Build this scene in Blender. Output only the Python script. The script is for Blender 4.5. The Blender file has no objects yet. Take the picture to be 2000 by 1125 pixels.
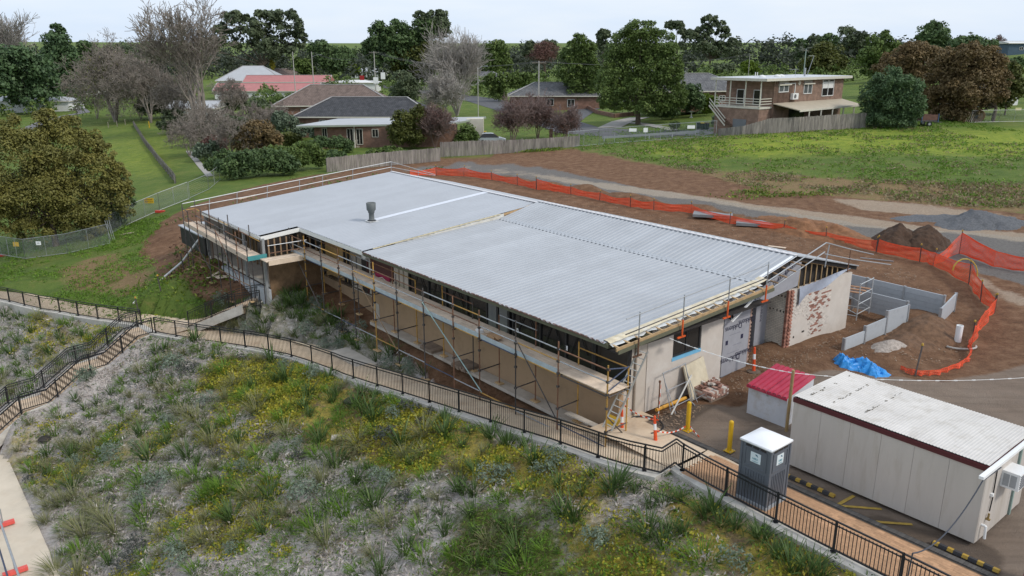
import bpy, math, random
import numpy as np
from mathutils import Matrix, Vector
random.seed(7); RNG = np.random.default_rng(7)
SC = bpy.context.scene
COL = SC.collection
# ---------------------------------------------------------------- camera, sky, sun, exposure
F = 1556.0; TH = math.atan(462 / 1556.0); CH = 13.85
cam = bpy.data.objects.new('camera', bpy.data.cameras.new('camera')); COL.objects.link(cam)
cam.data.sensor_width = 36; cam.data.lens = F / 2000 * 36
cam.data.clip_start = 0.5; cam.data.clip_end = 9000
cam.location = (0, 0, CH); cam.rotation_euler = (math.pi / 2 - TH, 0, 0)
SC.camera = cam
W = bpy.data.worlds.new('World'); SC.world = W; W.use_nodes = True
nt = W.node_tree; N = nt.nodes; L = nt.links; N.clear()
SUN_EL, SUN_AZ = math.radians(42), math.radians(118)      # azimuth clockwise from +Y
sky = N.new('ShaderNodeTexSky'); sky.sky_type = 'NISHITA'; sky.sun_disc = False
sky.sun_elevation = SUN_EL; sky.sun_rotation = SUN_AZ; sky.air_density = 1.0; sky.dust_density = 2.0
tc = N.new('ShaderNodeTexCoord'); mp = N.new('ShaderNodeMapping'); mp.inputs['Scale'].default_value = (1.0, 1.0, 5.0)
nz = N.new('ShaderNodeTexNoise'); nz.inputs['Scale'].default_value = 1.7; nz.inputs['Detail'].default_value = 5; nz.inputs['Roughness'].default_value = 0.55
rp = N.new('ShaderNodeValToRGB'); rp.color_ramp.elements[0].position = 0.33; rp.color_ramp.elements[1].position = 0.66
rp.color_ramp.elements[0].color = (4.7, 5.8, 7.4, 1); rp.color_ramp.elements[1].color = (6.5, 6.9, 7.4, 1)
mx = N.new('ShaderNodeMixRGB'); bg = N.new('ShaderNodeBackground'); bg.inputs['Strength'].default_value = 0.1
wo = N.new('ShaderNodeOutputWorld')
L.new(tc.outputs['Generated'], mp.inputs['Vector']); L.new(mp.outputs['Vector'], nz.inputs['Vector'])
L.new(nz.outputs['Fac'], rp.inputs['Fac']); mx.inputs['Fac'].default_value = 0.9
L.new(sky.outputs['Color'], mx.inputs['Color1']); L.new(rp.outputs['Color'], mx.inputs['Color2'])
L.new(mx.outputs['Color'], bg.inputs['Color']); L.new(bg.outputs[0], wo.inputs['Surface'])
sun = bpy.data.objects.new('sun', bpy.data.lights.new('sun', 'SUN')); COL.objects.link(sun)
sun.data.energy = 1.5; sun.data.angle = math.radians(10); sun.data.color = (1.0, 0.95, 0.88)
sd = Vector((math.sin(SUN_AZ) * math.cos(SUN_EL), math.cos(SUN_AZ) * math.cos(SUN_EL), math.sin(SUN_EL)))
sun.rotation_euler = sd.to_track_quat('Z', 'Y').to_euler(); sun.location = (40, -20, 60)
SC.view_settings.view_transform = 'Standard'; SC.view_settings.look = 'None'
SC.view_settings.gamma = 1; SC.view_settings.use_curve_mapping = False; SC.view_settings.exposure = 0.52
SC.cycles.max_bounces = 6; SC.cycles.diffuse_bounces = 3; SC.cycles.glossy_bounces = 2; SC.cycles.transmission_bounces = 4
# ---------------------------------------------------------------- places: photo measurements to metres
CV = np.array([0, 0, CH]); FW = np.array([0, math.cos(TH), -math.sin(TH)]); UP = np.array([0, math.sin(TH), math.cos(TH)]); RT = np.array([1., 0, 0])
ZV = np.array([0, 0, 1.])
def ray(px, py): return FW * F + RT * (px - 1000) - UP * (py - 562.5)
def atz(px, py, z=0.0):
    r = ray(px, py); return CV + r * ((z - CH) / r[2])
def atd(px, py, D):
    r = ray(px, py); return CV + r * (D / math.hypot(r[0], r[1]))
AZ = math.radians(39.5)
AV = np.array([-math.sin(AZ), math.cos(AZ), 0]); BV = np.array([math.cos(AZ), math.sin(AZ), 0])
P0 = atz(1261, 800, 0)
def B(a, s, z): return P0 + AV * a + BV * s + ZV * z      # a along the building to the far left, s towards its back
def AB(p):
    d = np.asarray(p) - P0; return float(d @ AV), float(d @ BV), float(d[2])
def onplane(o, d1, d2, px, py):
    r = ray(px, py); s = np.linalg.solve(np.stack([d1, d2, -r], 1), CV - o); return o + s[0] * d1 + s[1] * d2
def onS(s, px, py): return onplane(B(0, s, 0), AV, ZV, px, py)
def onA(a, px, py): return onplane(B(a, 0, 0), BV, ZV, px, py)
def projx(p):
    d = np.asarray(p) - CV; return 1000 + F * (d @ RT) / (d @ FW)
def a_of(px, s, z):
    lo, hi = -14.0, 45.0
    for _ in range(50):
        m = (lo + hi) / 2
        if projx(B(m, s, z)) > px: lo = m
        else: hi = m
    return lo
# ---------------------------------------------------------------- mesh building
class MB:
    def __init__(s): s.v = []; s.f = []
    def add(s, vs, fs):
        n = len(s.v); s.v += [tuple(map(float, p)) for p in vs]; s.f += [tuple(i + n for i in f) for f in fs]; return s
    def box(s, c, size, ax=(RT, np.array([0, 1., 0]), ZV)):
        c = np.asarray(c, float); h = [np.asarray(ax[i]) * size[i] / 2 for i in range(3)]
        vs = [c + h[0] * i + h[1] * j + h[2] * k for k in (-1, 1) for j in (-1, 1) for i in (-1, 1)]
        return s.add(vs, [(0, 2, 3, 1), (4, 5, 7, 6), (0, 1, 5, 4), (2, 6, 7, 3), (0, 4, 6, 2), (1, 3, 7, 5)])
    def bab(s, a0, a1, s0, s1, z0, z1):   # box in the building's axes
        return s.box(B((a0 + a1) / 2, (s0 + s1) / 2, (z0 + z1) / 2), (abs(a1 - a0), abs(s1 - s0), abs(z1 - z0)), (AV, BV, ZV))
    def bar(s, p, q, w, h=None, up=ZV):
        p = np.asarray(p, float); q = np.asarray(q, float); d = q - p; l = np.linalg.norm(d)
        if l < 1e-6: return s
        d = d / l; x = np.cross(d, up)
        if np.linalg.norm(x) < 1e-3: x = np.cross(d, RT)
        x /= np.linalg.norm(x); y = np.cross(x, d)
        return s.box((p + q) / 2, (w, h or w, l), (x, y, d))
    def tube(s, p, q, r, n=6, r2=None, cap=True):
        p = np.asarray(p, float); q = np.asarray(q, float); d = q - p; l = np.linalg.norm(d)
        if l < 1e-6: return s
        d = d / l; x = np.cross(d, ZV if abs(d[2]) < .95 else RT); x /= np.linalg.norm(x); y = np.cross(d, x)
        r2 = r if r2 is None else r2
        vs = [p + (x * math.cos(t) + y * math.sin(t)) * r for t in np.linspace(0, 2 * math.pi, n, False)] + \
             [q + (x * math.cos(t) + y * math.sin(t)) * r2 for t in np.linspace(0, 2 * math.pi, n, False)]
        fs = [(i, (i + 1) % n, n + (i + 1) % n, n + i) for i in range(n)]
        if cap: fs += [tuple(range(n))[::-1], tuple(range(n, 2 * n))]
        return s.add(vs, fs)
    def path(s, pts, r, n=6):
        for p, q in zip(pts, pts[1:]): s.tube(p, q, r, n)
        return s
    def prism(s, poly, ext):              # polygon extruded by a vector
        poly = [np.asarray(p, float) for p in poly]; n = len(poly); ext = np.asarray(ext, float)
        return s.add(poly + [p + ext for p in poly], [tuple(range(n))[::-1], tuple(range(n, 2 * n))] + [(i, (i + 1) % n, n + (i + 1) % n, n + i) for i in range(n)])
    def lathe(s, c, prof, n=12, ax=(RT, np.array([0, 1., 0]), ZV)):
        c = np.asarray(c, float); vs = []; m = len(prof)
        for r, z in prof:
            for t in np.linspace(0, 2 * math.pi, n, False): vs.append(c + ax[0] * r * math.cos(t) + ax[1] * r * math.sin(t) + ax[2] * z)
        fs = [(k * n + i, k * n + (i + 1) % n, (k + 1) * n + (i + 1) % n, (k + 1) * n + i) for k in range(m - 1) for i in range(n)]
        fs += [tuple(range(n))[::-1], tuple(range((m - 1) * n, m * n))]
        return s.add(vs, fs)
    def grid(s, rows):                    # rows of points -> quads
        m = len(rows[0]); vs = [p for r in rows for p in r]
        return s.add(vs, [(i * m + j, i * m + j + 1, (i + 1) * m + j + 1, (i + 1) * m + j) for i in range(len(rows) - 1) for j in range(m - 1)])
    def build(s, name, m, parent=None, smooth=False):
        o0 = origin(parent); me = bpy.data.meshes.new(name)
        me.from_pydata([(x - o0[0], y - o0[1], z - o0[2]) for x, y, z in s.v], [], s.f)
        if smooth: me.polygons.foreach_set('use_smooth', [True] * len(me.polygons))
        return link(name, me, m, parent)
ORIG = {}
def origin(o):
    return ORIG.get(o.name, (0., 0., 0.)) if o else (0., 0., 0.)
def link(name, me, m, parent=None):
    o = bpy.data.objects.new(name, me); COL.objects.link(o)
    if m is not None and not me.materials: me.materials.append(m)
    if parent: o.parent = parent; ORIG[o.name] = origin(parent)
    return o
def tag(o, label=None, cat=None, group=None, kind=None):
    if label: o['label'] = label
    if cat: o['category'] = cat
    if group: o['group'] = group
    if kind: o['kind'] = kind
    return o
def thing(name, label, cat, loc, group=None):
    o = bpy.data.objects.new(name, None); COL.objects.link(o); o.empty_display_size = .2
    o.location = tuple(map(float, loc)); ORIG[o.name] = tuple(map(float, loc)); return tag(o, label, cat, group)
def inst(name, me, parent, loc, ax=None, scale=(1, 1, 1), m=None):   # a piece that shares its mesh
    o = bpy.data.objects.new(name, me); COL.objects.link(o)
    o0 = origin(parent); loc = np.asarray(loc, float) - np.array(o0)
    M = Matrix.Identity(3)
    if ax is not None: M = Matrix([[float(ax[j][i]) for j in range(3)] for i in range(3)])
    M = M @ Matrix.Diagonal(scale)
    o.matrix_local = Matrix.Translation(loc) @ M.to_4x4()
    if parent: o.parent = parent; ORIG[o.name] = o0
    return o
def unit(name, m, size=(1, 1, 1), bev=0.0):
    w = MB().box((0, 0, 0), size); me = bpy.data.meshes.new(name); me.from_pydata(w.v, [], w.f); me.materials.append(m); return me
def npmesh(name, V, Fq, m, parent=None, tint=None, smooth=False):
    me = bpy.data.meshes.new(name); V = np.asarray(V, np.float32); Fq = np.asarray(Fq, np.int32)
    if parent is not None: V = V - np.array(origin(parent), np.float32)
    k = Fq.shape[1]; me.vertices.add(len(V)); me.vertices.foreach_set('co', V.ravel())
    me.loops.add(Fq.size); me.loops.foreach_set('vertex_index', Fq.ravel())
    me.polygons.add(len(Fq)); me.polygons.foreach_set('loop_start', np.arange(0, Fq.size, k, dtype=np.int32))
    try: me.polygons.foreach_set('loop_total', np.full(len(Fq), k, np.int32))
    except Exception: pass
    if smooth: me.polygons.foreach_set('use_smooth', np.ones(len(Fq), bool))
    me.update(calc_edges=True)
    if tint is not None:
        at = me.attributes.new('tint', 'FLOAT', 'POINT'); at.data.foreach_set('value', np.asarray(tint, np.float32))
    return link(name, me, m, parent)
# ---------------------------------------------------------------- materials
def pm(name):
    m = bpy.data.materials.new(name); m.use_nodes = True; return m, m.node_tree.nodes, m.node_tree.links, m.node_tree.nodes['Principled BSDF']
MC = {}
def mat(name, col, rough=.7, var=.25, scale=3.0, metal=0.0, bump=0.0, bscale=None, stain=None, stain_amt=.5, stain_scale=1.0, spec=.4, rnd=0.0, stretch=None):
    if name in MC: return MC[name]
    m, n, l, p = pm(name); p.inputs['Roughness'].default_value = rough; p.inputs['Metallic'].default_value = metal
    p.inputs['Specular IOR Level'].default_value = spec
    g = n.new('ShaderNodeNewGeometry'); vec = g.outputs['Position']
    if stretch:
        mpn = n.new('ShaderNodeMapping'); mpn.inputs['Scale'].default_value = stretch; l.new(vec, mpn.inputs['Vector']); vec = mpn.outputs[0]
    t = n.new('ShaderNodeTexNoise'); t.inputs['Scale'].default_value = scale; t.inputs['Detail'].default_value = 6; t.inputs['Roughness'].default_value = .65
    l.new(vec, t.inputs['Vector'])
    mr = n.new('ShaderNodeMapRange'); mr.inputs['From Min'].default_value = .3; mr.inputs['From Max'].default_value = .7
    mr.inputs['To Min'].default_value = 1 - var; mr.inputs['To Max'].default_value = 1 + var; l.new(t.outputs['Fac'], mr.inputs['Value'])
    v = mr.outputs[0]
    if rnd:
        oi = n.new('ShaderNodeObjectInfo'); m2 = n.new('ShaderNodeMapRange'); m2.inputs['To Min'].default_value = 1 - rnd; m2.inputs['To Max'].default_value = 1 + rnd
        l.new(oi.outputs['Random'], m2.inputs['Value']); mm = n.new('ShaderNodeMath'); mm.operation = 'MULTIPLY'; l.new(v, mm.inputs[0]); l.new(m2.outputs[0], mm.inputs[1]); v = mm.outputs[0]
    mul = n.new('ShaderNodeMixRGB'); mul.blend_type = 'MULTIPLY'; mul.inputs['Fac'].default_value = 1; mul.inputs['Color1'].default_value = (*col, 1)
    cb = n.new('ShaderNodeCombineColor'); [l.new(v, cb.inputs[i]) for i in range(3)]; l.new(cb.outputs[0], mul.inputs['Color2']); out = mul.outputs[0]
    if stain:
        t2 = n.new('ShaderNodeTexNoise'); t2.inputs['Scale'].default_value = stain_scale; t2.inputs['Detail'].default_value = 8; t2.inputs['Roughness'].default_value = .7; l.new(vec, t2.inputs['Vector'])
        r2 = n.new('ShaderNodeMapRange'); r2.inputs['From Min'].default_value = .5; r2.inputs['From Max'].default_value = .68; r2.inputs['To Max'].default_value = stain_amt
        l.new(t2.outputs['Fac'], r2.inputs['Value']); sm = n.new('ShaderNodeMixRGB'); sm.inputs['Color2'].default_value = (*stain, 1)
        l.new(r2.outputs[0], sm.inputs['Fac']); l.new(out, sm.inputs['Color1']); out = sm.outputs[0]
    l.new(out, p.inputs['Base Color'])
    if bump:
        bt = n.new('ShaderNodeTexNoise'); bt.inputs['Scale'].default_value = bscale or scale * 4; bt.inputs['Detail'].default_value = 5; l.new(vec, bt.inputs['Vector'])
        bp = n.new('ShaderNodeBump'); bp.inputs['Strength'].default_value = bump; bp.inputs['Distance'].default_value = .05
        l.new(bt.outputs['Fac'], bp.inputs['Height']); l.new(bp.outputs[0], p.inputs['Normal'])
    MC[name] = m; return m
def leafmat(name, c0, c1, c2=None):
    if name in MC: return MC[name]
    m, n, l, p = pm(name); p.inputs['Roughness'].default_value = .55; p.inputs['Specular IOR Level'].default_value = .25
    at = n.new('ShaderNodeAttribute'); at.attribute_name = 'tint'; r = n.new('ShaderNodeValToRGB')
    r.color_ramp.elements[0].color = (*c0, 1); r.color_ramp.elements[1].color = (*c1, 1)
    if c2: e = r.color_ramp.elements.new(.82); e.color = (*c1, 1); r.color_ramp.elements[2].color = (*c2, 1)
    l.new(at.outputs['Fac'], r.inputs['Fac']); l.new(r.outputs[0], p.inputs['Base Color'])
    tr = n.new('ShaderNodeBsdfTranslucent'); l.new(r.outputs[0], tr.inputs['Color']); ms = n.new('ShaderNodeMixShader'); ms.inputs[0].default_value = .22
    l.new(p.outputs[0], ms.inputs[1]); l.new(tr.outputs[0], ms.inputs[2]); l.new(ms.outputs[0], n['Material Output'].inputs['Surface'])
    MC[name] = m; return m
def brickmat(name, c1, c2, mortar, sc=(1, 1, 1), axis=(BV, ZV), bw=.24, rh=.086, off=.5, mort=.012, rough=.8):
    if name in MC: return MC[name]
    m, n, l, p = pm(name); p.inputs['Roughness'].default_value = rough; p.inputs['Specular IOR Level'].default_value = .25
    g = n.new('ShaderNodeNewGeometry')
    def dot(v):
        d = n.new('ShaderNodeVectorMath'); d.operation = 'DOT_PRODUCT'; l.new(g.outputs['Position'], d.inputs[0]); d.inputs[1].default_value = tuple(map(float, v)); return d.outputs['Value']
    cb = n.new('ShaderNodeCombineXYZ'); l.new(dot(axis[0]), cb.inputs[0]); l.new(dot(axis[1]), cb.inputs[1])
    b = n.new('ShaderNodeTexBrick'); b.inputs['Color1'].default_value = (*c1, 1); b.inputs['Color2'].default_value = (*c2, 1); b.inputs['Mortar'].default_value = (*mortar, 1)
    b.inputs['Scale'].default_value = 1; b.inputs['Brick Width'].default_value = bw; b.inputs['Row Height'].default_value = rh; b.inputs['Mortar Size'].default_value = mort; b.offset = off
    l.new(cb.outputs[0], b.inputs['Vector'])
    t = n.new('ShaderNodeTexNoise'); t.inputs['Scale'].default_value = 1.4; t.inputs['Detail'].default_value = 6; l.new(g.outputs['Position'], t.inputs['Vector'])
    mr = n.new('ShaderNodeMapRange'); mr.inputs['From Min'].default_value = .3; mr.inputs['From Max'].default_value = .7; mr.inputs['To Min'].default_value = .75; mr.inputs['To Max'].default_value = 1.25; l.new(t.outputs['Fac'], mr.inputs['Value'])
    c2n = n.new('ShaderNodeCombineColor'); [l.new(mr.outputs[0], c2n.inputs[i]) for i in range(3)]
    mu = n.new('ShaderNodeMixRGB'); mu.blend_type = 'MULTIPLY'; mu.inputs['Fac'].default_value = 1; l.new(b.outputs['Color'], mu.inputs['Color1']); l.new(c2n.outputs[0], mu.inputs['Color2'])
    l.new(mu.outputs[0], p.inputs['Base Color']); bp = n.new('ShaderNodeBump'); bp.inputs['Strength'].default_value = .5; bp.inputs['Distance'].default_value = .02; bp.invert = True
    l.new(b.outputs['Fac'], bp.inputs['Height']); l.new(bp.outputs[0], p.inputs['Normal']); MC[name] = m; return m
def glassmat(name, col=(.015, .018, .02), rough=.08):
    if name in MC: return MC[name]
    m, n, l, p = pm(name); p.inputs['Base Color'].default_value = (*col, 1); p.inputs['Roughness'].default_value = rough; p.inputs['Specular IOR Level'].default_value = .5; MC[name] = m; return m
# ---------------------------------------------------------------- terrain
RAILPX = [(-90, 578), (0, 587), (20, 591), (55, 600), (86, 607), (122, 612), (157, 619), (195, 625), (277, 636), (304, 652), (350, 660), (397, 668), (500, 683), (552, 694), (562, 696), (595, 706),
          (609, 711), (656, 728), (672, 735), (724, 752), (779, 769), (839, 788), (904, 809), (975, 832), (1051, 856), (1075, 863), (1159, 893), (1180, 901), (1227, 915), (1290, 930),
          (1318, 911), (1332, 922), (1372, 946), (1472, 1001), (1586, 1061), (1717, 1128), (1790, 1166), (1900, 1224)]
def rz(px): return float(np.interp(px, [-90, 130, 300, 530, 721, 834, 973, 1158, 1270], [-3.4, -3.0, -2.65, -2.15, -1.6, -1.25, -.85, -.25, 0]))
RAIL = [atz(x, y, rz(x)) for x, y in RAILPX]
CT = []
def cp(p, z=None): CT.append((p[0], p[1], p[2] if z is None else z))
for i, p in enumerate(RAIL):
    if i % 2 == 0 or i > 20:
        a, s, z = AB(p); cp(B(a, s - .5, z - .12)); cp(B(a, s + .2, z - .03))
        if i > 7: cp(B(a, s + 2.0, z - .03))
        else: cp(B(a, s + 2.4, z - .03))
        zr = -7.0
        for f in (.33, .66): cp(B(a, (s - .5) + f * (-18.6 - s), z - .12 + f * (zr - z + .12)))
for a in range(-30, 60, 6):
    for s in (-19.2, -24, -34): cp(B(a, s, -7.05))
for a in (2, 7, 12, 17): cp(B(a, -1.5, -.68)); cp(B(a, -2.4, -.72)); cp(B(a, 4, -.5))
for a, s, z in [(21, -2.5, -.7), (24, -3.6, -.6), (26, -6, 0.0), (30, -6.4, 0.0), (34, -6.2, 0), (38, -5, .1), (38, 4, .1), (38, 12, .1), (30, 4, 0), (22, 4, -.3),
                (22, -4.4, -1.1), (27.5, -8, -.6), (31, -8.6, -.9), (36, -8.5, -.9), (-1, -1.5, -.02), (-1, 2, 0.05), (-1, 5, .3), (-1, 10, .3), (-1, 16, .2), (-3, 2, 0), (-8, 2, 0), (-14, 2, 0), (-20, 2, 0), (-14, 10, 0), (-24, 10, 0),
                (-8, 10, 0), (-2, 15, -.1), (-2.5, 18, -.3), (0, 17, -.3), (-4.5, 19.5, -.25), (-1, 20, -.2), (-6, 23.5, .25), (-14, 25, .2), (4, 22, .2), (12, 20, .2), (20, 20, .2), (30, 20, .2), (38, 20, .1), (2, 30, .4), (10, 30, .4), (18, 30, .4), (28, 28, .3), (-2, -.5, 0), (-2, -2.4, 0), (-9, -2.4, 0), (-16, -2.6, 0), (-24, -2.8, 0),
                (-24, -8, -1.9), (-30, -3, 0), (-22, -14, -5), (-34, -14, -5)]: cp(B(a, s, z))
for x, y, z in [(1600, 440, .5), (1985, 480, .5), (1800, 420, .7), (1985, 400, 1.2), (1700, 340, 1.9), (1985, 320, 2.4), (1985, 240, 3.7), (1850, 243, 3.6), (1680, 250, 3.4), (1450, 266, 3.0), (1560, 256, 3.3), (1400, 300, 1.9), (1390, 264, 2.3), (1250, 290, 1.3),
                (1130, 290, .8), (1000, 296, .3), (900, 305, .1), (860, 316, 0), (760, 320, -.1), (660, 336, -.2), (560, 345, -.2), (450, 360, -.3), (1200, 340, .6), (1050, 330, .3), (1400, 400, .6),
                (0, 548, -3.4), (50, 505, -3.4), (132, 497, -3.2), (200, 560, -2.95), (250, 480, -2.2), (300, 500, -1.6), (340, 560, -1.9), (256, 436, -2.1), (369, 389, -.7), (330, 450, -.8), (400, 400, -.3), (0, 470, -3.9), (80, 440, -3.8),
                (330, 350, -1.0), (290, 300, -1.6), (220, 330, -2.4), (260, 250, -2.2), (200, 235, -2.6), (100, 215, -3), (30, 240, -4), (60, 330, -4), (160, 190, -3), (400, 310, -.8), (390, 250, -.8),
                (500, 290, -.4), (700, 290, .2), (700, 230, 1), (860, 230, .8), (950, 240, .8), (1000, 215, .9), (1150, 230, 1.8), (1300, 240, 2.4), (1250, 215, 2.2), (1100, 190, 2.0), (900, 175, 1.5), (700, 155, 1.5), (1560, 225, 4.0), (1680, 210, 4.4), (1900, 215, 4.4), (1990, 200, 5), (450, 180, .5), (300, 180, -2)]:
    cp(atz(x, y, z))
for x, y, z in [(400, 628, -2.6), (418, 620, -2.3), (440, 611, -1.85), (465, 601, -1.35), (490, 590, -.95), (505, 580, -.8), (445, 625, -2.0), (470, 614, -1.5), (425, 600, -1.9)]: cp(atz(x, y, z))
for x, D, z in [(1990, 260, 12.5), (1900, 260, 10), (1700, 260, 7), (1500, 260, 5), (1960, 420, 17), (1700, 450, 12), (2200, 300, 16)]:
    p = atd(x, 110, D); cp(p, z)
for D, zz in ((420, 2), (900, 8), (2200, 26), (3500, 44)):
    for an in range(-70, 71, 14): cp((D * math.sin(math.radians(an)), D * math.cos(math.radians(an)), 0), zz + 3 * math.sin(an * .17 + D) + (-1 if an < -10 else 0))
for x, y in ((-400, -200), (400, -200), (0, -300), (-300, 20), (300, 20), (-120, -40), (120, -60)): cp((x, y, 0), -7 if x < 50 else -4)
CT = np.array(CT)
keep = []
for i, p in enumerate(CT):
    if all(math.hypot(p[0] - CT[j][0], p[1] - CT[j][1]) > .25 for j in keep): keep.append(i)
CT = CT[keep]
def _rbf(X, Y):
    n = len(CT); d = np.hypot(CT[:, None, 0] - CT[None, :, 0], CT[:, None, 1] - CT[None, :, 1]) / 100
    Pm = np.c_[np.ones(n), CT[:, :2] / 100]; A = np.block([[d - np.eye(n) * .0008, Pm], [Pm.T, np.zeros((3, 3))]])
    w = np.linalg.solve(A, np.r_[CT[:, 2], 0, 0, 0]); out = np.empty(X.size); x = X.ravel(); y = Y.ravel()
    for k in range(0, x.size, 8000):
        dd = np.hypot(x[k:k + 8000, None] - CT[None, :, 0], y[k:k + 8000, None] - CT[None, :, 1]) / 100
        out[k:k + 8000] = dd @ w[:n] + w[n] + (w[n + 1] * x[k:k + 8000] + w[n + 2] * y[k:k + 8000]) / 100
    return out.reshape(X.shape)
def axis(lo, hi, step, far_lo, far_hi, g=1.16):
    c = list(np.arange(lo, hi + 1e-6, step)); st = step; x = hi
    while x < far_hi: st *= g; x += st; c.append(x)
    st = step; x = lo; pre = []
    while x > far_lo: st *= g; x -= st; pre.append(x)
    return np.array(pre[::-1] + c)
GX = axis(-42, 36, .4, -3800, 3800); GY = axis(14, 82, .4, -250, 4000)
XX, YY = np.meshgrid(GX, GY); ZZ = _rbf(XX, YY)
_pa = np.array([AB(p) for p in RAIL])[::-1]; _a = (XX - P0[0]) * AV[0] + (YY - P0[1]) * AV[1]; _s = (XX - P0[0]) * BV[0] + (YY - P0[1]) * BV[1]; _sr = np.interp(_a, _pa[:, 0], _pa[:, 1]); _zr = np.interp(_a, _pa[:, 0], _pa[:, 2])
PATHM = (_s > _sr - .35) & (_s < _sr + 2.5) & (_a > -22) & (_a < 46)
def flat_path():
    global ZZ
    t0, t1 = atz(387, 632, -2.45), atz(490, 590, -.75); dd = (t1 - t0)[:2]; l2 = dd @ dd; tt = np.clip(((XX - t0[0]) * dd[0] + (YY - t0[1]) * dd[1]) / l2, 0, 1.15); ds = np.hypot(XX - t0[0] - tt * dd[0], YY - t0[1] - tt * dd[1]); zl = t0[2] + np.minimum(tt, 1) * (t1 - t0)[2]
    ZZ = np.where(ds < 2.6, np.maximum(ZZ, zl - .22 - .55 * np.clip(ds - .9, 0, 3)), ZZ); ZZ = np.where(ds < .75, np.minimum(ZZ, zl - .25), ZZ)
    t0, t1 = atz(284, 646, rz(284)), atz(0, 838, -6.1); dd = (t1 - t0)[:2] * 1.12; l2 = dd @ dd; tt = np.clip(((XX - t0[0]) * dd[0] + (YY - t0[1]) * dd[1]) / l2, 0, 1); ds = np.hypot(XX - t0[0] - tt * dd[0], YY - t0[1] - tt * dd[1]); LL = math.sqrt(l2); q8 = (LL - 3.5) / 3; dz = (t1 - t0)[2] * 1.12 * 24 / 75; zl = t0[2] + np.interp(tt * LL, [0, .9, .9 + q8, 2.2 + q8, 2.2 + 2 * q8, 3.5 + 2 * q8, LL], [0, 0, dz, dz, 2 * dz, 2 * dz, 3 * dz])
    ZZ = np.where((ds < 3.4) & (tt > .02), np.maximum(ZZ, zl - .06 - .42 * np.clip(ds - 1.1, 0, 3)), ZZ); ZZ = np.where((ds < .78) & (tt > .02), np.minimum(ZZ, zl - .45), ZZ)
    ZZ = np.where(PATHM, np.minimum(ZZ, _zr - .06), ZZ); ZZ = np.where((_s < -19.2) & (_s > -27) & (_a > -15) & (_a < 62), -7.06, ZZ)
def vnoise(x, y, sc, seed=0):
    x = np.asarray(x) / sc; y = np.asarray(y) / sc; xi = np.floor(x).astype(int); yi = np.floor(y).astype(int); fx = x - xi; fy = y - yi
    def h(i, j): v = np.sin(i * 127.1 + j * 311.7 + seed * 74.7) * 43758.5453; return v - np.floor(v)
    fx = fx * fx * (3 - 2 * fx); fy = fy * fy * (3 - 2 * fy)
    return (h(xi, yi) * (1 - fx) + h(xi + 1, yi) * fx) * (1 - fy) + (h(xi, yi + 1) * (1 - fx) + h(xi + 1, yi + 1) * fx) * fy
def fbm(x, y, sc, seed=0, o=4): return sum(vnoise(x, y, sc / 2 ** k, seed + k) * .5 ** k for k in range(o)) / sum(.5 ** k for k in range(o))
def gz(x, y):
    x = np.asarray(x, float); y = np.asarray(y, float)
    i = np.clip(np.searchsorted(GX, x) - 1, 0, len(GX) - 2); j = np.clip(np.searchsorted(GY, y) - 1, 0, len(GY) - 2)
    tx = (x - GX[i]) / (GX[i + 1] - GX[i]); ty = (y - GY[j]) / (GY[j + 1] - GY[j])
    return (ZZ[j, i] * (1 - tx) + ZZ[j, i + 1] * tx) * (1 - ty) + (ZZ[j + 1, i] * (1 - tx) + ZZ[j + 1, i + 1] * tx) * ty
DS = [12.0]
while DS[-1] < 3500: DS.append(DS[-1] + max(.4, .012 * DS[-1]))
DS = np.array(DS)
def G(px, py, lift=0.0):
    r = ray(px, py); rr = r / math.hypot(r[0], r[1]); lo, hi = DS[0], DS[-1]
    for _ in range(3):
        d = DS if _ == 0 else np.linspace(lo, hi, 24); P_ = CV[None, :] + rr[None, :] * d[:, None]; u = np.nonzero(P_[:, 2] < gz(P_[:, 0], P_[:, 1]))[0]
        k = int(u[0]) if len(u) else len(d) - 1; lo, hi = d[max(k - 1, 0)], d[k]
    p = CV + rr * hi; return np.array([p[0], p[1], float(gz(p[0], p[1])) + lift])
def gp(p, lift=0.0): return np.array([p[0], p[1], float(gz(p[0], p[1])) + lift])
# zones: polygons digitised on the photo, held in world metres
def inpoly(X, Y, poly):
    r = np.zeros(X.shape, bool); n = len(poly)
    for i in range(n):
        x0, y0 = poly[i][:2]; x1, y1 = poly[(i + 1) % n][:2]
        if y0 == y1: continue
        r ^= ((y0 > Y) != (y1 > Y)) & (X < (x1 - x0) * (Y - y0) / (y1 - y0) + x0)
    return r
def zone(pxs): return [G(x, y) for x, y in pxs]
def zoneab(l): return [B(a, s, 0) for a, s in l]
WX = XX + (fbm(XX, YY, 5, 3) - .5) * 2.6; WY = YY + (fbm(XX, YY, 5, 9) - .5) * 2.6
def mask(poly, warp=1.0): return inpoly(XX + (WX - XX) * warp, YY + (WY - YY) * warp, poly).astype(float)
SITE = zone([(262, 480), (330, 425), (420, 385), (600, 345), (760, 322), (900, 306), (1010, 300), (1130, 292), (1260, 320), (1500, 372), (1800, 400), (2100, 420), (2300, 560)]) + zoneab([(-24, 3), (-3, 3), (-1, -2.2)]) + zone([(1215, 840), (1100, 800), (760, 640), (560, 560), (500, 575), (440, 570), (380, 560), (330, 545), (300, 520)])
dirt = mask(SITE)
CLIP = zone([(760, 335), (900, 318), (1050, 325), (1250, 365), (1480, 405), (1700, 440), (1900, 455), (2300, 480), (2300, 620), (1990, 560), (1900, 530), (1720, 470), (1560, 445), (1400, 420), (1200, 378), (1040, 352), (900, 332)])
road = mask(CLIP, .6)
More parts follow.
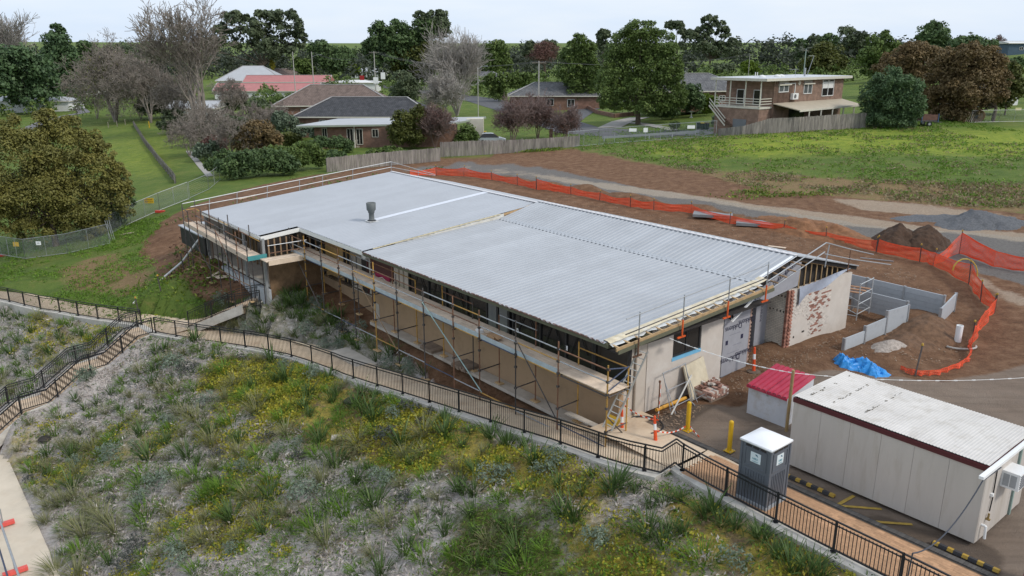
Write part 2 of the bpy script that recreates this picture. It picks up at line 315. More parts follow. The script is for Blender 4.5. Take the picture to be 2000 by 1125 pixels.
PALE = [zone(q) for q in ([(890, 325), (1000, 330), (1230, 362), (1500, 402), (1700, 425), (1790, 440), (2300, 470), (2300, 500), (1850, 455), (1640, 440), (1400, 398), (1200, 372), (1000, 340), (900, 332)],
                          [(1600, 385), (1760, 395), (1900, 410), (1990, 425), (1900, 432), (1700, 412)], [(1890, 530), (1960, 570), (2040, 596), (2040, 606), (1950, 584), (1885, 545)], [(930, 326), (1010, 334), (1000, 340), (920, 334)])]
pale = np.maximum.reduce([mask(q, .5) for q in PALE])
drygrass = np.maximum.reduce([mask(zone(q), 1.2) for q in ([(100, 530), (190, 500), (290, 510), (310, 545), (240, 572), (150, 570)], [(1120, 310), (1400, 335), (1700, 352), (2100, 365), (2100, 420), (1750, 400), (1400, 365), (1200, 335)], [(860, 318), (1000, 302), (1180, 300), (1280, 322), (1060, 320)])])
GARD = [B(AB(p)[0], AB(p)[1], 0) for p in RAIL] + [B(-40, -3, 0), B(-40, -20.4, 0), B(75, -20.4, 0), RAIL[0] + (RAIL[0] - RAIL[4]) * 2.2]
gard = mask(GARD, .05)
UPG = zone([(352, 655), (410, 640), (430, 600), (470, 592), (520, 560), (600, 575), (700, 640), (830, 720), (960, 800), (1060, 842), (1000, 828), (850, 782), (720, 740), (600, 700), (500, 675)])
gard = np.maximum(gard, mask(UPG, .2))
dirt = np.maximum(dirt, mask(zoneab([(-1.2, -2.2), (-1.2, -.1), (19.5, -.1), (25.5, -4.8), (23, -5.2), (19, -3.6), (8, -3.5), (2, -3.2)]), .3))
asph = mask(zoneab([(-.5, -.4), (-1.2, 2.4), (-2.6, 3.0), (-2.2, 6), (-3, 9), (-6.5, 12), (-8, 18), (-8, 28), (-60, 60), (-60, -1), (-3.6, -.9), (-2.4, -1.2), (-1.2, -1.0)]), .25)
yel = np.maximum.reduce([mask(zone(q), 1.0) * k for q, k in (([(400, 690), (560, 700), (740, 770), (980, 850), (1150, 915), (1240, 940), (1150, 990), (1000, 950), (860, 930), (640, 880), (500, 800), (380, 750)], 1), ([(1290, 945), (1420, 985), (1650, 1090), (1800, 1170), (1560, 1150), (1420, 1060), (1330, 1010)], 1), ([(1100, 1000), (1250, 1000), (1330, 1125), (1100, 1125)], .55), ([(1450, 1000), (1720, 1125), (1450, 1140)], .8))])
yel = np.maximum(yel, (fbm(XX, YY, 4, 31) > .62) * .5)
grn = .75 * np.maximum.reduce([mask(zone(q), 1.3) * k for q, k in (([(880, 960), (1150, 990), (1350, 1080), (1500, 1180), (800, 1180), (850, 1060)], 1), ([(540, 860), (800, 850), (760, 920), (600, 900)], .8), ([(700, 690), (820, 720), (1080, 830), (1000, 828), (850, 785), (740, 735)], 1), ([(380, 930), (470, 920), (460, 990), (360, 980)], 1))])
grn = np.maximum(grn, mask(UPG, .5) * .5)
grn = np.maximum(grn, (fbm(XX, YY, 5, 47) > .63) * .4)
yg = np.clip(mask(zone([(1180, 290), (1420, 268), (1700, 254), (2200, 245), (2200, 310), (1700, 300), (1350, 312)]), 2.0) + mask(zone([(170, 260), (280, 250), (330, 345), (240, 330)]), 1), 0, 1)
asph = np.maximum(asph, mask(zone([(1195, 845), (1215, 825), (1262, 812), (1290, 850), (1330, 880), (1300, 905), (1240, 885)]), .1))
dirt = np.maximum(dirt, mask(zone([(1030, 815), (1130, 850), (1200, 872), (1200, 830), (1100, 795)]), .1))
wet = np.maximum.reduce([mask(zone(q), .3) for q in ([(1570, 1010), (1720, 1080), (1850, 1140), (1950, 1150), (1975, 1090), (1900, 1060), (1700, 1000)], [(1240, 800), (1330, 845), (1420, 780), (1480, 730), (1440, 720), (1330, 790)])])
# relief: heaps of earth, mulch lumps
DL = (XX > -45) & (XX < 60) & (YY < 110)
ZZ = ZZ + DL * dirt * (1 - asph) * (fbm(XX, YY, 2.2, 5) - .5) * .2 + DL * gard * np.clip((((XX - P0[0]) * BV[0] + (YY - P0[1]) * BV[1]) + 18.6) / 1.2, 0, 1) * ((fbm(XX, YY, 1.1, 8) - .5) * .30)
def heap(px, py, rx, ry, h, seed, ang=0.0):
    global ZZ
    c = G(px, py); u = (XX - c[0]) * math.cos(ang) + (YY - c[1]) * math.sin(ang); v = -(XX - c[0]) * math.sin(ang) + (YY - c[1]) * math.cos(ang)
    d = np.hypot(u / rx, v / ry) + (fbm(XX, YY, 1.6, seed) - .5) * .5; ZZ = ZZ + h * np.clip(1 - d, 0, 1) ** .8 * (1 + .0 * d)
for q in [(1080, 368, 3, 1.5, .7), (1150, 372, 3, 1.4, .7), (1235, 392, 4, 1.6, .8), (1390, 415, 4.5, 1.8, .8), (1560, 440, 6, 2.2, .5), (1640, 452, 4, 1.8, .3), (1780, 640, 3.2, 1.6, .9), (1840, 655, 2.6, 1.6, .7), (1745, 690, 2.4, 1.4, .5), (1480, 690, 1.6, .9, .35), (1520, 672, 1.4, .6, .3), (1600, 665, 2.0, .6, .25)]:
    heap(*q, seed=int(q[0]), ang=AZ + math.pi / 2 if q[1] < 500 else AZ)
flat_path(); nv = XX.size; V = np.c_[XX.ravel(), YY.ravel(), ZZ.ravel()]; nx = len(GX); ny = len(GY)
ii = (np.arange(ny - 1)[:, None] * nx + np.arange(nx - 1)[None, :]).ravel()
ground = npmesh('ground', V, np.c_[ii, ii + 1, ii + nx + 1, ii + nx], None, smooth=True); tag(ground, kind='structure')
def attr(nm, m):
    at = ground.data.attributes.new(nm, 'FLOAT', 'POINT'); at.data.foreach_set('value', np.asarray(m, np.float32).ravel())
def blur(m):
    k = m.astype(float)
    for _ in range(2): k = (k + np.roll(k, 1, 0) + np.roll(k, -1, 0) + np.roll(k, 1, 1) + np.roll(k, -1, 1)) / 5
    return k
for nm, m in dict(dirt=dirt, track=road, pale=pale, dry=drygrass, garden=gard, asphalt=asph, yellow=yel, green=grn, bright=yg, wet=wet).items(): attr(nm, blur(m))
def ground_material():
    m, n, l, p = pm('ground_mix'); p.inputs['Roughness'].default_value = .9; p.inputs['Specular IOR Level'].default_value = .2
    g = n.new('ShaderNodeNewGeometry').outputs['Position']
    def noise(sc, det=7, ro=.65, st=None):
        t = n.new('ShaderNodeTexNoise'); t.inputs['Scale'].default_value = sc; t.inputs['Detail'].default_value = det; t.inputs['Roughness'].default_value = ro
        if st:
            q = n.new('ShaderNodeMapping'); q.inputs['Scale'].default_value = st; q.inputs['Rotation'].default_value = (0, 0, -AZ); l.new(g, q.inputs[0]); l.new(q.outputs[0], t.inputs['Vector'])
        else: l.new(g, t.inputs['Vector'])
        return t.outputs['Fac']
    def ramp(f, stops):
        r = n.new('ShaderNodeValToRGB'); e = r.color_ramp.elements
        while len(e) < len(stops): e.new(.5)
        for k, (ps, c) in enumerate(stops): e[k].position = ps; e[k].color = (*c, 1)
        l.new(f, r.inputs[0]); return r.outputs[0]
    def att(nm):
        a = n.new('ShaderNodeAttribute'); a.attribute_name = nm; return a.outputs['Fac']
    def math_(op, a, b):
        q = n.new('ShaderNodeMath'); q.operation = op; q.use_clamp = False
        for k, v in enumerate((a, b)):
            if isinstance(v, (int, float)): q.inputs[k].default_value = v
            else: l.new(v, q.inputs[k])
        return q.outputs[0]
    def edge(nm, nz, amt=.7, lo=.4, hi=.6):
        v = math_('ADD', att(nm), math_('MULTIPLY', math_('SUBTRACT', nz, .5), amt)); r = n.new('ShaderNodeMapRange'); r.inputs['From Min'].default_value = lo; r.inputs['From Max'].default_value = hi; l.new(v, r.inputs['Value']); return r.outputs[0]
    def mix(f, a, b):
        q = n.new('ShaderNodeMixRGB'); l.new(f, q.inputs[0]); l.new(a, q.inputs[1]); l.new(b, q.inputs[2]); return q.outputs[0]
    n1 = noise(.25); n2 = noise(1.3); n3 = noise(7, 6, .75); n4 = noise(28, 4, .8); n5 = noise(.9, 8, .8)
    grass = ramp(n1, [(.3, (.065, .11, .022)), (.5, (.105, .155, .03)), (.7, (.16, .18, .045))])
    grass = mix(math_('MULTIPLY', math_('SUBTRACT', n3, .3), 1.0), grass, ramp(n2, [(.35, (.05, .095, .016)), (.65, (.17, .21, .035))]))
    bright = ramp(n5, [(.3, (.13, .19, .02)), (.5, (.24, .30, .03)), (.7, (.38, .38, .05))])
    grass = mix(math_('MULTIPLY', edge('bright', n5, 2.0, .1, 1.1), .8), grass, bright)
    dry = ramp(n3, [(.3, (.14, .085, .04)), (.55, (.25, .17, .085)), (.75, (.33, .25, .14))])
    grass = mix(edge('dry', n5, 3.4, .2, 1.0), grass, dry)
    dirt = ramp(n2, [(.3, (.10, .05, .027)), (.5, (.18, .095, .052)), (.68, (.28, .165, .098))])
    dirt = mix(math_('MULTIPLY', n4, .55), dirt, ramp(n3, [(.4, (.06, .032, .018)), (.6, (.26, .15, .085))]))
    col = mix(edge('dirt', n5, .8), grass, dirt)
    trk = ramp(n3, [(.3, (.10, .092, .085)), (.6, (.19, .175, .16)), (.75, (.28, .25, .22))])
    col = mix(edge('track', n5, .9), col, trk)
    col = mix(math_('MULTIPLY', edge('pale', n5, 1.8, .45, .85), .65), col, ramp(n3, [(.3, (.30, .23, .16)), (.7, (.54, .46, .36))]))
    asp = ramp(n1, [(.3, (.19, .142, .106)), (.5, (.245, .188, .145)), (.7, (.30, .24, .19))])
    asp = mix(math_('MULTIPLY', n4, .5), asp, ramp(n2, [(.35, (.16, .12, .092)), (.65, (.28, .205, .148))]))
    asp = mix(math_('MULTIPLY', ramp(noise(.9, 6, .6, (.22, 2.6, 1.0)), [(.45, (0, 0, 0)), (.62, (1, 1, 1))]), .45), asp, ramp(n3, [(.35, (.12, .09, .07)), (.7, (.20, .15, .115))]))
    asp = mix(math_('MULTIPLY', edge('wet', n5, .6), .55), asp, ramp(n2, [(.4, (.045, .032, .024)), (.7, (.07, .05, .036))]))
    col = mix(edge('asphalt', n2, .35), col, asp)
    st = noise(2.6, 8, .72, (1.0, 2.4, 1.0))
    mul = ramp(st, [(.28, (.11, .09, .08)), (.36, (.28, .235, .205)), (.44, (.49, .435, .395)), (.62, (.64, .585, .545))])
    mul = mix(math_('MULTIPLY', n4, .45), mul, ramp(n3, [(.38, (.10, .075, .06)), (.62, (.48, .44, .42))]))
    lit = ramp(n3, [(.35, (.10, .065, .03)), (.6, (.26, .18, .095))])
    mul = mix(edge('green', n5, 1.6, .3, .7), mul, ramp(n3, [(.35, (.055, .065, .02)), (.65, (.16, .17, .05))]))
    mul = mix(math_('MULTIPLY', edge('yellow', n5, 1.4, .25, .7), .95), mul, mix(ramp(n2, [(.38, (0, 0, 0)), (.52, (1, 1, 1))]), lit, ramp(n3, [(.3, (.14, .14, .025)), (.55, (.40, .30, .05)), (.75, (.50, .40, .08))])))
    col = mix(edge('garden', n2, .2), col, mul)
    l.new(col, p.inputs['Base Color'])
    hgt = math_('ADD', math_('MULTIPLY', n3, .7), math_('MULTIPLY', n4, .4)); bp = n.new('ShaderNodeBump'); bp.inputs['Strength'].default_value = .8; bp.inputs['Distance'].default_value = .12
    l.new(hgt, bp.inputs['Height']); l.new(bp.outputs[0], p.inputs['Normal']); return m
ground.data.materials.append(ground_material())
def drape(name, poly_or_strip, m, lift=.02, width=None, parent=None, step=2.0):
    """a sheet that follows the ground along a centre line"""
    pts = [np.asarray(p[:2], float) for p in poly_or_strip]; dense = [pts[0]]
    for p, q in zip(pts, pts[1:]):
        k = max(1, int(np.linalg.norm(q - p) / step))
        for i in range(1, k + 1): dense.append(p + (q - p) * i / k)
    rows = []
    for i, p in enumerate(dense):
        d = dense[min(i + 1, len(dense) - 1)] - dense[max(i - 1, 0)]; d /= np.linalg.norm(d); nn = np.array([-d[1], d[0]])
        w = width if np.isscalar(width) else float(np.interp(i / (len(dense) - 1), np.linspace(0, 1, len(width)), width))
        rows.append([gp(p + nn * w * t, lift) for t in np.linspace(-.5, .5, 7)])
    return MB().grid(rows).build(name, m, parent)
# ---------------------------------------------------------------- materials in use
M_zinc = mat('roof_steel', (.37, .385, .405), .45, .06, .6, bump=0, rnd=.05, spec=.45, stain=(.30, .31, .325), stain_amt=.4, stain_scale=.4)
M_zincf = mat('roof_steel_far', (.385, .40, .425), .45, .05, .4, rnd=.035, spec=.4, stain=(.32, .33, .345), stain_amt=.35, stain_scale=.3)
M_white = mat('white_trim', (.74, .73, .70), .5, .06, 2)
M_rend = mat('cream_render', (.53, .475, .42), .85, .07, 1.2, stain=(.62, .58, .53), stain_amt=.5, stain_scale=.9, bump=.1)
M_rendf = mat('cream_render_front', (.50, .44, .375), .85, .08, 1.2, bump=.1)
M_base = mat('brown_render', (.36, .245, .15), .9, .24, .8, stain=(.22, .15, .10), stain_amt=.55, stain_scale=.8, bump=.15)
M_conc = mat('concrete', (.46, .41, .35), .85, .14, 1.5, stain=(.30, .25, .2), stain_amt=.5, stain_scale=.8, bump=.15)
M_kerb = mat('concrete_kerb', (.50, .47, .42), .85, .16, 2, stain=(.3, .27, .23), stain_amt=.5, stain_scale=1.1, bump=.15)
M_path = mat('path_concrete', (.60, .47, .335), .85, .12, 1.2, stain=(.38, .24, .14), stain_amt=.5, stain_scale=.8, bump=.12)
M_wood = mat('raw_timber', (.50, .34, .18), .75, .2, 4, rnd=.18, stretch=(1, 1, 1))
M_wood2 = mat('aged_timber', (.26, .17, .10), .85, .25, 4, rnd=.2)
M_ply = mat('plywood_plank', (.68, .54, .41), .8, .12, 2, stain=(.38, .28, .2), stain_amt=.45, stain_scale=1.2, rnd=.14)
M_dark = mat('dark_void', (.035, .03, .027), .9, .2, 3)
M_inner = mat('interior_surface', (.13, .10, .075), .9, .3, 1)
M_green = mat('green_fascia', (.115, .115, .075), .6, .12, 3)
M_frame = mat('black_frame', (.028, .028, .03), .4, .1, 3)
M_glass = glassmat('dark_glass', (.022, .021, .02), .12)
M_maroon = mat('maroon_panel', (.085, .028, .026), .6, .08, 2)
M_memb = mat('grey_membrane', (.30, .30, .325), .6, .09, 2.5, bump=.25, bscale=3)
M_ink = mat('dark_ink', (.02, .02, .05), .6, .05, 2)
M_magenta = mat('magenta_banner', (.33, .02, .085), .5, .06, 2)
M_whitepaint = mat('white_paint', (.80, .80, .79), .5, .04, 2)
M_steel = mat('galvanised_steel', (.36, .37, .38), .45, .15, 6, metal=.4)
M_steeld = mat('dark_steel_tube', (.075, .065, .062), .55, .35, 5, rnd=.35)
M_rust = mat('rusty_tube', (.17, .085, .05), .75, .35, 5, rnd=.35)
M_ochre = mat('ochre_tube', (.42, .235, .055), .6, .25, 5, rnd=.2)
M_blued = mat('navy_tube', (.05, .065, .11), .55, .25, 5)
M_brick = mat('red_brick', (.27, .135, .10), .85, .2, 9, rnd=.3)
M_brickw = mat('whitewashed_brick', (.55, .495, .44), .85, .12, 9, rnd=.12)
M_bluet = mat('blue_flashing', (.16, .42, .62), .5, .08, 3)
M_teal = mat('teal_board', (.06, .26, .27), .6, .1, 3)
M_orangep = mat('orange_paint', (.62, .10, .02), .5, .15, 4)
M_ventgrey = mat('vent_grey', (.125, .135, .132), .6, .12, 3)
M_black = mat('black_powdercoat', (.018, .018, .02), .4, .05, 3)
M_blueboard = mat('pale_insulation', (.36, .40, .44), .8, .1, 2)
# ---------------------------------------------------------------- the school building
A_E = 17.9; A_F = 35.6
def z_near(s): return float(np.interp(s, [-2.58, 6.75, 10], [3.50, 4.09, 4.79]))
def z_far(s): return float(np.interp(s, [-5.05, -2.58, 10, 16], [3.36, 3.58, 4.70, 3.3]))
bld = thing('school_building', 'long low cream building with grey steel roof, stripped for renovation behind scaffolding', 'building', B(8, 3, -.6))
def rib_sheet(name, a0, a1, s0, s1, zf, m, h, pitch=.3, ns=2, proto={}):
    n = int(round((a1 - a0) / pitch)); pr = []
    for i in range(n):
        x = a0 + i * pitch; pr += [(x, 0), (x + pitch * .50, 0), (x + pitch * .62, h), (x + pitch * .88, h)]
    pr.append((a0 + n * pitch, 0))
    ss = np.linspace(s0, s1, ns)
    return MB().grid([[B(x, s, zf(s) + z) for x, z in pr] for s in ss]).build(name, m, bld)
w = .9
for k in range(20):
    a0 = -.1 + k * w; a1 = min(a0 + w, A_E)
    e = -2.62 - .05 * (k % 3 == 0)
    rib_sheet('roof_sheet', a0, a1, e, 6.80, z_near, M_zinc, .036)
    rib_sheet('roof_sheet', a0, a1, 6.80, 10.0, lambda s: z_near(s) + .03, M_zinc, .036)
    rib_sheet('roof_sheet', a0, a1, 10.0, 15.9, lambda s: 4.79 - (s - 10) * .25, M_zinc, .036)
for k in range(20):
    a0 = A_E + .02 + k * .9; a1 = min(a0 + .9, A_F)
    s0 = -2.62 if a0 < 25.65 else -5.1
    rib_sheet('roof_sheet', a0, a1, s0, 10.0, z_far, M_zincf, .026)
    rib_sheet('roof_sheet', a0, a1, 10.0, 15.9, lambda s: 4.70 - (s - 10) * .24, M_zincf, .026)
b = MB()
for i in range(12): b.grid([[B(-.1 + (i + k) * 1.5 - .004 * k, s, z) for k in (0, 1)] for s, z in ((6.66, z_near(6.66) + .042), (6.82, 4.155 + .003 * (i % 2)), (6.98, z_near(6.98) + .075))])
b.build('roof_flashing', mat('kink_flashing', (.41, .425, .445), .45, .06, 2), bld)
b = MB(); b.bar(B(-.1, 9.95, 4.845), B(A_E, 9.95, 4.845), .22, .03); b.bar(B(A_E, 9.95, 4.745), B(A_F, 9.95, 4.745), .22, .03)
for i in range(46): b.bar(B(.2 + i * .38, 10.0, 4.85), B(.35 + i * .38, 10.0, 4.85), .2, .05)
b.build('ridge_capping', mat('ridge_cap', (.62, .60, .60), .5, .1, 2), bld)
b = MB(); s_ = np.linspace(1.2, 9.9, 8)
b.grid([[B(a, s, z_far(s) + .034) for a in (22.95, 23.45)] for s in s_]); b.build('roof_patch_strip', mat('bright_flashing', (.66, .68, .73), .45, .05, 2), bld)
# exposed step between the two roofs: white upstand, yellowish felt, timber
b = MB()
for s in np.linspace(-.6, 6.6, 15): b.add([B(A_E - .02, s, z_near(s) + .03), B(A_E - .02, s + .515, z_near(s + .515) + .03), B(A_E - .02, s + .515, z_far(s + .515) - .03), B(A_E - .02, s, z_far(s) - .03)], [(0, 1, 2, 3)])
b.build('upstand', mat('upstand_white', (.63, .61, .56), .6, .12, 3, stain=(.48, .42, .28), stain_amt=.6), bld)
b = MB()
for s in np.linspace(-2.0, 6.4, 24):
    dz = .03 + .02 * random.random(); b.bar(B(A_E - .02 - .03 * random.random(), s, z_far(s) - .01), B(A_E - .05 - .05 * random.random(), s + .4, z_far(s + .4) - .015), .06, dz)
b.build('torn_felt', mat('torn_felt', (.60, .52, .34), .8, .2, 5), bld)
b = MB(); b.bar(B(A_E + .08, 6.9, 4.30), B(A_E + .08, 9.7, 4.63), .06, .13); b.bar(B(A_E + .03, 6.9, 4.17), B(A_E + .03, 8.9, 4.46), .05, .05); b.build('step_timber', M_wood, bld)
b = MB(); b.prism([B(A_E + .16, 6.75, 4.06), B(A_E + .16, 9.9, 4.74), B(A_E + .16, 9.9, 4.66), B(A_E + .16, 6.75, 4.38)], AV * .05); b.build('step_lining', M_dark, bld)
# fascias
b = MB(); b.bar(B(-.15, -2.56, 3.40), B(A_E, -2.56, 3.40), .05, .17); b.bar(B(-.16, -2.56, 3.38), B(-.16, -.05, 3.42), .05, .2); b.build('eave_fascia', M_green, bld)
b = MB(); b.bar(B(-.03, -2.6, 3.49), B(A_E - .1, -2.6, 3.49), .1, .035)
for i in range(90): b.box(B(.1 + i * .2, -2.63, 3.50), (.07, .05, .06), (AV, BV, ZV))
b.build('eave_batten', mat('eave_brown', (.14, .08, .065), .8, .3, 6), bld)
b = MB(); b.bar(B(A_E + .1, -2.6, 3.44), B(25.62, -2.6, 3.44), .05, .24); b.bar(B(25.62, -2.6, 3.46), B(25.62, -5.1, 3.24), .05, .24); b.bar(B(25.62, -5.1, 3.24), B(A_F, -5.1, 3.24), .05, .2); b.bar(B(A_F + .02, -5.1, 3.24), B(A_F + .02, 10, 4.6), .05, .2); b.build('white_fascia', M_white, bld)
b = MB(); b.bab(-.05, A_E, -2.5, -1.5, 3.28, 3.30); b.bab(A_E, 25.5, -2.5, -1.5, 3.30, 3.32); b.build('soffit', mat('soffit_board', (.30, .26, .2), .8, .1, 2), bld)
# verge at the near end: roof sheets stop short; bare battens, felt, sarking
b = MB()
for k in range(16):
    s = -2.4 + k * .6; b.bar(B(.02, s, z_near(s) - .06), B(-.62, s, z_near(s) - .10), .07, .05)
b.build('verge_batten', M_wood, bld)
b = MB(); R2 = random.Random(4)
rows = [[], [], []]
for s in np.linspace(-2.5, 7.3, 40):
    j = R2.random()
    rows[0].append(B(.08, s, z_near(s) + .055)); rows[1].append(B(-.10, s, z_near(s) + .05 + .03 * j)); rows[2].append(B(-.24 - .14 * j, s, z_near(s) + .02 * j - .01))
b.grid(rows); b.build('torn_sarking', mat('torn_sarking', (.60, .52, .37), .8, .18, 4, stain=(.66, .64, .60), stain_amt=.9, stain_scale=1.6), bld)
b = MB(); rows = [[], []]
for s in np.linspace(-2.5, 6.9, 36):
    j = R2.random(); rows[0].append(B(-.22, s, z_near(s) - .03)); rows[1].append(B(-.36 - .09 * j, s, z_near(s) - .07 - .05 * j))
b.grid(rows); b.build('white_foil', mat('white_foil', (.60, .60, .58), .45, .08, 5, bump=.4, bscale=9), bld)
b = MB(); b.bar(B(-.62, -2.55, 3.36), B(-.62, 7.4, 3.93), .06, .13); b.build('verge_board', mat('verge_timber', (.40, .27, .14), .8, .2, 5), bld)
b = MB(); b.bar(B(-.68, -2.5, 3.26), B(-.68, 7.4, 3.82), .05, .14); b.build('barge_board', M_green, bld)
b = MB(); b.bar(B(-.1, .2, 3.20), B(-.1, 7.0, 3.56), .10, .07); b.build('white_bead', M_white, bld)
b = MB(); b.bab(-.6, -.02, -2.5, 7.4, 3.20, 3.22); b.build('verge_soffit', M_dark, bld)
# gable end wall with its window (pieces butt round the opening)
def zt(s): return z_near(s) - .14
def wallpoly(mb, s0, s1, z0, z1f, a0=-.0, a1=.25):
    mb.prism([B(a0, s0, z0), B(a0, s1, z0), B(a0, s1, z1f(s1)), B(a0, s0, z1f(s0))], AV * (a1 - a0))
b = MB(); wallpoly(b, -.06, 1.5, -.1, zt); wallpoly(b, 1.5, 3.34, -.1, lambda s: 1.70); wallpoly(b, 1.5, 3.34, 2.87, zt); wallpoly(b, 3.34, 4.85, -.1, zt); b.build('end_wall', M_rend, bld)
b = MB(); wallpoly(b, -1.4, -.06, -.7, zt, .03, .25); b.build('pier_wall', M_rendf, bld)
b = MB(); b.tube(B(-.02, -.75, -.1), B(-.02, -.75, 3.1), .05, 8); b.build('downpipe', mat('grey_pipe', (.30, .25, .2), .6, .15, 4), bld)
b = MB()
for s0, s1 in ((1.5, 1.58), (3.26, 3.34), (2.39, 2.45)): b.bab(.05, .13, s0, s1, 1.84, 2.86)
b.bab(.04, .14, 1.5, 3.34, 1.84, 1.92); b.bab(.04, .14, 1.5, 3.34, 2.79, 2.87); fr = b.build('window_frame', M_frame, bld)
MB().bab(.08, .10, 1.58, 2.39, 1.92, 2.79).build('pane', M_glass, fr); MB().bab(.08, .10, 2.45, 3.26, 1.92, 2.79).build('pane', M_glass, fr)
MB().bab(-.015, .12, 1.46, 3.36, 1.70, 1.84).build('window_sill', M_bluet, bld)
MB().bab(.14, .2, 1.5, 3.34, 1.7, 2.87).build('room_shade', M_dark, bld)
# wrapped wall panel
b = MB(); wallpoly(b, 4.87, 6.75, .12, zt, -.03, .2); b.build('wrapped_wall', M_memb, bld)
MB().bab(-.06, .2, 4.87, 6.75, -.05, .12).build('wall_plinth', mat('plinth_blue', (.16, .17, .19), .7, .1, 2), bld)
def letters(txt, o, ux, uz, size, m, parent, name='lettering', ex=.002):
    cu = bpy.data.curves.new(name, 'FONT'); cu.body = txt; cu.size = size; cu.extrude = ex; cu.align_x = 'CENTER'; cu.align_y = 'CENTER'; cu.materials.append(m)
    t = bpy.data.objects.new(name, cu); COL.objects.link(t); ux = np.asarray(ux, float); uz = np.asarray(uz, float); n = np.cross(ux, uz)
    o0 = np.array(origin(parent)); M0 = Matrix([[ux[i], uz[i], n[i], o[i] - o0[i]] for i in range(3)] + [[0, 0, 0, 1]]); me = bpy.data.meshes.new_from_object(t); bpy.data.objects.remove(t); t = bpy.data.objects.new(name, me); COL.objects.link(t); t.matrix_local = M0; t.parent = parent; ORIG[t.name] = origin(parent); return t
U_ = -BV; V_ = -ZV
for s, z, sz in ((5.55, 2.28, .30), (6.5, 2.40, .30), (5.5, .82, .34), (6.45, .92, .30)):
    letters('Dukkens', B(-.04, s, z), -BV, -ZV, sz * 1.15, M_ink, bld)
for s, z in ((5.05, 1.55), (6.15, 1.62)): MB().bab(-.038, -.03, s, s + .17, z, z + .2).build('print_mark', M_ink, bld)
b = MB()
for s, z, l_ in ((5.3, 1.95, .8), (5.6, 1.42, .6), (5.2, 1.1, .9), (5.9, 2.9, .7), (5.7, 2.62, .9)): b.bab(-.035, -.03, s, s + l_, z, z + .02)
b.build('print_line', mat('faint_ink', (.2, .2, .23), .6, .05, 2), bld)
# torn-open doorway, recessed
b = MB()
for i in range(30):
    z = .35 + i * .086; b.bab(-.02, .2, 6.78, 6.86 + (.07 if i % 2 else 0), z, z + .076)
b.build('toothed_jamb', mat('broken_brick', (.45, .30, .24), .9, .3, 12, rnd=.2), bld)
K1 = 1.05
def kx(px, z=2.0):
    lo, hi = 4.0, 12.0
    for _ in range(40):
        m = (lo + hi) / 2
        if projx(B(K1, m, z)) < px: lo = m
        else: hi = m
    return lo
k0, k1_, k2, k3 = kx(1440), kx(1474), kx(1477), kx(1503)
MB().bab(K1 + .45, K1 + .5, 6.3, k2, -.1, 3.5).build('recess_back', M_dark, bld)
MB().bab(K1 + .2, K1 + .28, k0, kx(1466), .4, 1.6).build('meter_panel', mat('pale_grey_panel', (.42, .46, .45), .6, .12, 3), bld)
mb = MB().bab(K1 + .05, K1 + .3, kx(1452), kx(1467), 1.65, 2.8).build('meter_box', mat('meter_grey', (.50, .53, .55), .5, .15, 5), bld); m0, m1 = kx(1453), kx(1466)
MB().bab(K1 + .03, K1 + .06, m0, m1, 2.55, 2.78).build('warning_plate', mat('yellow_sign', (.62, .40, .03), .5, .1, 4), mb)
for i in range(3): MB().bab(K1 + .03, K1 + .06, m0 + .03, m1 - .03, 1.75 + i * .24, 1.92 + i * .24).build('switch_row', mat('switch_grey', (.28, .31, .34), .5, .2, 9), mb)
b = MB(); wallpoly(b, k2, 9.9, .1, lambda s: 3.6, K1, K1 + .2); b.build('wrapped_strip', M_memb, bld); letters('Dukkens', B(K1 - .004, (k2 + k3) / 2 - .12, 1.9), ZV * -1, BV, .26, M_ink, bld)
# membrane across the top of the recess and up the gable
b = MB(); b.prism([B(-.05, 6.75, 2.95), B(-.05, 10.4, 3.28), B(-.05, 10.55, 4.40), B(-.05, 9.9, 4.55), B(-.05, 7.6, 3.75), B(-.05, 6.75, 3.66)], AV * .04); b.build('gable_membrane', M_memb, bld)
dv = BV * .93 + ZV * .37; dv = dv / np.linalg.norm(dv); nv_ = np.cross(dv, np.cross(-AV, dv)); up_ = np.cross(-AV, dv); up_ = up_ / np.linalg.norm(up_)
if up_[2] < 0: up_ = -up_
for q in (.75, 2.3, 3.4):
    letters('Dukkens', B(-.058, 6.9 + q * .93 * .9, 3.18 + q * .33), dv, up_, .32, M_ink, bld)
# brick return and far end wall (cream render, knocked through to brick)
M_blkw = brickmat('painted_brick', (.60, .54, .45), (.66, .60, .50), (.42, .38, .32), axis=(AV, ZV), bw=.24, rh=.086)
MB().bab(0.02, K1, 9.8, 9.98, .1, 3.45).build('brick_return', M_blkw, bld)
hole = MB()
for a in (.15, .32, .5, .7, .88):
    for z in (2.75, 2.0): hole.bab(a, a + .05, 9.785, 9.80, z + .1 * (a > .5) * random.random(), z + .1)
hole.build('weep_hole', M_dark, bld)
def zg(s): return 4.79 - (s - 10) * .25 - .1
b = MB(); b.prism([B(0, 9.98, .0), B(0, 15.6, .0), B(0, 15.6, 3.02), B(0, 14.9, 3.10), B(0, 10.5, 3.06), B(0, 9.98, 3.2)], AV * .22); fw_ = b.build('rendered_wall', M_rend, bld)
ub = unit('brick', M_brick, (.03, .22, .075)); ubw = unit('brick', M_brickw, (.026, .225, .078)); ubt = unit('brick', mat('toothed_brick', (.30, .14, .10), .9, .3, 9, rnd=.35), (.12, .2, .075))
AX = (AV, BV, ZV); RB = random.Random(3)
for i in range(33):                                      # toothed corner
    z = .33 + i * .086
    inst('brick', ubt, bld, B(.0 - .02, 10.02 + (.07 if i % 2 else 0.0), z), AX)
    inst('brick', ubt, bld, B(.03, 9.86, z), AX)
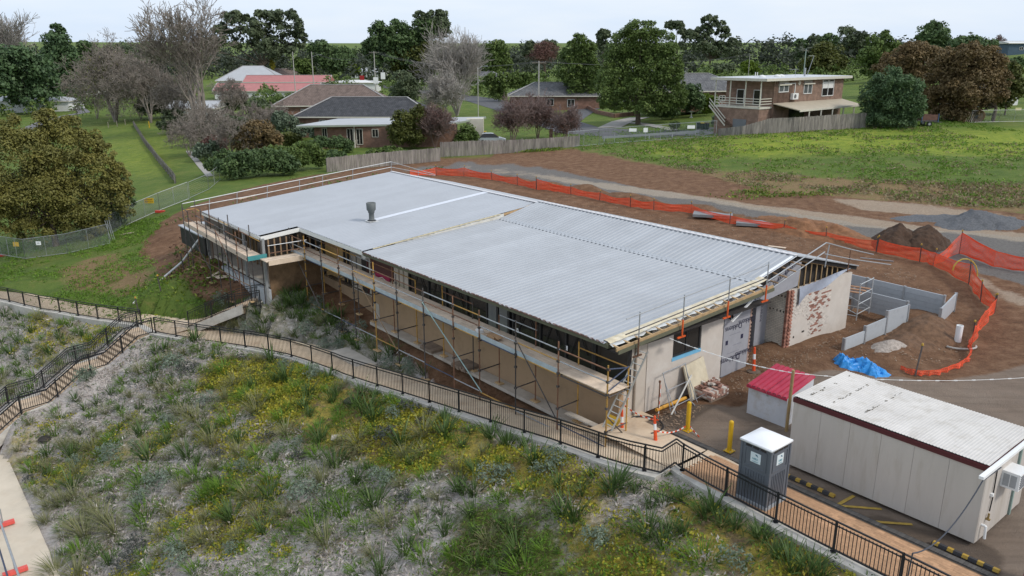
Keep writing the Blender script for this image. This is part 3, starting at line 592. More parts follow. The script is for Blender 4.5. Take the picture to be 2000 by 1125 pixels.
for i in range(31):                                      # patch with the render gone
    z = .45 + i * .086; c = 12.55 + .25 * math.sin(i * .35) - (z - 1.5) * .02; hw = .55 + .35 * RB.random()
    if z > 1.6: hw += .35
    for k in range(-4, 5):
        s = 12.5 + k * .235 + (.117 if i % 2 else 0)
        if abs(s - c) > hw or z > 2.75: continue
        red = RB.random() < (.38 if abs(s - c) < hw * .7 else .14)
        inst('brick', ub if red else ubw, bld, B(-.004 if red else -.006, s, z), AX)
for i in range(14):
    z = 1.6 + i * .086
    for k in range(5):
        if RB.random() < .55: inst('brick', ubw, bld, B(-.004, 10.45 + k * .235 + (.117 if i % 2 else 0), z), AX)
MB().bab(-.02, .05, 11.3, 11.5, .72, .80).build('air_brick', M_dark, bld); MB().bab(-.02, .05, 10.55, 10.63, .6, .7).build('air_brick', M_dark, bld)
# gable frame behind the far wall top, drooping sheet, rear verge
for i in range(8): MB().bar(B(.12, 10.75 + i * .5, 2.95), B(.12, 10.75 + i * .5, zg(10.75 + i * .5) - .12), .09, .045).build('stud', M_wood, bld)
b = MB(); b.bar(B(.12, 10.6, zg(10.6) - .12), B(.12, 15.6, zg(15.6) - .12), .09, .07); b.build('top_plate', M_wood, bld)
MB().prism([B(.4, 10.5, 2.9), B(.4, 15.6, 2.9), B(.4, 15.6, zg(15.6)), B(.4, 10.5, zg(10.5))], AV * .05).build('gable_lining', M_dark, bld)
b = MB(); b.bar(B(-.1, 10, 4.80), B(-.1, 15.9, 3.33), .12, .05); b.build('verge_trim', M_zinc, bld)
b = MB(); b.bar(B(-.0, 10, 4.68), B(-.0, 15.9, 3.2), .1, .2); b.build('verge_rafter', M_dark, bld)
rows = [[B(-.08 - .05 * math.sin(t * 6 + k), 10.55 + t * 4.6, (3.0 - .15 * k - .25 * math.sin(t * 9 + k) * (k / 3)) * (1 - t) + t * 3.15 - .5 * (k / 3) * (1 - t) * (1 - .3 * t)) for t in np.linspace(0, 1, 14)] for k in range(4)]
rows = [[p + ZV * .18 for p in r] for r in rows]
MB().grid(rows).build('drooping_sheet', mat('blue_grey_sheet', (.33, .36, .43), .55, .1, 3, bump=.3, bscale=4), bld, True)
for i in range(4):
    s = 7.55 + i * .68; z = z_near(s) - .12
    MB().bar(B(.1, s, z), B(-.75, s, z - .06), .09, .05).build('outrigger', M_wood2, bld)
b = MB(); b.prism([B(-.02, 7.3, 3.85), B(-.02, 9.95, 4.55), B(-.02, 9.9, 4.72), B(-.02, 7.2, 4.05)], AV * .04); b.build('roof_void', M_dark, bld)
b = MB(); b.grid([[B(.1 - k * .22, s, z_near(s) + .06 - .05 * k) for s in np.linspace(6.85, 10, 9)] for k in range(2)]); b.build('verge_foil', mat('bright_foil', (.78, .79, .80), .35, .05, 4), bld)
MB().bar(B(-.32, 4.95, 2.75), B(-.35, 6.35, 3.48), .09, .05).build('loose_batten', M_whitepaint, bld)
for i, s in enumerate((5.0, 5.2)): MB().bar(B(-.06, s, 3.3), B(-.1, s + .15, 2.75), .1, .02).build('torn_flap', M_dark, bld)
# front: base wall, windows, cladding
b = MB(); b.bab(.0, 18.9, -1.6, -1.36, -.9, 1.22); b.build('base_wall', M_base, bld)
b = MB(); b.bab(18.9, 25.6, -1.25, -1.0, -1.4, .3); b.build('base_wall', M_base, bld)
MB().bab(18.2, 18.9, -1.62, -1.38, -.9, .3).build('base_pier', M_conc, bld)
MB().bab(.0, 18.9, -1.66, -1.36, 1.22, 1.30).build('floor_edge', mat('floor_edge', (.33, .25, .17), .9, .15, 2), bld)
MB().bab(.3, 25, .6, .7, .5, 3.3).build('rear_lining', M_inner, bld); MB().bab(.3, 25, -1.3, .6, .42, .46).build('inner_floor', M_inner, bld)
MUL = [a_of(px, -1.45, 2.2) for px in (1228, 1163, 1159, 1106, 1056, 1003, 995, 952, 913, 872, 838, 800)]
for a in MUL: MB().bab(a - .05, a + .05, -1.5, -1.36, 1.31, 3.28).build('mullion', M_frame, bld)
for a0, a1 in zip(MUL, MUL[1:]):
    if a1 - a0 < .6: continue
    MB().bab(a0 + .05, a1 - .05, -1.43, -1.40, 1.39, 3.2).build('window_pane', M_glass, bld)
    [MB().bab(a0 + .05, a1 - .05, -1.47, -1.37, q, q + .08).build('window_rail', M_frame, bld) for q in (1.31, 3.2)]
    if 1.5 < a0 and not (6.5 < a0 < 8.6): MB().bar(B(a0 + .3, -1.49, 2.1), B((a0 + a1) / 2, -1.49, 3.05), .035, .03).bar(B((a0 + a1) / 2, -1.49, 3.05), B(a1 - .3, -1.49, 1.9), .035, .03).build('window_brace', M_frame, bld)
a0 = MUL[7]; a1 = MUL[6]
MB().bab(min(a0, a1) + .06, max(a0, a1) - .06, -1.5, -1.44, 1.31, 1.5).build('sill_panel', M_blueboard, bld)
MB().bab((a0 + a1) / 2 - .05, (a0 + a1) / 2 + .05, -1.5, -1.44, 1.5, 3.2).build('mullion', M_frame, bld)
for q in (.25, .75): MB().bab(min(a0, a1) + (max(a0, a1) - min(a0, a1)) * q - .28, min(a0, a1) + (max(a0, a1) - min(a0, a1)) * q + .3, -1.475, -1.445, 1.52, 3.15).build('window_pane', glassmat('pale_glass', (.16, .17, .17), .15), bld)
MB().bab(.05, MUL[1], -1.5, -1.38, 1.30, 1.34).build('sill_wall', M_rendf, bld)
for aa, zz in ((3.05, 2.0), (6.2, 1.9)): MB().bab(aa, aa + .14, -1.5, -1.485, zz, zz + .2).build('paper_notice', M_whitepaint, bld)
MB().bab(MUL[0] + .3, MUL[0] + .75, -1.20, -1.15, 1.2, 2.6).build('stored_board', mat('pinkish_board', (.16, .05, .08), .6, .3, 5), bld)
A9 = MUL[-1]
b = MB(); b.bab(A9 + .05, 18.95, -1.5, -1.36, 1.30, 3.28); b.build('cream_cladding', M_rendf, bld)
for a in (A9 + .45, A9 + .9): MB().bab(a, a + .07, -1.53, -1.5, .6, 3.28).build('cover_strip', mat('cover_strip', (.30, .25, .2), .8, .1, 3), bld)
aL = a_of(726, -1.5, 2.6); aR = a_of(769, -1.5, 2.6)
MB().bab(aR, aL, -1.56, -1.5, 1.95, 3.05).build('maroon_panel', M_maroon, bld)
sg = MB().bab(a_of(763, -1.55, 1.5), a_of(735, -1.55, 1.5), -1.60, -1.56, 1.10, 2.12).build('banner', M_magenta, bld)
ac = (a_of(763, -1.55, 1.5) + a_of(735, -1.55, 1.5)) / 2
letters('GatesDrop', B(ac, -1.606, 1.66), -AV, ZV, .33, M_whitepaint, sg); letters('www building co', B(ac, -1.606, 1.30), -AV, ZV, .11, M_whitepaint, sg)
MB().prism([B(ac + .6, -1.604, 1.80), B(ac, -1.604, 1.98), B(ac - .6, -1.604, 1.80), B(ac - .5, -1.604, 1.80), B(ac, -1.604, 1.93), B(ac + .5, -1.604, 1.80)], BV * -.003).build('roof_emblem', M_whitepaint, sg)
MB().bab(18.95, 19.4, -1.9, -1.5, 2.75, 3.2).build('switch_box', M_whitepaint, bld)
MB().bab(18.95, 22.0, -1.2, -1.05, .3, 3.3).build('cream_cladding', M_rendf, bld)
MB().bab(20.0, 20.6, -1.27, -1.2, .5, 2.9).build('door_opening', M_dark, bld); MB().bab(20.62, 21.9, -1.27, -1.2, .6, 2.9).build('fibre_board', mat('fibre_grey', (.30, .265, .225), .8, .1, 2), bld); MB().bab(19.9, 19.99, -1.29, -1.2, .5, 2.95).build('maroon_post', M_maroon, bld)
MB().bab(22.0, 25.6, -1.05, -1.0, .3, 3.3).build('osb_wall', mat('osb_board', (.42, .27, .12), .85, .22, 5, rnd=.1), bld)
for a in (22.05, 22.45, 22.9): MB().bab(a, a + .16, -1.15, -1.06, .3, 3.3).build('dark_post', M_dark, bld)
for i in range(9): MB().bab(25.62, 25.68, -4.7 + i * .38, -4.62 + i * .38, 2.0, 3.15).build('stud', M_wood2, bld)
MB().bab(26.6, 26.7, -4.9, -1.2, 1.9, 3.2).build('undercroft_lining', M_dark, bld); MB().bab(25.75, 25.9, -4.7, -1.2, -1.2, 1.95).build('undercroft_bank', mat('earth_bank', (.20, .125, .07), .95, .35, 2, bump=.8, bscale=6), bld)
for a, s in ((25.6, -5.0), (28.6, -5.0), (31.8, -5.0), (35.3, -5.0)): MB().bab(a - .07, a + .07, s - .07, s + .07, -1.0 if a < 26 else .3, 3.25).build('veranda_post', M_steel, bld)
MB().bab(25.8, 36, -4.7, 9, .1, .3).build('floor_slab', M_conc, bld)
MB().bab(26.0, 35.6, -2.4, -2.3, .3, 3.2).build('inner_wall', M_inner, bld)
for i in range(13): MB().bab(27 + i * .65, 27.09 + i * .65, -3.4, -3.3, .3, 3.1).build('stud', M_wood2, bld)
MB().bab(25.6, 33, -5.05, -4.75, -1.1, .05).build('undercroft_wall', mat('pale_block', (.42, .44, .46), .8, .12, 1.5), bld)
MB().bab(A_E, A_F, 15.4, 15.6, -.2, 3.3).build('rear_wall', M_rend, bld); MB().bab(.22, A_E, 15.4, 15.6, -.2, 3.3).build('rear_wall', M_rend, bld)
MB().bab(A_F - .2, A_F, -4.9, 15.4, -.2, 3.2).build('far_end_wall', M_rend, bld)
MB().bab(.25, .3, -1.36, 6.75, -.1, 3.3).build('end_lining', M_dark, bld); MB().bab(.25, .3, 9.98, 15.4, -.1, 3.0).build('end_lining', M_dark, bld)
# low annex roof past the far end
b = MB(); b.bab(36.3, 41.5, -4.9, 1.5, .1, 1.35); an = b.build('annex_wall', mat('black_cladding', (.025, .025, .026), .6, .2, 3), bld)
MB().bab(36.2, 41.6, -5.0, 1.6, 1.37, 1.45).build('annex_roof', M_zinc, bld)
# roof vent cowl
vb = B(23.1, .95, z_far(.95))
v = MB().lathe(vb, [(.24, .0), (.24, .04), (.17, .13), (.16, .52), (.20, .54), (.20, .62), (.28, .74), (.295, 1.14), (.26, 1.16), (.24, 1.08), (.14, 1.02)], 20).build('roof_vent', M_ventgrey, bld, True)
MB().box(vb + ZV * .03, (.62, .62, .02), (AV, BV, ZV)).build('flashing_skirt', M_white, v); MB().lathe(vb, [(.28, .02), (.25, .09), (.175, .11)], 18).build('rubber_boot', M_black, v)
MB().lathe(vb + ZV * 1.04, [(.25, .0), (.25, .02)], 16).build('cowl_opening', mat('rust_inner', (.10, .035, .025), .9, .2, 5), v)
# apron at the foot of the front
b = MB(); b.bab(.3, 18.2, -2.25, -1.62, -.75, -.60); b.build('apron_slab', M_conc); tag(bpy.data.objects['apron_slab'], kind='structure')
MB().bab(-.6, .3, -2.9, -.2, -.28, -.02).build('entry_slab', M_path); tag(bpy.data.objects['entry_slab'], kind='structure')
# ---------------------------------------------------------------- paths, kerb, balustrades, stairs
def off(p, d, dz=0): a, s, z = AB(p); return B(a, s + d, z + dz)
b = MB(); b.grid([[off(p, .12, .04) for p in RAIL], [off(p, (1.95 if i > 13 else 2.2) if i < 29 else 2.0, .04) for i, p in enumerate(RAIL)]]); tag(b.build('footpath', M_path), kind='structure')
b = MB(); rows = [[off(p, -.30, -.5) for p in RAIL], [off(p, -.30, .06) for p in RAIL], [off(p, .12, .06) for p in RAIL], [off(p, .12, -.1) for p in RAIL]]
b.grid(rows); tag(b.build('kerb', M_kerb), kind='structure')
# brick paving on the wide part by the car park, bricks laid one by one
ubp = unit('paver', mat('tan_paver', (.47, .275, .155), .85, .16, 7, rnd=.16), (.225, .108, .05)); ubd = unit('paver', mat('dark_paver', (.085, .078, .072), .85, .2, 7, rnd=.2), (.20, .105, .06))
pav = tag(MB().grid([[B(a, s, .03) for s in (-3.0, -.95)] for a in np.linspace(-4.2, -21, 18)]).build('paved_footway', mat('paver_joint', (.27, .16, .09), .9, .2, 5)), kind='structure')
edge_ = tag(MB().grid([[B(a, s, .034) for s in (-.95, -.62)] for a in np.linspace(-2.0, -21, 20)]).build('paver_edging', mat('edging_joint', (.05, .046, .042), .9, .2, 5)), kind='structure')
nP = 0; bulk = MB()
for j in range(17):
    for i in range(78):
        a = -4.3 - i * .2285 + (.114 if j % 2 else 0); s = -2.92 + j * .1135
        p = B(a, s, .035 + .004 * RB.random())
        if nP < 290 and a < -8.4 and s > -2.2 and a > -13.2: inst('paver', ubp, pav, p, AX); nP += 1
        else: bulk.box(p, (.222, .107, .05), AX)
tag(bulk.build('paver_field', mat('tan_paver', (0, 0, 0)), pav), kind='stuff')
for i in range(170): inst('paver', ubd, edge_, B(-2.2 - i * .111, -.79 + .006 * RB.random(), .03 + .006 * RB.random()), (BV, AV, ZV))
tag(MB().add([B(-.2, -2.95, .03), B(-4.5, -2.95, .03), B(-4.5, -.9, .03), B(-.2, -.9, .03)], [(0, 1, 2, 3)]).build('path_corner', M_path), kind='structure')
# balustrades
HB = 1.0
def balustrade(name, label, pts, post_every=1.9, gap=.11, m=M_black, group='black balustrades of the garden paths', handrail=True, posts=None):
    pts = [np.asarray(p, float) for p in pts]; th = thing(name, label, 'balustrade', pts[0], group)
    tot = [0]
    for p, q in zip(pts, pts[1:]): tot.append(tot[-1] + np.linalg.norm((q - p)[:2]))
    def at(t):
        i = min(max(0, int(np.searchsorted(tot, t) - 1)), len(pts) - 2); f = (t - tot[i]) / (tot[i + 1] - tot[i]); return pts[i] + (pts[i + 1] - pts[i]) * f
    r = MB(); r2 = MB(); r3 = MB()
    for p, q in zip(pts, pts[1:]):
        r.bar(p + ZV * HB, q + ZV * HB, .05, .04); r2.bar(p + ZV * .09, q + ZV * .09, .04, .05)
        if handrail: r3.bar(p + ZV * (HB - .13), q + ZV * (HB - .13), .035, .035)
    r.build('top_rail', m, th); r2.build('bottom_rail', m, th)
    if handrail: r3.build('middle_rail', m, th)
    n = max(1, round(tot[-1] / post_every))
    for i in range(n + 1):
        p = at(tot[-1] * i / n); w_ = MB().bar(p + ZV * -.1, p + ZV * (HB + .02), .06); w_.box(p + ZV * .02, (.14, .14, .03)); w_.build('post', m, th)
    nb = int(tot[-1] / gap); pm_ = MB_bal
    for i in range(1, nb):
        p = at(tot[-1] * i / nb)
        if i < 296: inst('baluster', pm_, th, p + ZV * (HB / 2 + .0), scale=(1, 1, 1))
    return th
MB_bal = unit('baluster', M_black, (.018, .018, .84))
k1 = [off(p, 0.0, .06) for p in RAIL]
balustrade('balustrade', 'black balustrade along the far left footpath, ending at the top of the long stairs', k1[:9])
balustrade('balustrade', 'black balustrade of the sloping footpath, between the long stairs and the scaffold middle', k1[9:22])
balustrade('balustrade', 'black balustrade below the scaffold end, with a zigzag where the path widens', k1[21:32])
balustrade('balustrade', 'black balustrade beside the grey toilet, running out at the bottom right', k1[31:])
# long stairs going down to the lower road
S0 = atz(284, 646, rz(284)); S1 = atz(0, 838, -6.1); S1 = S1 + (S1 - S0) * .12
dS = (S1 - S0); Ls = np.linalg.norm(dS[:2]); ud = np.array([dS[0], dS[1], 0]) / Ls; us = np.array([ud[1], -ud[0], 0])     # us: towards the lower right
drop = S0[2] - S1[2]; st = thing('garden_stairs', 'long concrete stairs with landings stepping down the planted slope to the lower road', 'stairs', S0)
prof = []; x = .9; z = S0[2]; nfl = 3; per = 8; tread = (Ls - .9 - 2 * 1.3) / (nfl * per); rise = drop / (nfl * per + 1)
for fl in range(nfl):
    for i in range(per): z -= rise; prof.append((x, x + tread, z)); x += tread
    if fl < nfl - 1: prof.append((x, x + 1.3, z)); x += 1.3
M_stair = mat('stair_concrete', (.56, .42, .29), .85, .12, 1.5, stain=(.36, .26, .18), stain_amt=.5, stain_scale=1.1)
MB().box(S0 + ud * .45 + ZV * -.1, (.9, 1.7, .3), (ud, us, ZV)).build('landing', M_stair, st)
for x0, x1, zz in prof:
    c = S0 + ud * (x0 + x1) / 2; c[2] = zz - .28
    MB().box(c, (x1 - x0 + .02, 1.6, .56), (ud, us, ZV)).build('step' if x1 - x0 < 1 else 'landing', M_stair, st)
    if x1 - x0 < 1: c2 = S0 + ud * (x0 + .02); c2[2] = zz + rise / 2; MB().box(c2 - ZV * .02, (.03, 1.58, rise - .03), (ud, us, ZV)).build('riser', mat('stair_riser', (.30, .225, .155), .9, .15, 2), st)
for sg_ in (-1, 1):
    c = MB(); pts = [S0 + us * sg_ * .92] + [S0 + ud * x0 + us * sg_ * .92 + ZV * (zz - S0[2]) for x0, x1, zz in prof] + [S0 + ud * x + us * sg_ * .92 + ZV * (z - S0[2])]
    for p, q in zip(pts, pts[1:]): c.prism([p + ZV * .06, q + ZV * .06, q - ZV * .5, p - ZV * .5], us * .14 * sg_)
    c.build('side_kerb', M_kerb, st)
    fp = [S0 + us * sg_ * .98 + ZV * .06]; xx = .9; zz = S0[2]; fp.append(S0 + ud * xx + us * sg_ * .98 + ZV * .06)
    for fl in range(nfl):
        xx += per * tread; zz -= per * rise; fp.append(S0 + ud * xx + us * sg_ * .98 + ZV * (zz - S0[2] + .06))
        if fl < nfl - 1: xx += 1.3; fp.append(S0 + ud * xx + us * sg_ * .98 + ZV * (zz - S0[2] + .06))
    th = balustrade('balustrade', 'black stair balustrade with handrail on the %s of the long garden stairs' % ('open lower right side' if sg_ > 0 else 'far upper left side'), fp, group='black stair balustrades')
    h = MB()
    for p, q in zip(fp, fp[1:]): h.tube(p + ZV * .78 - us * sg_ * .10, q + ZV * .78 - us * sg_ * .10, .025, 6)
    h.build('handrail', M_black, th)
# short steps up to the undercroft
T0 = atz(387, 632, -2.45); T1 = atz(490, 590, -.75); dT = T1 - T0; Lt = np.linalg.norm(dT[:2]); ut = np.array([dT[0], dT[1], 0]) / Lt; un = np.array([ut[1], -ut[0], 0])
ss_ = thing('short_steps', 'short concrete steps climbing from the footpath to the undercroft of the building', 'steps', T0); nst = 11
for i in range(nst):
    c = T0 + ut * (Lt * (i + .5) / nst); c[2] = T0[2] + (T1[2] - T0[2]) * (i + 1) / nst - .25
    MB().box(c, (Lt / nst + .01, 1.5, .5), (ut, un, ZV)).build('step', M_stair, ss_)
MB().box(T0 - ut * .6 + ZV * -.05, (1.3, 1.9, .12), (ut, un, ZV)).build('tactile_pad', mat('pale_pad', (.62, .50, .38), .8, .1, 6), ss_)
for sg_ in (-1, 1):
    c = MB(); c.prism([T0 + un * sg_ * .85 + ZV * .08, T1 + un * sg_ * .85 + ZV * .15, T1 + un * sg_ * .85 - ZV * .45, T0 + un * sg_ * .85 - ZV * .4], un * sg_ * .16); c.build('side_kerb', M_kerb, ss_)
    fp = [T0 + un * sg_ * .9 + ZV * .08, T0 + un * sg_ * .9 + dT * .62 + ZV * .10, T0 + un * sg_ * .9 + dT * .8 + ZV * .12 - ZV * .1, T1 + un * sg_ * .9 + ut * 1.2 + ZV * .1]
    balustrade('balustrade', 'black balustrade on the %s side of the short steps by the undercroft' % ('near right' if sg_ > 0 else 'far left'), fp, 1.6, .12, group='black stair balustrades')
lk = [atz(x, y, z_) for x, y, z_ in ((290, 640, -2.66), (335, 632, -2.55), (395, 610, -2.4), (402, 635, -2.42), (330, 656, -2.58))]
tag(MB().add([p + ZV * .05 for p in lk], [tuple(range(5))]).build('link_path', M_path), kind='structure')
sl = G(690, 704); tag(MB().box(sl + ZV * .1, (1.1, 3.2, .16), (BV, AV, ZV)).build('concrete_pad', M_conc), 'pale rectangular concrete pad beside the sloping footpath, below the scaffold', 'concrete slab')
# lower road strip at the bottom left
rp = [(B(a, -21.1, 0)) for a in np.linspace(60, -14, 20)]
tag(MB().grid([[B(a, s, -6.93) for s in (-26, -23.5, -21.4, -19.35)] for a in np.linspace(62, -14, 26)]).build('lower_path', mat('lower_concrete', (.57, .49, .385), .85, .08, 1.0, stain=(.47, .37, .26), stain_amt=.4, stain_scale=.6)), kind='structure')
# ---------------------------------------------------------------- scaffolding
TUBES = [M_steeld, M_rust, M_ochre, M_steeld, M_rust, M_steeld]
def pl_mesh(lx): return unit('plank', M_ply, (lx, .225, .04))
PLM = {}
def plank(parent, p, q, wv, n, name='plank', wid=.235, m=None):
    p = np.asarray(p, float); q = np.asarray(q, float); d = q - p; l = float(np.linalg.norm(d)); d /= l; y = np.asarray(wv, float); zz = np.cross(d, y)
    if zz[2] < 0: zz = -zz
    k = round(l, 2)
    if (k, m) not in PLM: PLM[(k, m)] = unit('plank', m or M_ply, (k - .02, .225, .04))
    for i in range(n): inst(name, PLM[(k, m)], parent, (p + q) / 2 + y * wid * (i + .5) + ZV * (.008 * RB.random()), (d, y, zz))
scf = thing('scaffold', 'long tube scaffold with plank deck standing along the front of the building', 'scaffold', B(10, -3.2, -.9), 'scaffolds around the building')
DK = 1.86; SO = -3.2; SI = -2.05
aO = [a_of(px, SO, DK) for px in (1186, 1090, 1007, 936, 885, 827, 775, 731, 690, 662, 628, 596, 568)]
def zdk(a): return DK + .012 * max(0, a)
cl_ = unit('coupler', M_steeld, (.1, .1, .09))
for i, a in enumerate(aO):
    top = zdk(a) + (1.15 + .35 * ((i * 7) % 5) / 5); o = B(a, SO, 0); zb = float(gz(o[0], o[1]))
    m_ = [M_ochre, M_rust, M_steeld, M_rust, M_rust, M_steeld, M_steeld, M_ochre, M_steeld, M_rust, M_steeld, M_ochre, M_steeld][i]
    MB().tube(B(a, SO, zb), B(a, SO, top), .032, 6).build('standard', m_, scf)
    q = B(a + .05, SI, 0); zq = float(gz(q[0], q[1])); t2 = zdk(a) + .75 + .25 * (i % 3)
    MB().tube(B(a + .05, SI, min(zq, -.1)), B(a + .05, SI, t2), .032, 6).build('standard', [M_ochre, M_ochre, M_rust, M_rust, M_steeld][i % 5], scf)
    for zz in (DK - .12, DK - 1.5): MB().tube(B(a, SO - .05, zz), B(a + .05, SI + .05, zz), .026, 6).build('transom', TUBES[(i * 3) % 6], scf)
    for zz in (DK - 1.5, DK - .55, DK, DK + .5, DK + 1.0): inst('coupler', cl_, scf, B(a, SO, zz), AX)
    MB().box(B(a, SO, zb + .03), (.5, .24, .05), (AV, BV, ZV)).build('sole_board', M_wood, scf)
    MB().box(B(a + .05, SI, max(zq, -.6 if i else -.05) + .03), (.4, .24, .05), (AV, BV, ZV)).build('sole_board', M_wood, scf)
for i, (a0, a1) in enumerate(zip(aO, aO[1:])):
    z0, z1 = zdk(a0), zdk(a1)
    for h, cc in ((.98, 0), (.50, 2)): MB().tube(B(a0 - .1, SO, z0 + h), B(a1 + .1, SO, z1 + h), .026, 6).build('guard_rail', [M_rust, M_steel, M_steel, M_ochre, M_steel, M_rust][(i + cc) % 6] if not (i == 0 and cc == 0) else M_rust, scf)
    MB().tube(B(a0 - .1, SO + .03, z0 - .10), B(a1 + .1, SO + .03, z1 - .10), .028, 6).build('ledger', [M_steeld, M_ochre, M_blued, M_ochre][i % 4], scf)
    if i % 2 == 0 or i > 5: MB().tube(B(a0, SI, z0 + .75), B(a1, SI, z1 + .75), .026, 6).build('guard_rail', [M_ochre, M_rust, M_steel][i % 3], scf)
    zl = -.25 if i < 1 else -.62
    MB().tube(B(a0, SO, zl), B(a1, SO, zl - .05), .026, 6).build('ledger', [M_blued, M_steel, M_ochre, M_steel][i % 4], scf)
    plank(scf, B(a0, SO + .04, z0), B(a1, SO + .04, z1), BV, 5)
    if i: MB().bar(B(a0, SO + .045, z0 + .0), B(a1, SO + .045, z1 + .0), .03, .24).build('toe_board', mat('galv_toe_board', (.40, .45, .48), .5, .16, 2.5, stain=(.46, .48, .48), stain_amt=.5), scf)
for a0, z0, a1, z1, m_ in ((aO[1], -.1, aO[2], DK + .75, M_steeld), (aO[3] - .2, -.6, aO[5], DK + .6, mat('mint_tube', (.30, .42, .40), .6, .2, 4)), (aO[6] + .1, -.7, aO[8], DK + 0.7, M_wood2), (aO[10], -.9, aO[12], DK + .8, M_steeld)):
    MB().tube(B(a0, SO - .05, z0), B(a1, SO - .05, z1), .026, 6).build('brace', m_, scf)
MB().tube(B(aO[0], SO, 1.0), B(aO[0] + .05, SI, -.2), .026, 6).build('brace', M_steeld, scf)
MB().tube(B(aO[0], SO, DK + 1.0), B(aO[0] + .05, SI, DK + .75), .026, 6).build('guard_rail', M_blued, scf); MB().tube(B(aO[0], SO, DK + .45), B(aO[0] + .05, SI, DK + .8), .026, 6).build('guard_rail', M_blued, scf)
MB().tube(B(aO[0], SO, DK + .1), B(aO[0] + .05, SI, DK + .45), .026, 6).build('guard_rail', M_blued, scf)
# left scaffold round the veranda
sl_ = thing('scaffold', 'shorter tube scaffold with plank deck and teal end board around the far left veranda', 'scaffold', B(31, -6, 0), 'scaffolds around the building')
LO, LI = -6.05, -5.2; dl = 2.2
aL_ = [25.5, 27.1, 28.8, 30.5, 32.2, 33.9, 35.6, 36.6]
for i, a in enumerate(aL_):
    zb = float(gz(*B(a, LO, 0)[:2])); zc = float(gz(*B(a, LI, 0)[:2]))
    zd = dl + .03 * (a - 25.5)
    MB().tube(B(a, LO, zb), B(a, LO, zd + 1.0 + .3 * (i % 3)), .032, 6).build('standard', [M_steeld, M_rust, M_steeld, M_steeld][i % 4], sl_)
    MB().tube(B(a, LI, zc), B(a, LI, zd + 1.1 + .5 * (i % 2)), .032, 6).build('standard', [M_steeld, M_steeld, M_rust][i % 3], sl_)
    MB().tube(B(a, LO, zd - .12), B(a, LI, zd - .12), .026, 6).build('transom', M_steeld, sl_)
    MB().box(B(a, LO, zb + .03), (.5, .25, .05), (AV, BV, ZV)).build('sole_board', M_wood, sl_)
    for zz in (zd, zd + .5, zd + 1, zd - 1): inst('coupler', cl_, sl_, B(a, LO, zz), AX)
for i, (a0, a1) in enumerate(zip(aL_, aL_[1:])):
    z0 = dl + .03 * (a0 - 25.5); z1 = dl + .03 * (a1 - 25.5)
    for h in (.5, 1.0): MB().tube(B(a0, LO, z0 + h), B(a1, LO, z1 + h), .024, 6).build('guard_rail', [M_rust, M_steeld][(i + (h > .6)) % 2], sl_)
    MB().tube(B(a0, LI, z0 + .9), B(a1, LI, z1 + .9), .024, 6).build('guard_rail', [M_ochre, M_rust, M_steeld][i % 3], sl_)
    MB().tube(B(a0, LO, .55), B(a1, LO, .5), .024, 6).build('ledger', [M_wood2, M_rust][i % 2], sl_)
    plank(sl_, B(a0, LO + .03, z0), B(a1, LO + .03, z1), BV, 4)
    MB().bar(B(a0, LO + .02, z0 - .03), B(a1, LO + .02, z1 - .03), .04, .30).build('toe_board', mat('timber_toe_board', (.50, .41, .33), .8, .2, 3), sl_)
MB().bar(B(25.45, LO, dl + .0), B(25.45, -4.9, dl + .0), .04, .28).build('end_board', M_teal, sl_)
MB().tube(B(27.1, LO - .03, .4), B(30.5, LO - .03, dl + .9), .024, 6).build('brace', M_rust, sl_); MB().tube(B(32.2, LO - .03, .2), B(35.6, LO - .03, dl - .1), .024, 6).build('brace', M_steeld, sl_)
MB().tube(B(36.6, LO, dl + 1.2), B(36.6, LI, dl + 1.25), .024, 6).build('guard_rail', M_ochre, sl_)
# deck linking the two scaffolds across the corner
for i in range(4): inst('plank', unit('plank', M_ply, (2.6, .225, .05)), sl_, B(24.95 + i * .235 - .5, -4.1, 2.12), (BV, AV, ZV))
MB().bar(B(24.25, -5.3, 2.05), B(24.25, -2.9, 2.05), .04, .3).build('toe_board', M_ply, sl_)
for z_ in (2.65, 3.1): MB().tube(B(24.2, -5.3, z_), B(24.2, -2.9, z_), .024, 6).build('guard_rail', [M_rust, M_steel][z_ > 3], sl_)
# guard rails standing above the roof edges
ger = thing('roof_guard_rail', 'grey two-rail guard with orange brackets clamped along the near gable end', 'guard rail', B(-.8, 3, 3.4), 'roof edge guard rails')
st_ = [(s, z_near(s)) for s in (-1.55, 1.0, 3.9, 6.6)]
for s, z in st_:
    MB().tube(B(-.8, s, z - .62), B(-.8, s, z + 1.12), .026, 6).build('post', M_steel, ger)
    MB().tube(B(-.8, s, z - .62), B(-.8, s, z + .10), .036, 6).bar(B(-.78, s - .25, z - .62), B(-.78, s + .22, z - .62), .06, .06).build('bracket', M_orangep if s > 0 else M_rust, ger)
for h in (.45, 1.05):
    for (s, z), (s1, z1) in zip([(-2.3, z_near(-2.3))] + st_, st_): MB().tube(B(-.82, s, z + h), B(-.82, s1, z1 + h), .024, 6).build('rail', M_steeld if h < .5 else M_steel, ger)
rgr = thing('roof_guard_rail', 'galvanised guard rail rising over the far wall top at the right end of the roof', 'guard rail', B(-.4, 10, 4.7), 'roof edge guard rails')
P = lambda px, py, a=-.5: onA(a, px, py)
for p, q in (((1500, 549), (1614, 474)), ((1505, 565), (1611, 492)), ((1614, 474), (1662, 487)), ((1662, 487), (1706, 497)), ((1611, 496), (1662, 506)), ((1662, 506), (1740, 517))): MB().tube(P(*p), P(*q), .028, 6).build('rail', M_steel, rgr)
for p, q in (((1620, 478), (1611, 522)), ((1662, 487), (1655, 532))): MB().tube(P(*p), P(*q), .028, 6).build('post', M_steel if p[0] < 1630 else M_rust, rgr)
fgr = thing('roof_guard_rail', 'thin two-rail galvanised guard along the far end of the roof, peaking at the ridge', 'guard rail', B(37, 4, 3.5), 'roof edge guard rails')
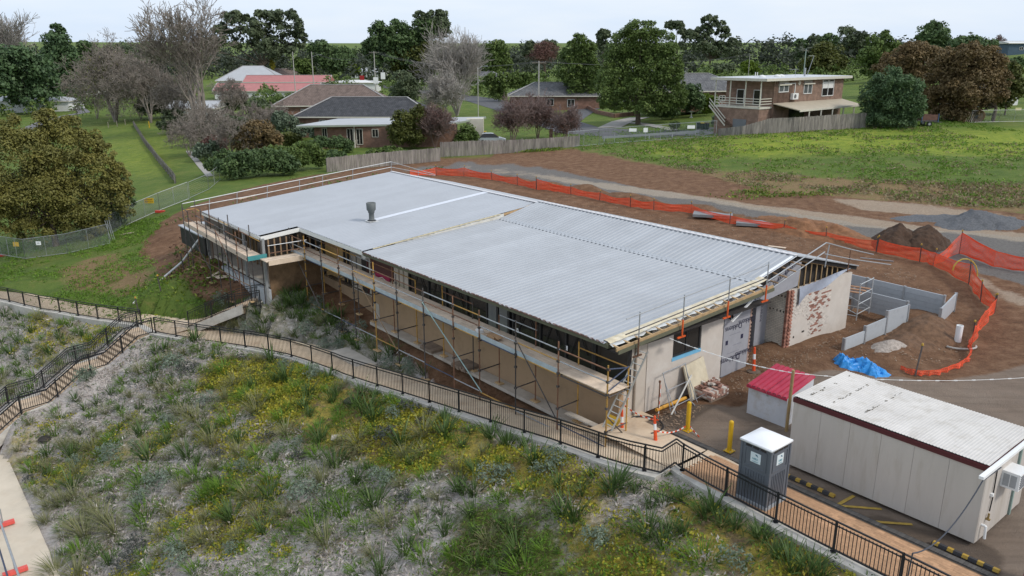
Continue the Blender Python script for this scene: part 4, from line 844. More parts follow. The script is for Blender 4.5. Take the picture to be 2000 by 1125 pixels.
Pf = lambda px, py: onA(36.6, px, py)
top = [(356, 398), (500, 368), (763.75, 316), (850, 341)]; bot = [(372, 404), (500, 381), (763.75, 326.5), (850, 343)]
for L_ in (top, bot):
    for p, q in zip(L_, L_[1:]): MB().tube(Pf(*p), Pf(*q), .03, 6).build('rail', M_steel, fgr)
for x in (409, 463, 522, 585, 630, 689, 764, 817):
    yt = np.interp(x, [t[0] for t in top], [t[1] for t in top]); MB().tube(Pf(x, yt), Pf(x, yt + (24 if x < 700 else 20)), .025, 6).build('post', M_steel, fgr)
# ---------------------------------------------------------------- site office, toilet, bin
M_cab = mat('cabin_panel', (.50, .455, .41), .6, .05, .8, stain=(.37, .32, .26), stain_amt=.55, stain_scale=1.3, stretch=(2.2, 2.2, .35), bump=.08)
M_cabroof = mat('cabin_roof', (.58, .55, .515), .7, .09, .9, stain=(.30, .26, .2), stain_amt=.4, stain_scale=2.0, stretch=(1, 1, 1))
M_mtrim = mat('maroon_trim', (.085, .018, .022), .5, .1, 3)
A0, A1, S0c, S1c = -12.3, -6.2, .3, 3.75; ZB, ZTc = .12, 2.62
off_ = thing('site_office', 'cream portable site office with maroon roof trim and grey roof on the car park', 'portable cabin', B(-9.2, 2, .1))
MB().bab(A0 + .06, A1 - .06, S0c + .06, S1c - .06, ZB + .05, ZTc - .06).build('core', M_cab, off_)
for i in range(6):
    a0 = A0 + (A1 - A0) * i / 6; a1 = A0 + (A1 - A0) * (i + 1) / 6
    MB().bab(a0 + .004, a1 - .004, S0c, S0c + .05, ZB, ZTc - .16).build('wall_panel', M_cab, off_); MB().bab(a0 + .004, a1 - .004, S1c - .05, S1c, ZB, ZTc - .16).build('wall_panel', M_cab, off_)
for i in range(3):
    s0 = S0c + .055 + (S1c - S0c - .11) * i / 3; s1 = S0c + .055 + (S1c - S0c - .11) * (i + 1) / 3
    MB().bab(A0, A0 + .05, s0 + .005, s1 - .005, ZB, ZTc - .16).build('end_panel', M_cab, off_); MB().bab(A1 - .05, A1, s0 + .005, s1 - .005, ZB, ZTc - .16).build('end_panel', M_cab, off_)
MB().bab(A0 - .02, A1 + .02, S0c - .03, S0c + .03, ZTc - .16, ZTc).build('roof_trim', M_mtrim, off_); MB().bab(A0 - .02, A1 + .02, S1c - .03, S1c + .03, ZTc - .16, ZTc).build('roof_trim', M_mtrim, off_)
MB().bab(A0 - .03, A0 + .03, S0c + .03, S1c - .03, ZTc - .16, ZTc - .01).build('roof_trim', M_mtrim, off_); MB().bab(A1 - .03, A1 + .03, S0c + .03, S1c - .03, ZTc - .16, ZTc - .01).build('roof_trim', M_mtrim, off_)
nrib = 66
for k in range(6):                                              # roof sheets, ribbed across
    a0 = A0 - .02 + (A1 - A0 + .04) * k / 6; a1 = A0 - .02 + (A1 - A0 + .04) * (k + 1) / 6; prf = []
    for i in range(11):
        x = a0 + (a1 - a0) * i / 11; d = (a1 - a0) / 11; prf += [(x, .012), (x + d * .55, .012), (x + d * .66, .024), (x + d * .9, .024)]
    prf.append((a1, .012 if k < 5 else .012))
    MB().grid([[B(x, s, ZTc + z + .04 - .02 * abs(s - 2) / 1.7 + .004 * k) for x, z in prf] for s in (S0c + .01, 2.03, S1c - .01)]).build('roof_sheet', M_cabroof, off_)
mo = MB(); RM = random.Random(12)
for aa in (A1 - .35, A1 - 1.15, A1 - 2.2):
    for i in range(22):
        s = S0c + .5 + RM.random() ** 1.5 * 2.6; mo.box(B(aa + RM.uniform(-.05, .05), s, ZTc + .082), (RM.uniform(.01, .035), RM.uniform(.02, .09), .010), AX)
tag(mo.build('moss', mat('dark_moss', (.15, .13, .10), .95, .3, 8), off_), kind='stuff')
gt = MB().bar(B(A0 - .10, S0c - .75, ZTc - .04), B(A0 - .10, S1c + .2, ZTc - .04), .13, .09).build('end_gutter', M_whitepaint, off_)
for a in (A0 + .5, A0 + 2, A0 + 3.7, A1 - .5):
    for s in (S0c + .35, S1c - .35): MB().bab(a - .12, a + .12, s - .12, s + .12, -.02, ZB + .05).build('support_block', mat('block_dark', (.1, .08, .06), .9, .2, 4), off_)
acx = MB().bab(A0 - .48, A0, 1.55, 2.25, 1.55, 2.08).build('air_conditioner', M_whitepaint, off_)
for i in range(2): MB().bab(A0 - .40 + .19 * i, A0 - .24 + .19 * i, 1.54, 1.555, 1.62, 2.0).build('side_grille', mat('grille_grey', (.35, .36, .37), .6, .1, 9), acx)
for i in range(7): MB().bab(A0 - .495, A0 - .48, 1.6, 2.2, 1.60 + i * .065, 1.63 + i * .065).build('louvre', mat('louvre_dark', (.12, .12, .13), .6, .1, 9), acx)
MB().path([B(A0 - .03, .98, 2.4), B(A0 - .04, 1.0, 1.3), B(A0 - .04, .95, .95)], .018, 6).build('power_lead', M_black, off_)
MB().bab(A0 - .07, A0, .88, .98, 1.45, 1.54).build('power_inlet', M_whitepaint, off_)
MB().tube(B(A0 - .06, .9, .9), B(A0 - .06, .88, .7), .03, 6).bab(A0 - .12, A0, .84, .92, .70, .74).build('water_tap', mat('brass_tap', (.25, .17, .06), .4, .15, 5), off_)
MB().path([B(A0, .62, .62), B(A0 - .12, .62, .62), B(A0 - .14, .62, .22)], .04, 8).build('waste_pipe', M_whitepaint, off_)
MB().bab(A0 - .06, A0 + .02, 2.75, 2.85, .1, 2.4).build('corner_post', mat('green_post', (.22, .30, .27), .6, .1, 3), off_)
# cable from the office gutter over the path to the balustrade and down to the garden
pc = [B(A0 - .02, .98, ZTc - .2), B(A0 - .1, S0c - .3, ZTc - .1), onS(-.05, 1880, 945)]
pc = [B(A0 - .12, .95, 2.42), B(A0 - .14, S0c - .72, 2.5)]; q1 = B(-11.9, -2.95, 1.02)
for t in np.linspace(.08, 1, 14): pc.append(pc[1] * (1 - t) + q1 * t - ZV * .9 * 4 * t * (1 - t) * .6)
pc += [q1 + ZV * -.9 - BV * .08, B(-11.2, -3.5, -.1), B(-9.9, -3.6, -.05)]
tag(MB().path(pc, .02, 6).build('power_cable', mat('cable_grey', (.06, .065, .08), .5, .1, 4)), 'dark power cable sagging from the site office gutter to the balustrade', 'cable')
# toilet
M_pt = mat('toilet_grey', (.115, .125, .145), .5, .08, 2); M_pt2 = mat('toilet_base', (.30, .33, .36), .6, .12, 3)
ta, ts = -6.87, -2.27; pt = thing('portable_toilet', 'grey plastic portable toilet with a white roof standing on the paved path', 'portable toilet', B(ta, ts, .06))
hw = .53
MB().bab(ta - hw, ta + hw, ts - hw, ts + hw, .16, 2.12).build('cabin', M_pt, pt); MB().bab(ta - hw - .03, ta + hw + .03, ts - hw - .03, ts + hw + .03, .05, .18).build('base', M_pt2, pt)
for da in (-1, 1):
    for ds in (-1, 1): MB().bab(ta + da * (hw - .05), ta + da * (hw + .025), ts + ds * (hw - .05), ts + ds * (hw + .025), .18, 2.12).build('corner_post', M_pt, pt)
rows = []
for u in np.linspace(-1, 1, 9): rows.append([B(ta + u * (hw + .05), ts + v_ * (hw + .05), 2.16 + .17 * (1 - abs(u) ** 2.4) * (1 - abs(v_) ** 2.4) + .02) for v_ in np.linspace(-1, 1, 9)])
rf = MB().grid(rows); rf.bab(ta - hw - .05, ta + hw + .05, ts - hw - .05, ts + hw + .05, 2.11, 2.17); rf.build('roof', mat('toilet_roof', (.80, .80, .81), .4, .03, 3), pt, True)
for face in ('front', 'end'):
    def fb(u0, u1, z0, z1, d, dd=0.0):
        m = MB()
        if face == 'front': m.bab(ta + u0, ta + u1, ts - hw - d, ts - hw - dd, z0, z1)
        else: m.bab(ta - hw - d, ta - hw - dd, ts + u0, ts + u1, z0, z1)
        return m
    fr_ = fb(-.40, .40, 1.93, 1.97, .022)
    for z0, z1, u0, u1 in ((1.33, 1.37, -.40, .40), (1.37, 1.93, -.40, -.36), (1.37, 1.93, .36, .40)):
        w2 = fb(u0, u1, z0, z1, .022); fr_.add(w2.v, w2.f)
    fr_.build('panel_frame', M_pt, pt)
    for i in range(8): fb(-.36 + i * .095, -.315 + i * .095, .35, 1.22, .02).build('rib', M_pt, pt)
    for i in range(3): fb(-.36 + i * .26, -.16 + i * .26, 2.0, 2.06, .02).build('vent_slot', M_dark, pt)
    sgn = fb(-.19, .17, 1.52, 1.86, .014).build('sign_plate', mat('sign_pale', (.66, .72, .74), .5, .04, 3), pt)
    if face == 'front': o = B(ta, ts - hw - .018, 1.62); ux = -AV
    else: o = B(ta - hw - .018, ts, 1.62); ux = BV
    letters('HIRE', o + ZV * .03, ux, ZV, .10, mat('sign_teal_text', (.10, .30, .36), .5, .05, 3), sgn); letters('1300 000 000', o - ZV * .06, ux, ZV, .04, mat('sign_teal_text', (0, 0, 0)), sgn)
    nn = np.cross(ux, ZV); MB().prism([o + ux * u + ZV * (v_ + .14) for u, v_ in ((-.02, .05), (.06, .06), (.10, -.02), (.05, .0))], nn * .002).build('leaf_emblem', mat('emblem_blue', (.06, .15, .22), .5, .05, 3), sgn)
# skip bin with red lid
bn = thing('waste_bin', 'white steel waste bin with ribbed red lid beside the site office', 'waste bin', B(-3.7, 3.8, .05)); ba0, ba1, bs0, bs1 = -4.55, -2.85, 2.75, 4.55
M_bin = mat('bin_white', (.56, .575, .61), .5, .07, 1.5, stain=(.30, .22, .12), stain_amt=.45, stain_scale=1.6)
MB().prism([B(ba0, bs0, .08), B(ba1, bs0, .08), B(ba1, bs0, 1.28), B(ba0, bs0, 1.28)], BV * .03).build('front_panel', M_bin, bn)
MB().prism([B(ba0, bs0 + .03, .08), B(ba0, bs1, .08), B(ba0, bs1, 1.62), B(ba0, bs0 + .03, 1.28)], AV * .03).build('side_panel', M_bin, bn); MB().prism([B(ba1 - .03, bs0 + .03, .08), B(ba1 - .03, bs1, .08), B(ba1 - .03, bs1, 1.62), B(ba1 - .03, bs0 + .03, 1.28)], AV * .03).build('side_panel', M_bin, bn)
MB().bab(ba0, ba1, bs1 - .03, bs1, .08, 1.62).build('back_panel', M_bin, bn); MB().bab(ba0 + .03, ba1 - .03, bs0 + .03, bs1 - .03, .1, .3).build('floor_pan', M_dark, bn)
M_lid = mat('red_lid', (.40, .03, .065), .6, .14, 2, stain=(.46, .10, .12), stain_amt=.5, stain_scale=1.5)
for k in range(2):
    a0 = ba0 - .04 + k * .90; a1 = a0 + .87; prf = []
    for i in range(4): x = a0 + .87 * i / 4; d = .87 / 4; prf += [(x, 0), (x + d * .12, 0), (x + d * .2, .05), (x + d * .85, .05), (x + d * .93, 0)]
    prf.append((a1, 0)); g_ = [[B(x, s, z + .02 + 1.30 + (s - bs0) * .19) for x, z in prf] for s in (bs0 - .10, bs1 + .04)]
    m = MB().grid(g_); m.bar(B(a0, bs0 - .11, 1.27), B(a1, bs0 - .11, 1.27), .03, .10); m.build('lid', M_lid, bn)
for a in (ba0 + .2, ba1 - .2): MB().tube(B(a - .05, bs0 + .15, .06), B(a + .05, bs0 + .15, .06), .07, 8).build('castor', M_black, bn)
MB().bab(-3.74, -3.68, bs0 - .05, bs0, 1.1, 1.24).build('lid_catch', M_steel, bn)
# timber post with the white flag rope
pp = B(-4.75, 2.55, 0); MB_ = MB().tube(pp, pp + ZV * 2.55 + BV * .04, .06, 10); tag(MB_.build('timber_post', mat('pine_post', (.33, .23, .11), .8, .2, 5)), 'round pine post standing between the waste bin and site office', 'post')
top_p = pp + ZV * 2.45
def sag(p, q, d, n=24): return [p + (q - p) * t - ZV * d * 4 * t * (1 - t) for t in np.linspace(0, 1, n)]
rope_pts = sag(B(-.75, .3, 3.2), top_p, .15, 30); rope2 = sag(top_p, B(-12.5, 15.5, 1.9), .5, 40); allp = rope_pts + rope2[1:]
fl = thing('flag_rope', 'white flagging line strung from the gable over the pine post across the car park', 'rope', B(-4, 2, 2)); rr_ = MB().path(allp, .008, 4); rr_.build('line', M_whitepaint, fl)
fm = unit('flag', M_whitepaint, (.16, .02, .035))
for i in range(0, len(allp) - 1, 2):
    d = allp[i + 1] - allp[i]; d /= np.linalg.norm(d); y = np.cross(ZV, d); y /= np.linalg.norm(y); inst('flag', fm, fl, (allp[i] + allp[i + 1]) / 2, (d, y, np.cross(d, y)))
# bollards
M_yel = mat('yellow_paint', (.62, .37, .015), .5, .1, 3, stain=(.3, .2, .05), stain_amt=.3)
for a, s, lab in ((-2.25, -.17, 'yellow bollard with striped tape round its foot, nearest the gable wall'), (-4.24, -.3, 'plain yellow bollard nearest the grey toilet')):
    t = thing('bollard', lab, 'bollard', B(a, s, 0), 'yellow bollards'); MB().lathe(B(a, s, .0), [(.085, 0), (.085, 1.13), (.075, 1.17), (.04, 1.2)], 14).build('tube', M_yel, t, False)
    MB().box(B(a, s, .012), (.32, .32, .02), AX).build('foot_plate', M_yel, t)
    for i in range(4): MB().tube(B(a + .12 * (1 if i % 2 else -1), s + .12 * (1 if i // 2 else -1), .02), B(a + .12 * (1 if i % 2 else -1), s + .12 * (1 if i // 2 else -1), .06), .018, 6).build('bolt', M_steel, t)
M_del = mat('delineator_orange', (.72, .085, .02), .5, .08, 3); M_refl = mat('reflective_white', (.78, .78, .77), .35, .03, 3); M_rub = mat('rubber_base', (.055, .053, .052), .85, .2, 4); M_mudb = mat('muddy_base', (.13, .095, .07), .9, .2, 4)
for (a, s, lean, lab, bm) in ((-2.05, -1.75, .10, 'orange and white delineator post leaning on a black base beside the path', M_rub), (-.55, -1.95, .05, 'orange and white delineator post beside the ladder foot under the scaffold', M_rub), (-.75, 6.3, .05, 'orange and white delineator post on a muddy round base, near the wrapped wall', M_mudb)):
    t = thing('delineator_post', lab, 'delineator', B(a, s, .0), 'delineator posts'); o = gp(B(a, s, 0)); ax_ = (AV * lean * 1.2 + ZV); ax_ /= np.linalg.norm(ax_)
    MB().lathe(o + ZV * .0, [(.30, 0), (.30, .05), (.16, .08)], 10).build('base', bm, t)
    MB().tube(o + ax_ * .05, o + ax_ * .62, .075, 10, .06).build('lower_sleeve', M_del, t); MB().tube(o + ax_ * .62, o + ax_ * .86, .06, 10, .055).build('reflective_band', M_refl, t); MB().tube(o + ax_ * .86, o + ax_ * 1.08, .055, 10, .05).build('upper_sleeve', M_del, t); MB().lathe(o + ax_ * 1.08, [(.045, 0), (.05, .05), (.02, .1)], 8).build('grip', M_del, t)
# striped tape
M_tape = mat('pink_tape', (.66, .28, .29), .5, .1, 3)
tp = thing('barrier_tape', 'red and white barrier tape drooping between delineator post and yellow bollard', 'barrier tape', B(-2.1, -1, .3))
for pts in (sag(B(-2.08, -1.72, .85), B(-.6, -1.93, .95), .12, 14), sag(B(-2.05, -1.7, .4), B(-2.25, -.3, .22), .16, 14), sag(B(-.6, -1.9, .95), B(.1, -.9, .9), .1, 10), sag(B(-2.25, -.1, .2), B(-2.9, -.3, .03), .02, 6), sag(B(-2.05, -1.7, .95), B(-.55, .2, 1.2), .12, 10)):
    for i, (p, q) in enumerate(zip(pts, pts[1:])): MB().bar(p, q, .012, .05).build('tape_stripe', M_refl if i % 2 else M_del, tp)
# brick stack on a pallet
plt_ = thing('pallet', 'weathered timber pallet under the stack of salvaged bricks', 'pallet', B(-.75, 3.0, .02)); pc_ = (-.78, 3.02); PA = .6; PS = .6
M_pal = mat('pallet_wood', (.24, .18, .135), .9, .22, 4, rnd=.15); us1 = unit('slat', M_pal, (1.2, .1, .025)); ub1 = unit('bearer', M_pal, (.1, 1.2, .09))
for i in range(7): inst('slat', us1, plt_, B(pc_[0], pc_[1] - .55 + i * .183, .145), AX)
for i in range(3): inst('bearer', ub1, plt_, B(pc_[0] - .54 + i * .54, pc_[1], .085), AX); inst('slat', us1, plt_, B(pc_[0], pc_[1] - .55 + i * .55, .028), AX)
bs_ = thing('brick_stack', 'stack of salvaged red bricks with old mortar, tumbled loose on top', 'brick stack', B(pc_[0], pc_[1], .16))
mA = [unit('brick', M_brick, (.23, .11, .076)), unit('brick', M_brickw, (.23, .11, .076)), unit('brick', mat('mortared_brick', (.40, .25, .20), .9, .3, 10, rnd=.3), (.23, .11, .076))]
RK = random.Random(9)
for k in range(4):
    for i in range(5):
        for j in range(10):
            if k < 3 and 0 < i < 4 and 0 < j < 9: continue
            if k == 3 and RK.random() < .12: continue
            u = (AV, BV, ZV); pz = .16 + .04 + k * .08
            inst('brick', mA[RK.choice([0, 1, 1, 2, 2])], bs_, B(pc_[0] - .47 + i * .236 + RK.uniform(-.01, .01), pc_[1] - .52 + j * .116, pz), u)
for i in range(20):
    th_ = RK.uniform(0, 3.1); tl = RK.uniform(-.35, .35); d = AV * math.cos(th_) + BV * math.sin(th_); y = np.cross(ZV, d); z = ZV * math.cos(tl) + d * math.sin(tl); d = d * math.cos(tl) - ZV * math.sin(tl)
    inst('brick', mA[RK.choice([0, 0, 2, 1])], bs_, B(pc_[0] + RK.gauss(-.05, .24), pc_[1] + RK.gauss(.18, .24), .53 + RK.uniform(0, .10)), (d, y, z))
# things leaning on the gable wall
fr = thing('temporary_barrier', 'galvanised temporary fence frame leaning against the gable wall below the window', 'frame', B(-.4, 1.2, 0), 'frames against the gable wall')
f0, f1 = B(-.8, .55, .02), B(-.7, 2.15, .02); ftop = AV * .5 + ZV * 1.5
for t in (0, .5, 1): MB().tube(f0 + ftop * (t * .92 + .08), f1 + ftop * (t * .92 + .08), .02, 6).build('rail', M_steel, fr)
for t in (0.03, .97): MB().tube(f0 + (f1 - f0) * t, f0 + (f1 - f0) * t + ftop, .02, 6).build('leg', M_steel, fr); MB().tube(f0 + (f1 - f0) * t - AV * .25, f0 + (f1 - f0) * t + ftop * .8, .016, 6).build('brace', M_steel, fr)
md = thing('timber_door', 'old cream panelled door with wire grid leaning against the gable wall behind the brick stack', 'door', B(-.3, 2.7, 0)); d0 = B(-.62, 2.05, .0); d1 = B(-.55, 3.45, .12); dtp = AV * .5 + ZV * 1.35
nrm = np.cross(d1 - d0, dtp); nrm /= np.linalg.norm(nrm)
MB().prism([d0, d1, d1 + dtp, d0 + dtp], nrm * .04).build('panel', mat('aged_cream', (.56, .49, .36), .7, .12, 3, stain=(.35, .27, .16), stain_amt=.4), md)
for t in np.linspace(.28, .95, 7): MB().bar(d0 + (d1 - d0) * t + dtp * .02 - nrm * .006, d0 + (d1 - d0) * t + dtp * .98 - nrm * .006, .012).build('grid_wire', M_steel, md)
for t in np.linspace(.1, .95, 6): MB().bar(d0 + (d1 - d0) * .25 + dtp * t - nrm * .006, d1 + dtp * t - nrm * .006, .012).build('grid_wire', M_steel, md)
MB().bar(d0 + (d1 - d0) * .08 - nrm * .03, d0 + (d1 - d0) * .08 + dtp - nrm * .03, .13, .03).build('stile', M_wood, md); MB().bar(d0 + (d1 - d0) * .92 - nrm * .03, d0 + (d1 - d0) * .92 + dtp - nrm * .03, .06, .03).build('stile', M_wood, md)
tag(MB().tube(atz(1311, 810, .05), B(-.55, 2.1, 1.12), .035, 8).build('prop_pole', mat('pale_pole', (.52, .50, .46), .5, .12, 4)), 'pale grey pole propped diagonally against the leaning door', 'pole')
sw = thing('yard_broom', 'thin T-headed yard squeegee lying against the brick stack', 'broom', atz(1350, 785, .0)); q0 = atz(1351, 783, .05); MB().tube(q0, B(-1.25, 2.75, .55), .014, 6).build('handle', M_steel, sw); MB().bar(atz(1344, 779, .05), atz(1357, 792, .05), .04, .05).build('head', M_steel, sw)
tag(MB().tube(B(-.42, .15, .09), B(-.42, 2.0, .09), .075, 10).build('yellow_pipe', mat('orange_pipe', (.60, .31, .05), .5, .1, 3)), 'yellow round pipe lying along the foot of the gable wall', 'pipe')
tag(MB().bar(B(-.45, .25, 0), B(-.42, .28, 1.25), .05).box(B(-.42, .28, 1.28), (.07, .07, .08), AX).build('star_picket', M_rust), 'rusty star picket with a yellow cap beside the gable wall corner', 'picket')
# ladder at the scaffold end
ld = thing('ladder', 'aluminium ladder leaning up the right end of the scaffold', 'ladder', B(-.8, -2.5, -.1)); l0 = B(-.75, -3.05, -.12); l1 = B(-.72, -1.35, 2.95); sd_ = AV * .22; M_alu = mat('aluminium', (.42, .42, .39), .4, .12, 5, metal=.5)
l0 = onA(-.75, 1186, 838); l1 = onA(-.75, 1257, 683)
for sg_ in (-1, 1): MB().bar(l0 + sd_ * sg_, l1 + sd_ * sg_, .035, .07).build('stile', M_alu, ld)
for t in np.linspace(.05, .97, 13): MB().tube(l0 + (l1 - l0) * t - sd_, l0 + (l1 - l0) * t + sd_, .018, 6).build('rung', mat('rung_pale', (.58, .58, .56), .4, .1, 5), ld)
tag(MB().bar(atz(1108, 806, -.1), atz(1196, 846, -.05), .28, .05).build('timber_beam', M_conc), 'long pale board lying on the ground beneath the scaffold end', 'board')
tag(MB().box(B(-.1, -2.05, .12), (.6, .5, .03), (AV, (BV + ZV) / 1.414, (ZV - BV) / 1.414)).build('yellow_board', mat('yellow_board', (.60, .36, .03), .5, .1, 3)), 'small yellow board leaning behind the delineator post at the ladder', 'board')
tag(MB().path([B(-.9 + .75 * math.cos(t), -1.15 + .75 * math.sin(t), .03) for t in np.linspace(.2, 3.6, 16)], .035, 6).build('black_hose', M_black), 'black hose curving on the ground by the scaffold end', 'hose')
# pallets/stack of boards and bags under the scaffold
for (px, py, zz, lab) in ((847, 682, -.62, 'tidy stack of short boards on the apron left of the scaffold middle'), (911, 717, -.62, 'stack of short boards on the apron under the scaffold middle')):
    c = atz(px, py, zz); t = thing('board_stack', lab, 'board stack', c, 'board stacks on the apron'); mb_ = unit('board', M_pal, (.13, 1.0, .05))
    for k in range(3):
        for i in range(7): inst('board', mb_, t, c + AV * (-.5 + i * .16) + ZV * (.04 + k * .06) + BV * RB.uniform(-.04, .04), AX)
c = B(6.2, -2.9, DK + .16); t = thing('cardboard_carton', 'opened brown cardboard carton on the scaffold deck', 'carton', c); MB().box(c, (.5, .35, .22), AX).build('carton_body', mat('cardboard', (.40, .24, .13), .85, .1, 4), t)
for sg_ in (-1, 1): MB().box(c + AV * sg_ * .36 + ZV * .1, (.24, .34, .012), ((AV * .95 - ZV * .3 * sg_), BV, ZV)).build('flap', mat('cardboard', (0, 0, 0)), t)
tag(MB().box(B(7.2, -2.9, DK + .16), (.3, .22, .2), AX).build('white_bucket', M_whitepaint), 'small white box beside the cardboard carton on the scaffold deck', 'box')
# wheel stops
M_yb = mat('stop_yellow', (.42, .26, .04), .6, .1, 4); M_rb = mat('stop_black', (.045, .043, .045), .8, .15, 4)
for (a0, a1, s, lab) in ((-6.5, -8.3, -.32, 'black and yellow wheel stop between the grey toilet and site office'), (-11.45, -13.25, -.45, 'black and yellow wheel stop at the near corner of the site office')):
    t = thing('wheel_stop', lab, 'wheel stop', B((a0 + a1) / 2, s, .01), 'wheel stops'); MB().prism([B(a0, s - .075, .012), B(a0, s + .075, .012), B(a0, s + .045, .11), B(a0, s - .045, .11)], AV * (a1 - a0)).build('block', M_rb, t)
    for i in range(5): x = a0 + (a1 - a0) * (i * .225 + .02); MB().prism([B(x, s - .079, .03), B(x, s + .079, .03), B(x, s + .047, .114), B(x, s - .047, .114)], AV * (a1 - a0) * .09).build('yellow_block', M_yb, t)
M_lm = mat('worn_yellow_line', (.38, .25, .05), .8, .35, 4)
for pts in (((1634, 987), (1668, 968)), ((1634, 987), (1722, 994)), ((1700, 1018), (1782, 1024))):
    p, q = [atz(x, y, .012) for x, y in pts]; d = q - p; d /= np.linalg.norm(d); nn = np.cross(ZV, d) * .06; tag(MB().add([p - nn, q - nn, q + nn, p + nn], [(0, 1, 2, 3)]).build('painted_marking', M_lm), kind='structure')
# red car at the very edge
cr = thing('parked_car', 'dark red vehicle with a white cover, only its corner in view at the bottom right', 'car', atz(2040, 1150, 0)); cx = atz(1996, 1128, .9) + BV * .85; M_cr = mat('dark_red_car', (.13, .012, .02), .25, .05, 2, spec=.6)
c0 = AB(cx); a0, s0 = c0[0], c0[1]
MB().prism([B(a0, s0 - .85, .35), B(a0, s0 - .85, .85), B(a0, s0 - .75, 1.0), B(a0, s0 + .75, 1.0), B(a0, s0 + .85, .85), B(a0, s0 + .85, .35)], AV * -4.2).build('body', M_cr, cr)
MB().prism([B(a0 - .05, s0 - .8, 1.0), B(a0 - .05, s0 - .66, 1.14), B(a0 - .05, s0 + .66, 1.14), B(a0 - .05, s0 + .8, 1.0)], AV * -1.6).build('tray_cover', M_whitepaint, cr)
MB().prism([B(a0 - 1.7, s0 - .78, 1.0), B(a0 - 1.9, s0 - .62, 1.55), B(a0 - 3.0, s0 - .62, 1.55), B(a0 - 3.5, s0 - .78, 1.0)], BV * 1.5).build('cabin', M_glass, cr)
for da in (-.8, -3.4):
    for ds in (-.82, .66): MB().tube(B(a0 + da, s0 + ds, .33), B(a0 + da, s0 + ds + .17, .33), .33, 14).build('wheel', M_black, cr)
MB().bab(a0, a0 + .03, s0 - .75, s0 - .55, .6, .78).build('tail_light', mat('tail_red', (.4, .01, .01), .3, .05, 3), cr)
# blue tarpaulin heap
tc_ = AB(atz(1678, 722, .05)); rows = []; RT_ = np.random.default_rng(5)
for v_ in np.linspace(-1, 1, 22): rows.append([B(tc_[0] - u * 1.45, tc_[1] + v_ * .72 + .14 * math.sin(u * 5) + .05 * math.sin(u * 23), .02 + max(0, (1 - abs(v_) ** 2.2)) * max(0, 1 - abs(u) ** 3) * (.34 + .12 * math.sin(u * 7 + v_ * 4) + .09 * math.sin(u * 17 - v_ * 9) + .07 * abs(math.sin(u * 29 + v_ * 13)) + .10 * RT_.random()) * (1 - .3 * u)) for u in np.linspace(-1, 1, 40)])
tag(MB().grid(rows).build('tarpaulin', mat('blue_tarp', (.02, .24, .60), .42, .2, 3, bump=.8, bscale=5, spec=.5), None, False), 'crumpled bright blue tarpaulin over a heap behind the site office', 'tarpaulin')
# concrete sleeper retaining walls with steel posts
M_slp = mat('sleeper_concrete', (.39, .41, .43), .8, .10, 2, stain=(.22, .23, .25), stain_amt=.5, stain_scale=2, rnd=.08)
def sleepers(name, label, runs):
    t = thing(name, label, 'retaining wall', runs[0][0], 'grey sleeper retaining walls')
    for p, q, n, h, bays, z0 in runs:
        p = np.asarray(p); q = np.asarray(q); d = (q - p) / bays; l = np.linalg.norm(d); u = d / l; y = np.cross(ZV, u)
        me = unit('sleeper', M_slp, (l - .1, .075, h / n - .008))
        for b_ in range(bays):
            for k in range(n): inst('sleeper', me, t, p + d * (b_ + .5) + ZV * (z0 + h * (k + .5) / n), (u, y, ZV))
        for b_ in range(bays + 1): MB().box(p + d * b_ + ZV * (z0 + h / 2 - .05), (.10, .14, h + .15), (u, y, ZV)).build('steel_post', M_steel, t)
zz = lambda px, py, z: atz(px, py, z)
SLH = 1.05
b0, b1 = zz(1660, 583, .05), zz(1830, 626, .05)
sleepers('retaining_wall', 'long grey concrete sleeper wall at the back of the excavation with a return leg', [(b0 - (b1 - b0) * .25, b1 + (b1 - b0) * .04, 5, 1.5, 3, -.05), (zz(1832, 640, .05), zz(1862, 608, .05), 1, .95, 1, .1)])
c0_, c1_, c2_ = zz(1655, 622, .05), zz(1722, 640, .05), zz(1766, 616, .05)
sleepers('retaining_wall', 'grey sleeper wall in the middle of the excavation stepping down towards the front', [(zz(1664, 600, .05), zz(1768, 627, .05), 4, 1.1, 1, .0), (zz(1768, 640, .05), zz(1727, 653, .05), 1, 1.2, 1, .05), (zz(1727, 653, .05), zz(1686, 671, .05), 1, .85, 1, .05), (zz(1686, 671, .05), zz(1646, 687, .05), 1, .62, 1, .05)])
# mobile tower behind the wall
tw = thing('scaffold_tower', 'small aluminium mobile tower with brown boards beside the far wall corner', 'scaffold tower', B(.3, 17, 0)); M_al2 = mat('tower_aluminium', (.50, .51, .51), .4, .1, 5, metal=.3)
fx = [(-.35, 16.3), (.35, 16.3), (.35, 17.7), (-.35, 17.7)]
fx = [AB(zz(1672, 626, .1))[:2], AB(zz(1697, 612, .1))[:2]]; d_ = (fx[1][0] - fx[0][0], fx[1][1] - fx[0][1]); fx += [(fx[1][0] + 1.3, fx[1][1] - .4), (fx[0][0] + 1.3, fx[0][1] - .4)]
for a, s in fx: MB().tube(B(a, s, .1), B(a, s, 2.15), .03, 6).build('standard', M_al2, tw)
for z_ in (.45, 1.0, 1.5, 2.1):
    for (a, s), (a1, s1) in ((fx[0], fx[1]), (fx[3], fx[2])): MB().tube(B(a, s, z_), B(a1, s1, z_), .024, 6).build('rung', M_al2, tw)
for (a, s), (a1, s1) in ((fx[0], fx[3]), (fx[1], fx[2])): MB().tube(B(a, s, .45), B(a1, s1, 1.0), .02, 6).build('brace', M_al2, tw); MB().tube(B(a, s, .35), B(a1, s1, .35), .024, 6).build('ledger', M_al2, tw)
for i in range(3):
    t_ = (i + .5) / 3; p = B(fx[0][0] + d_[0] * t_, fx[0][1] + d_[1] * t_, 1.56); MB().bar(p, p + AV * 1.3 - BV * .4, .24, .04).build('plank', mat('brown_plank', (.33, .18, .10), .8, .2, 4), tw)
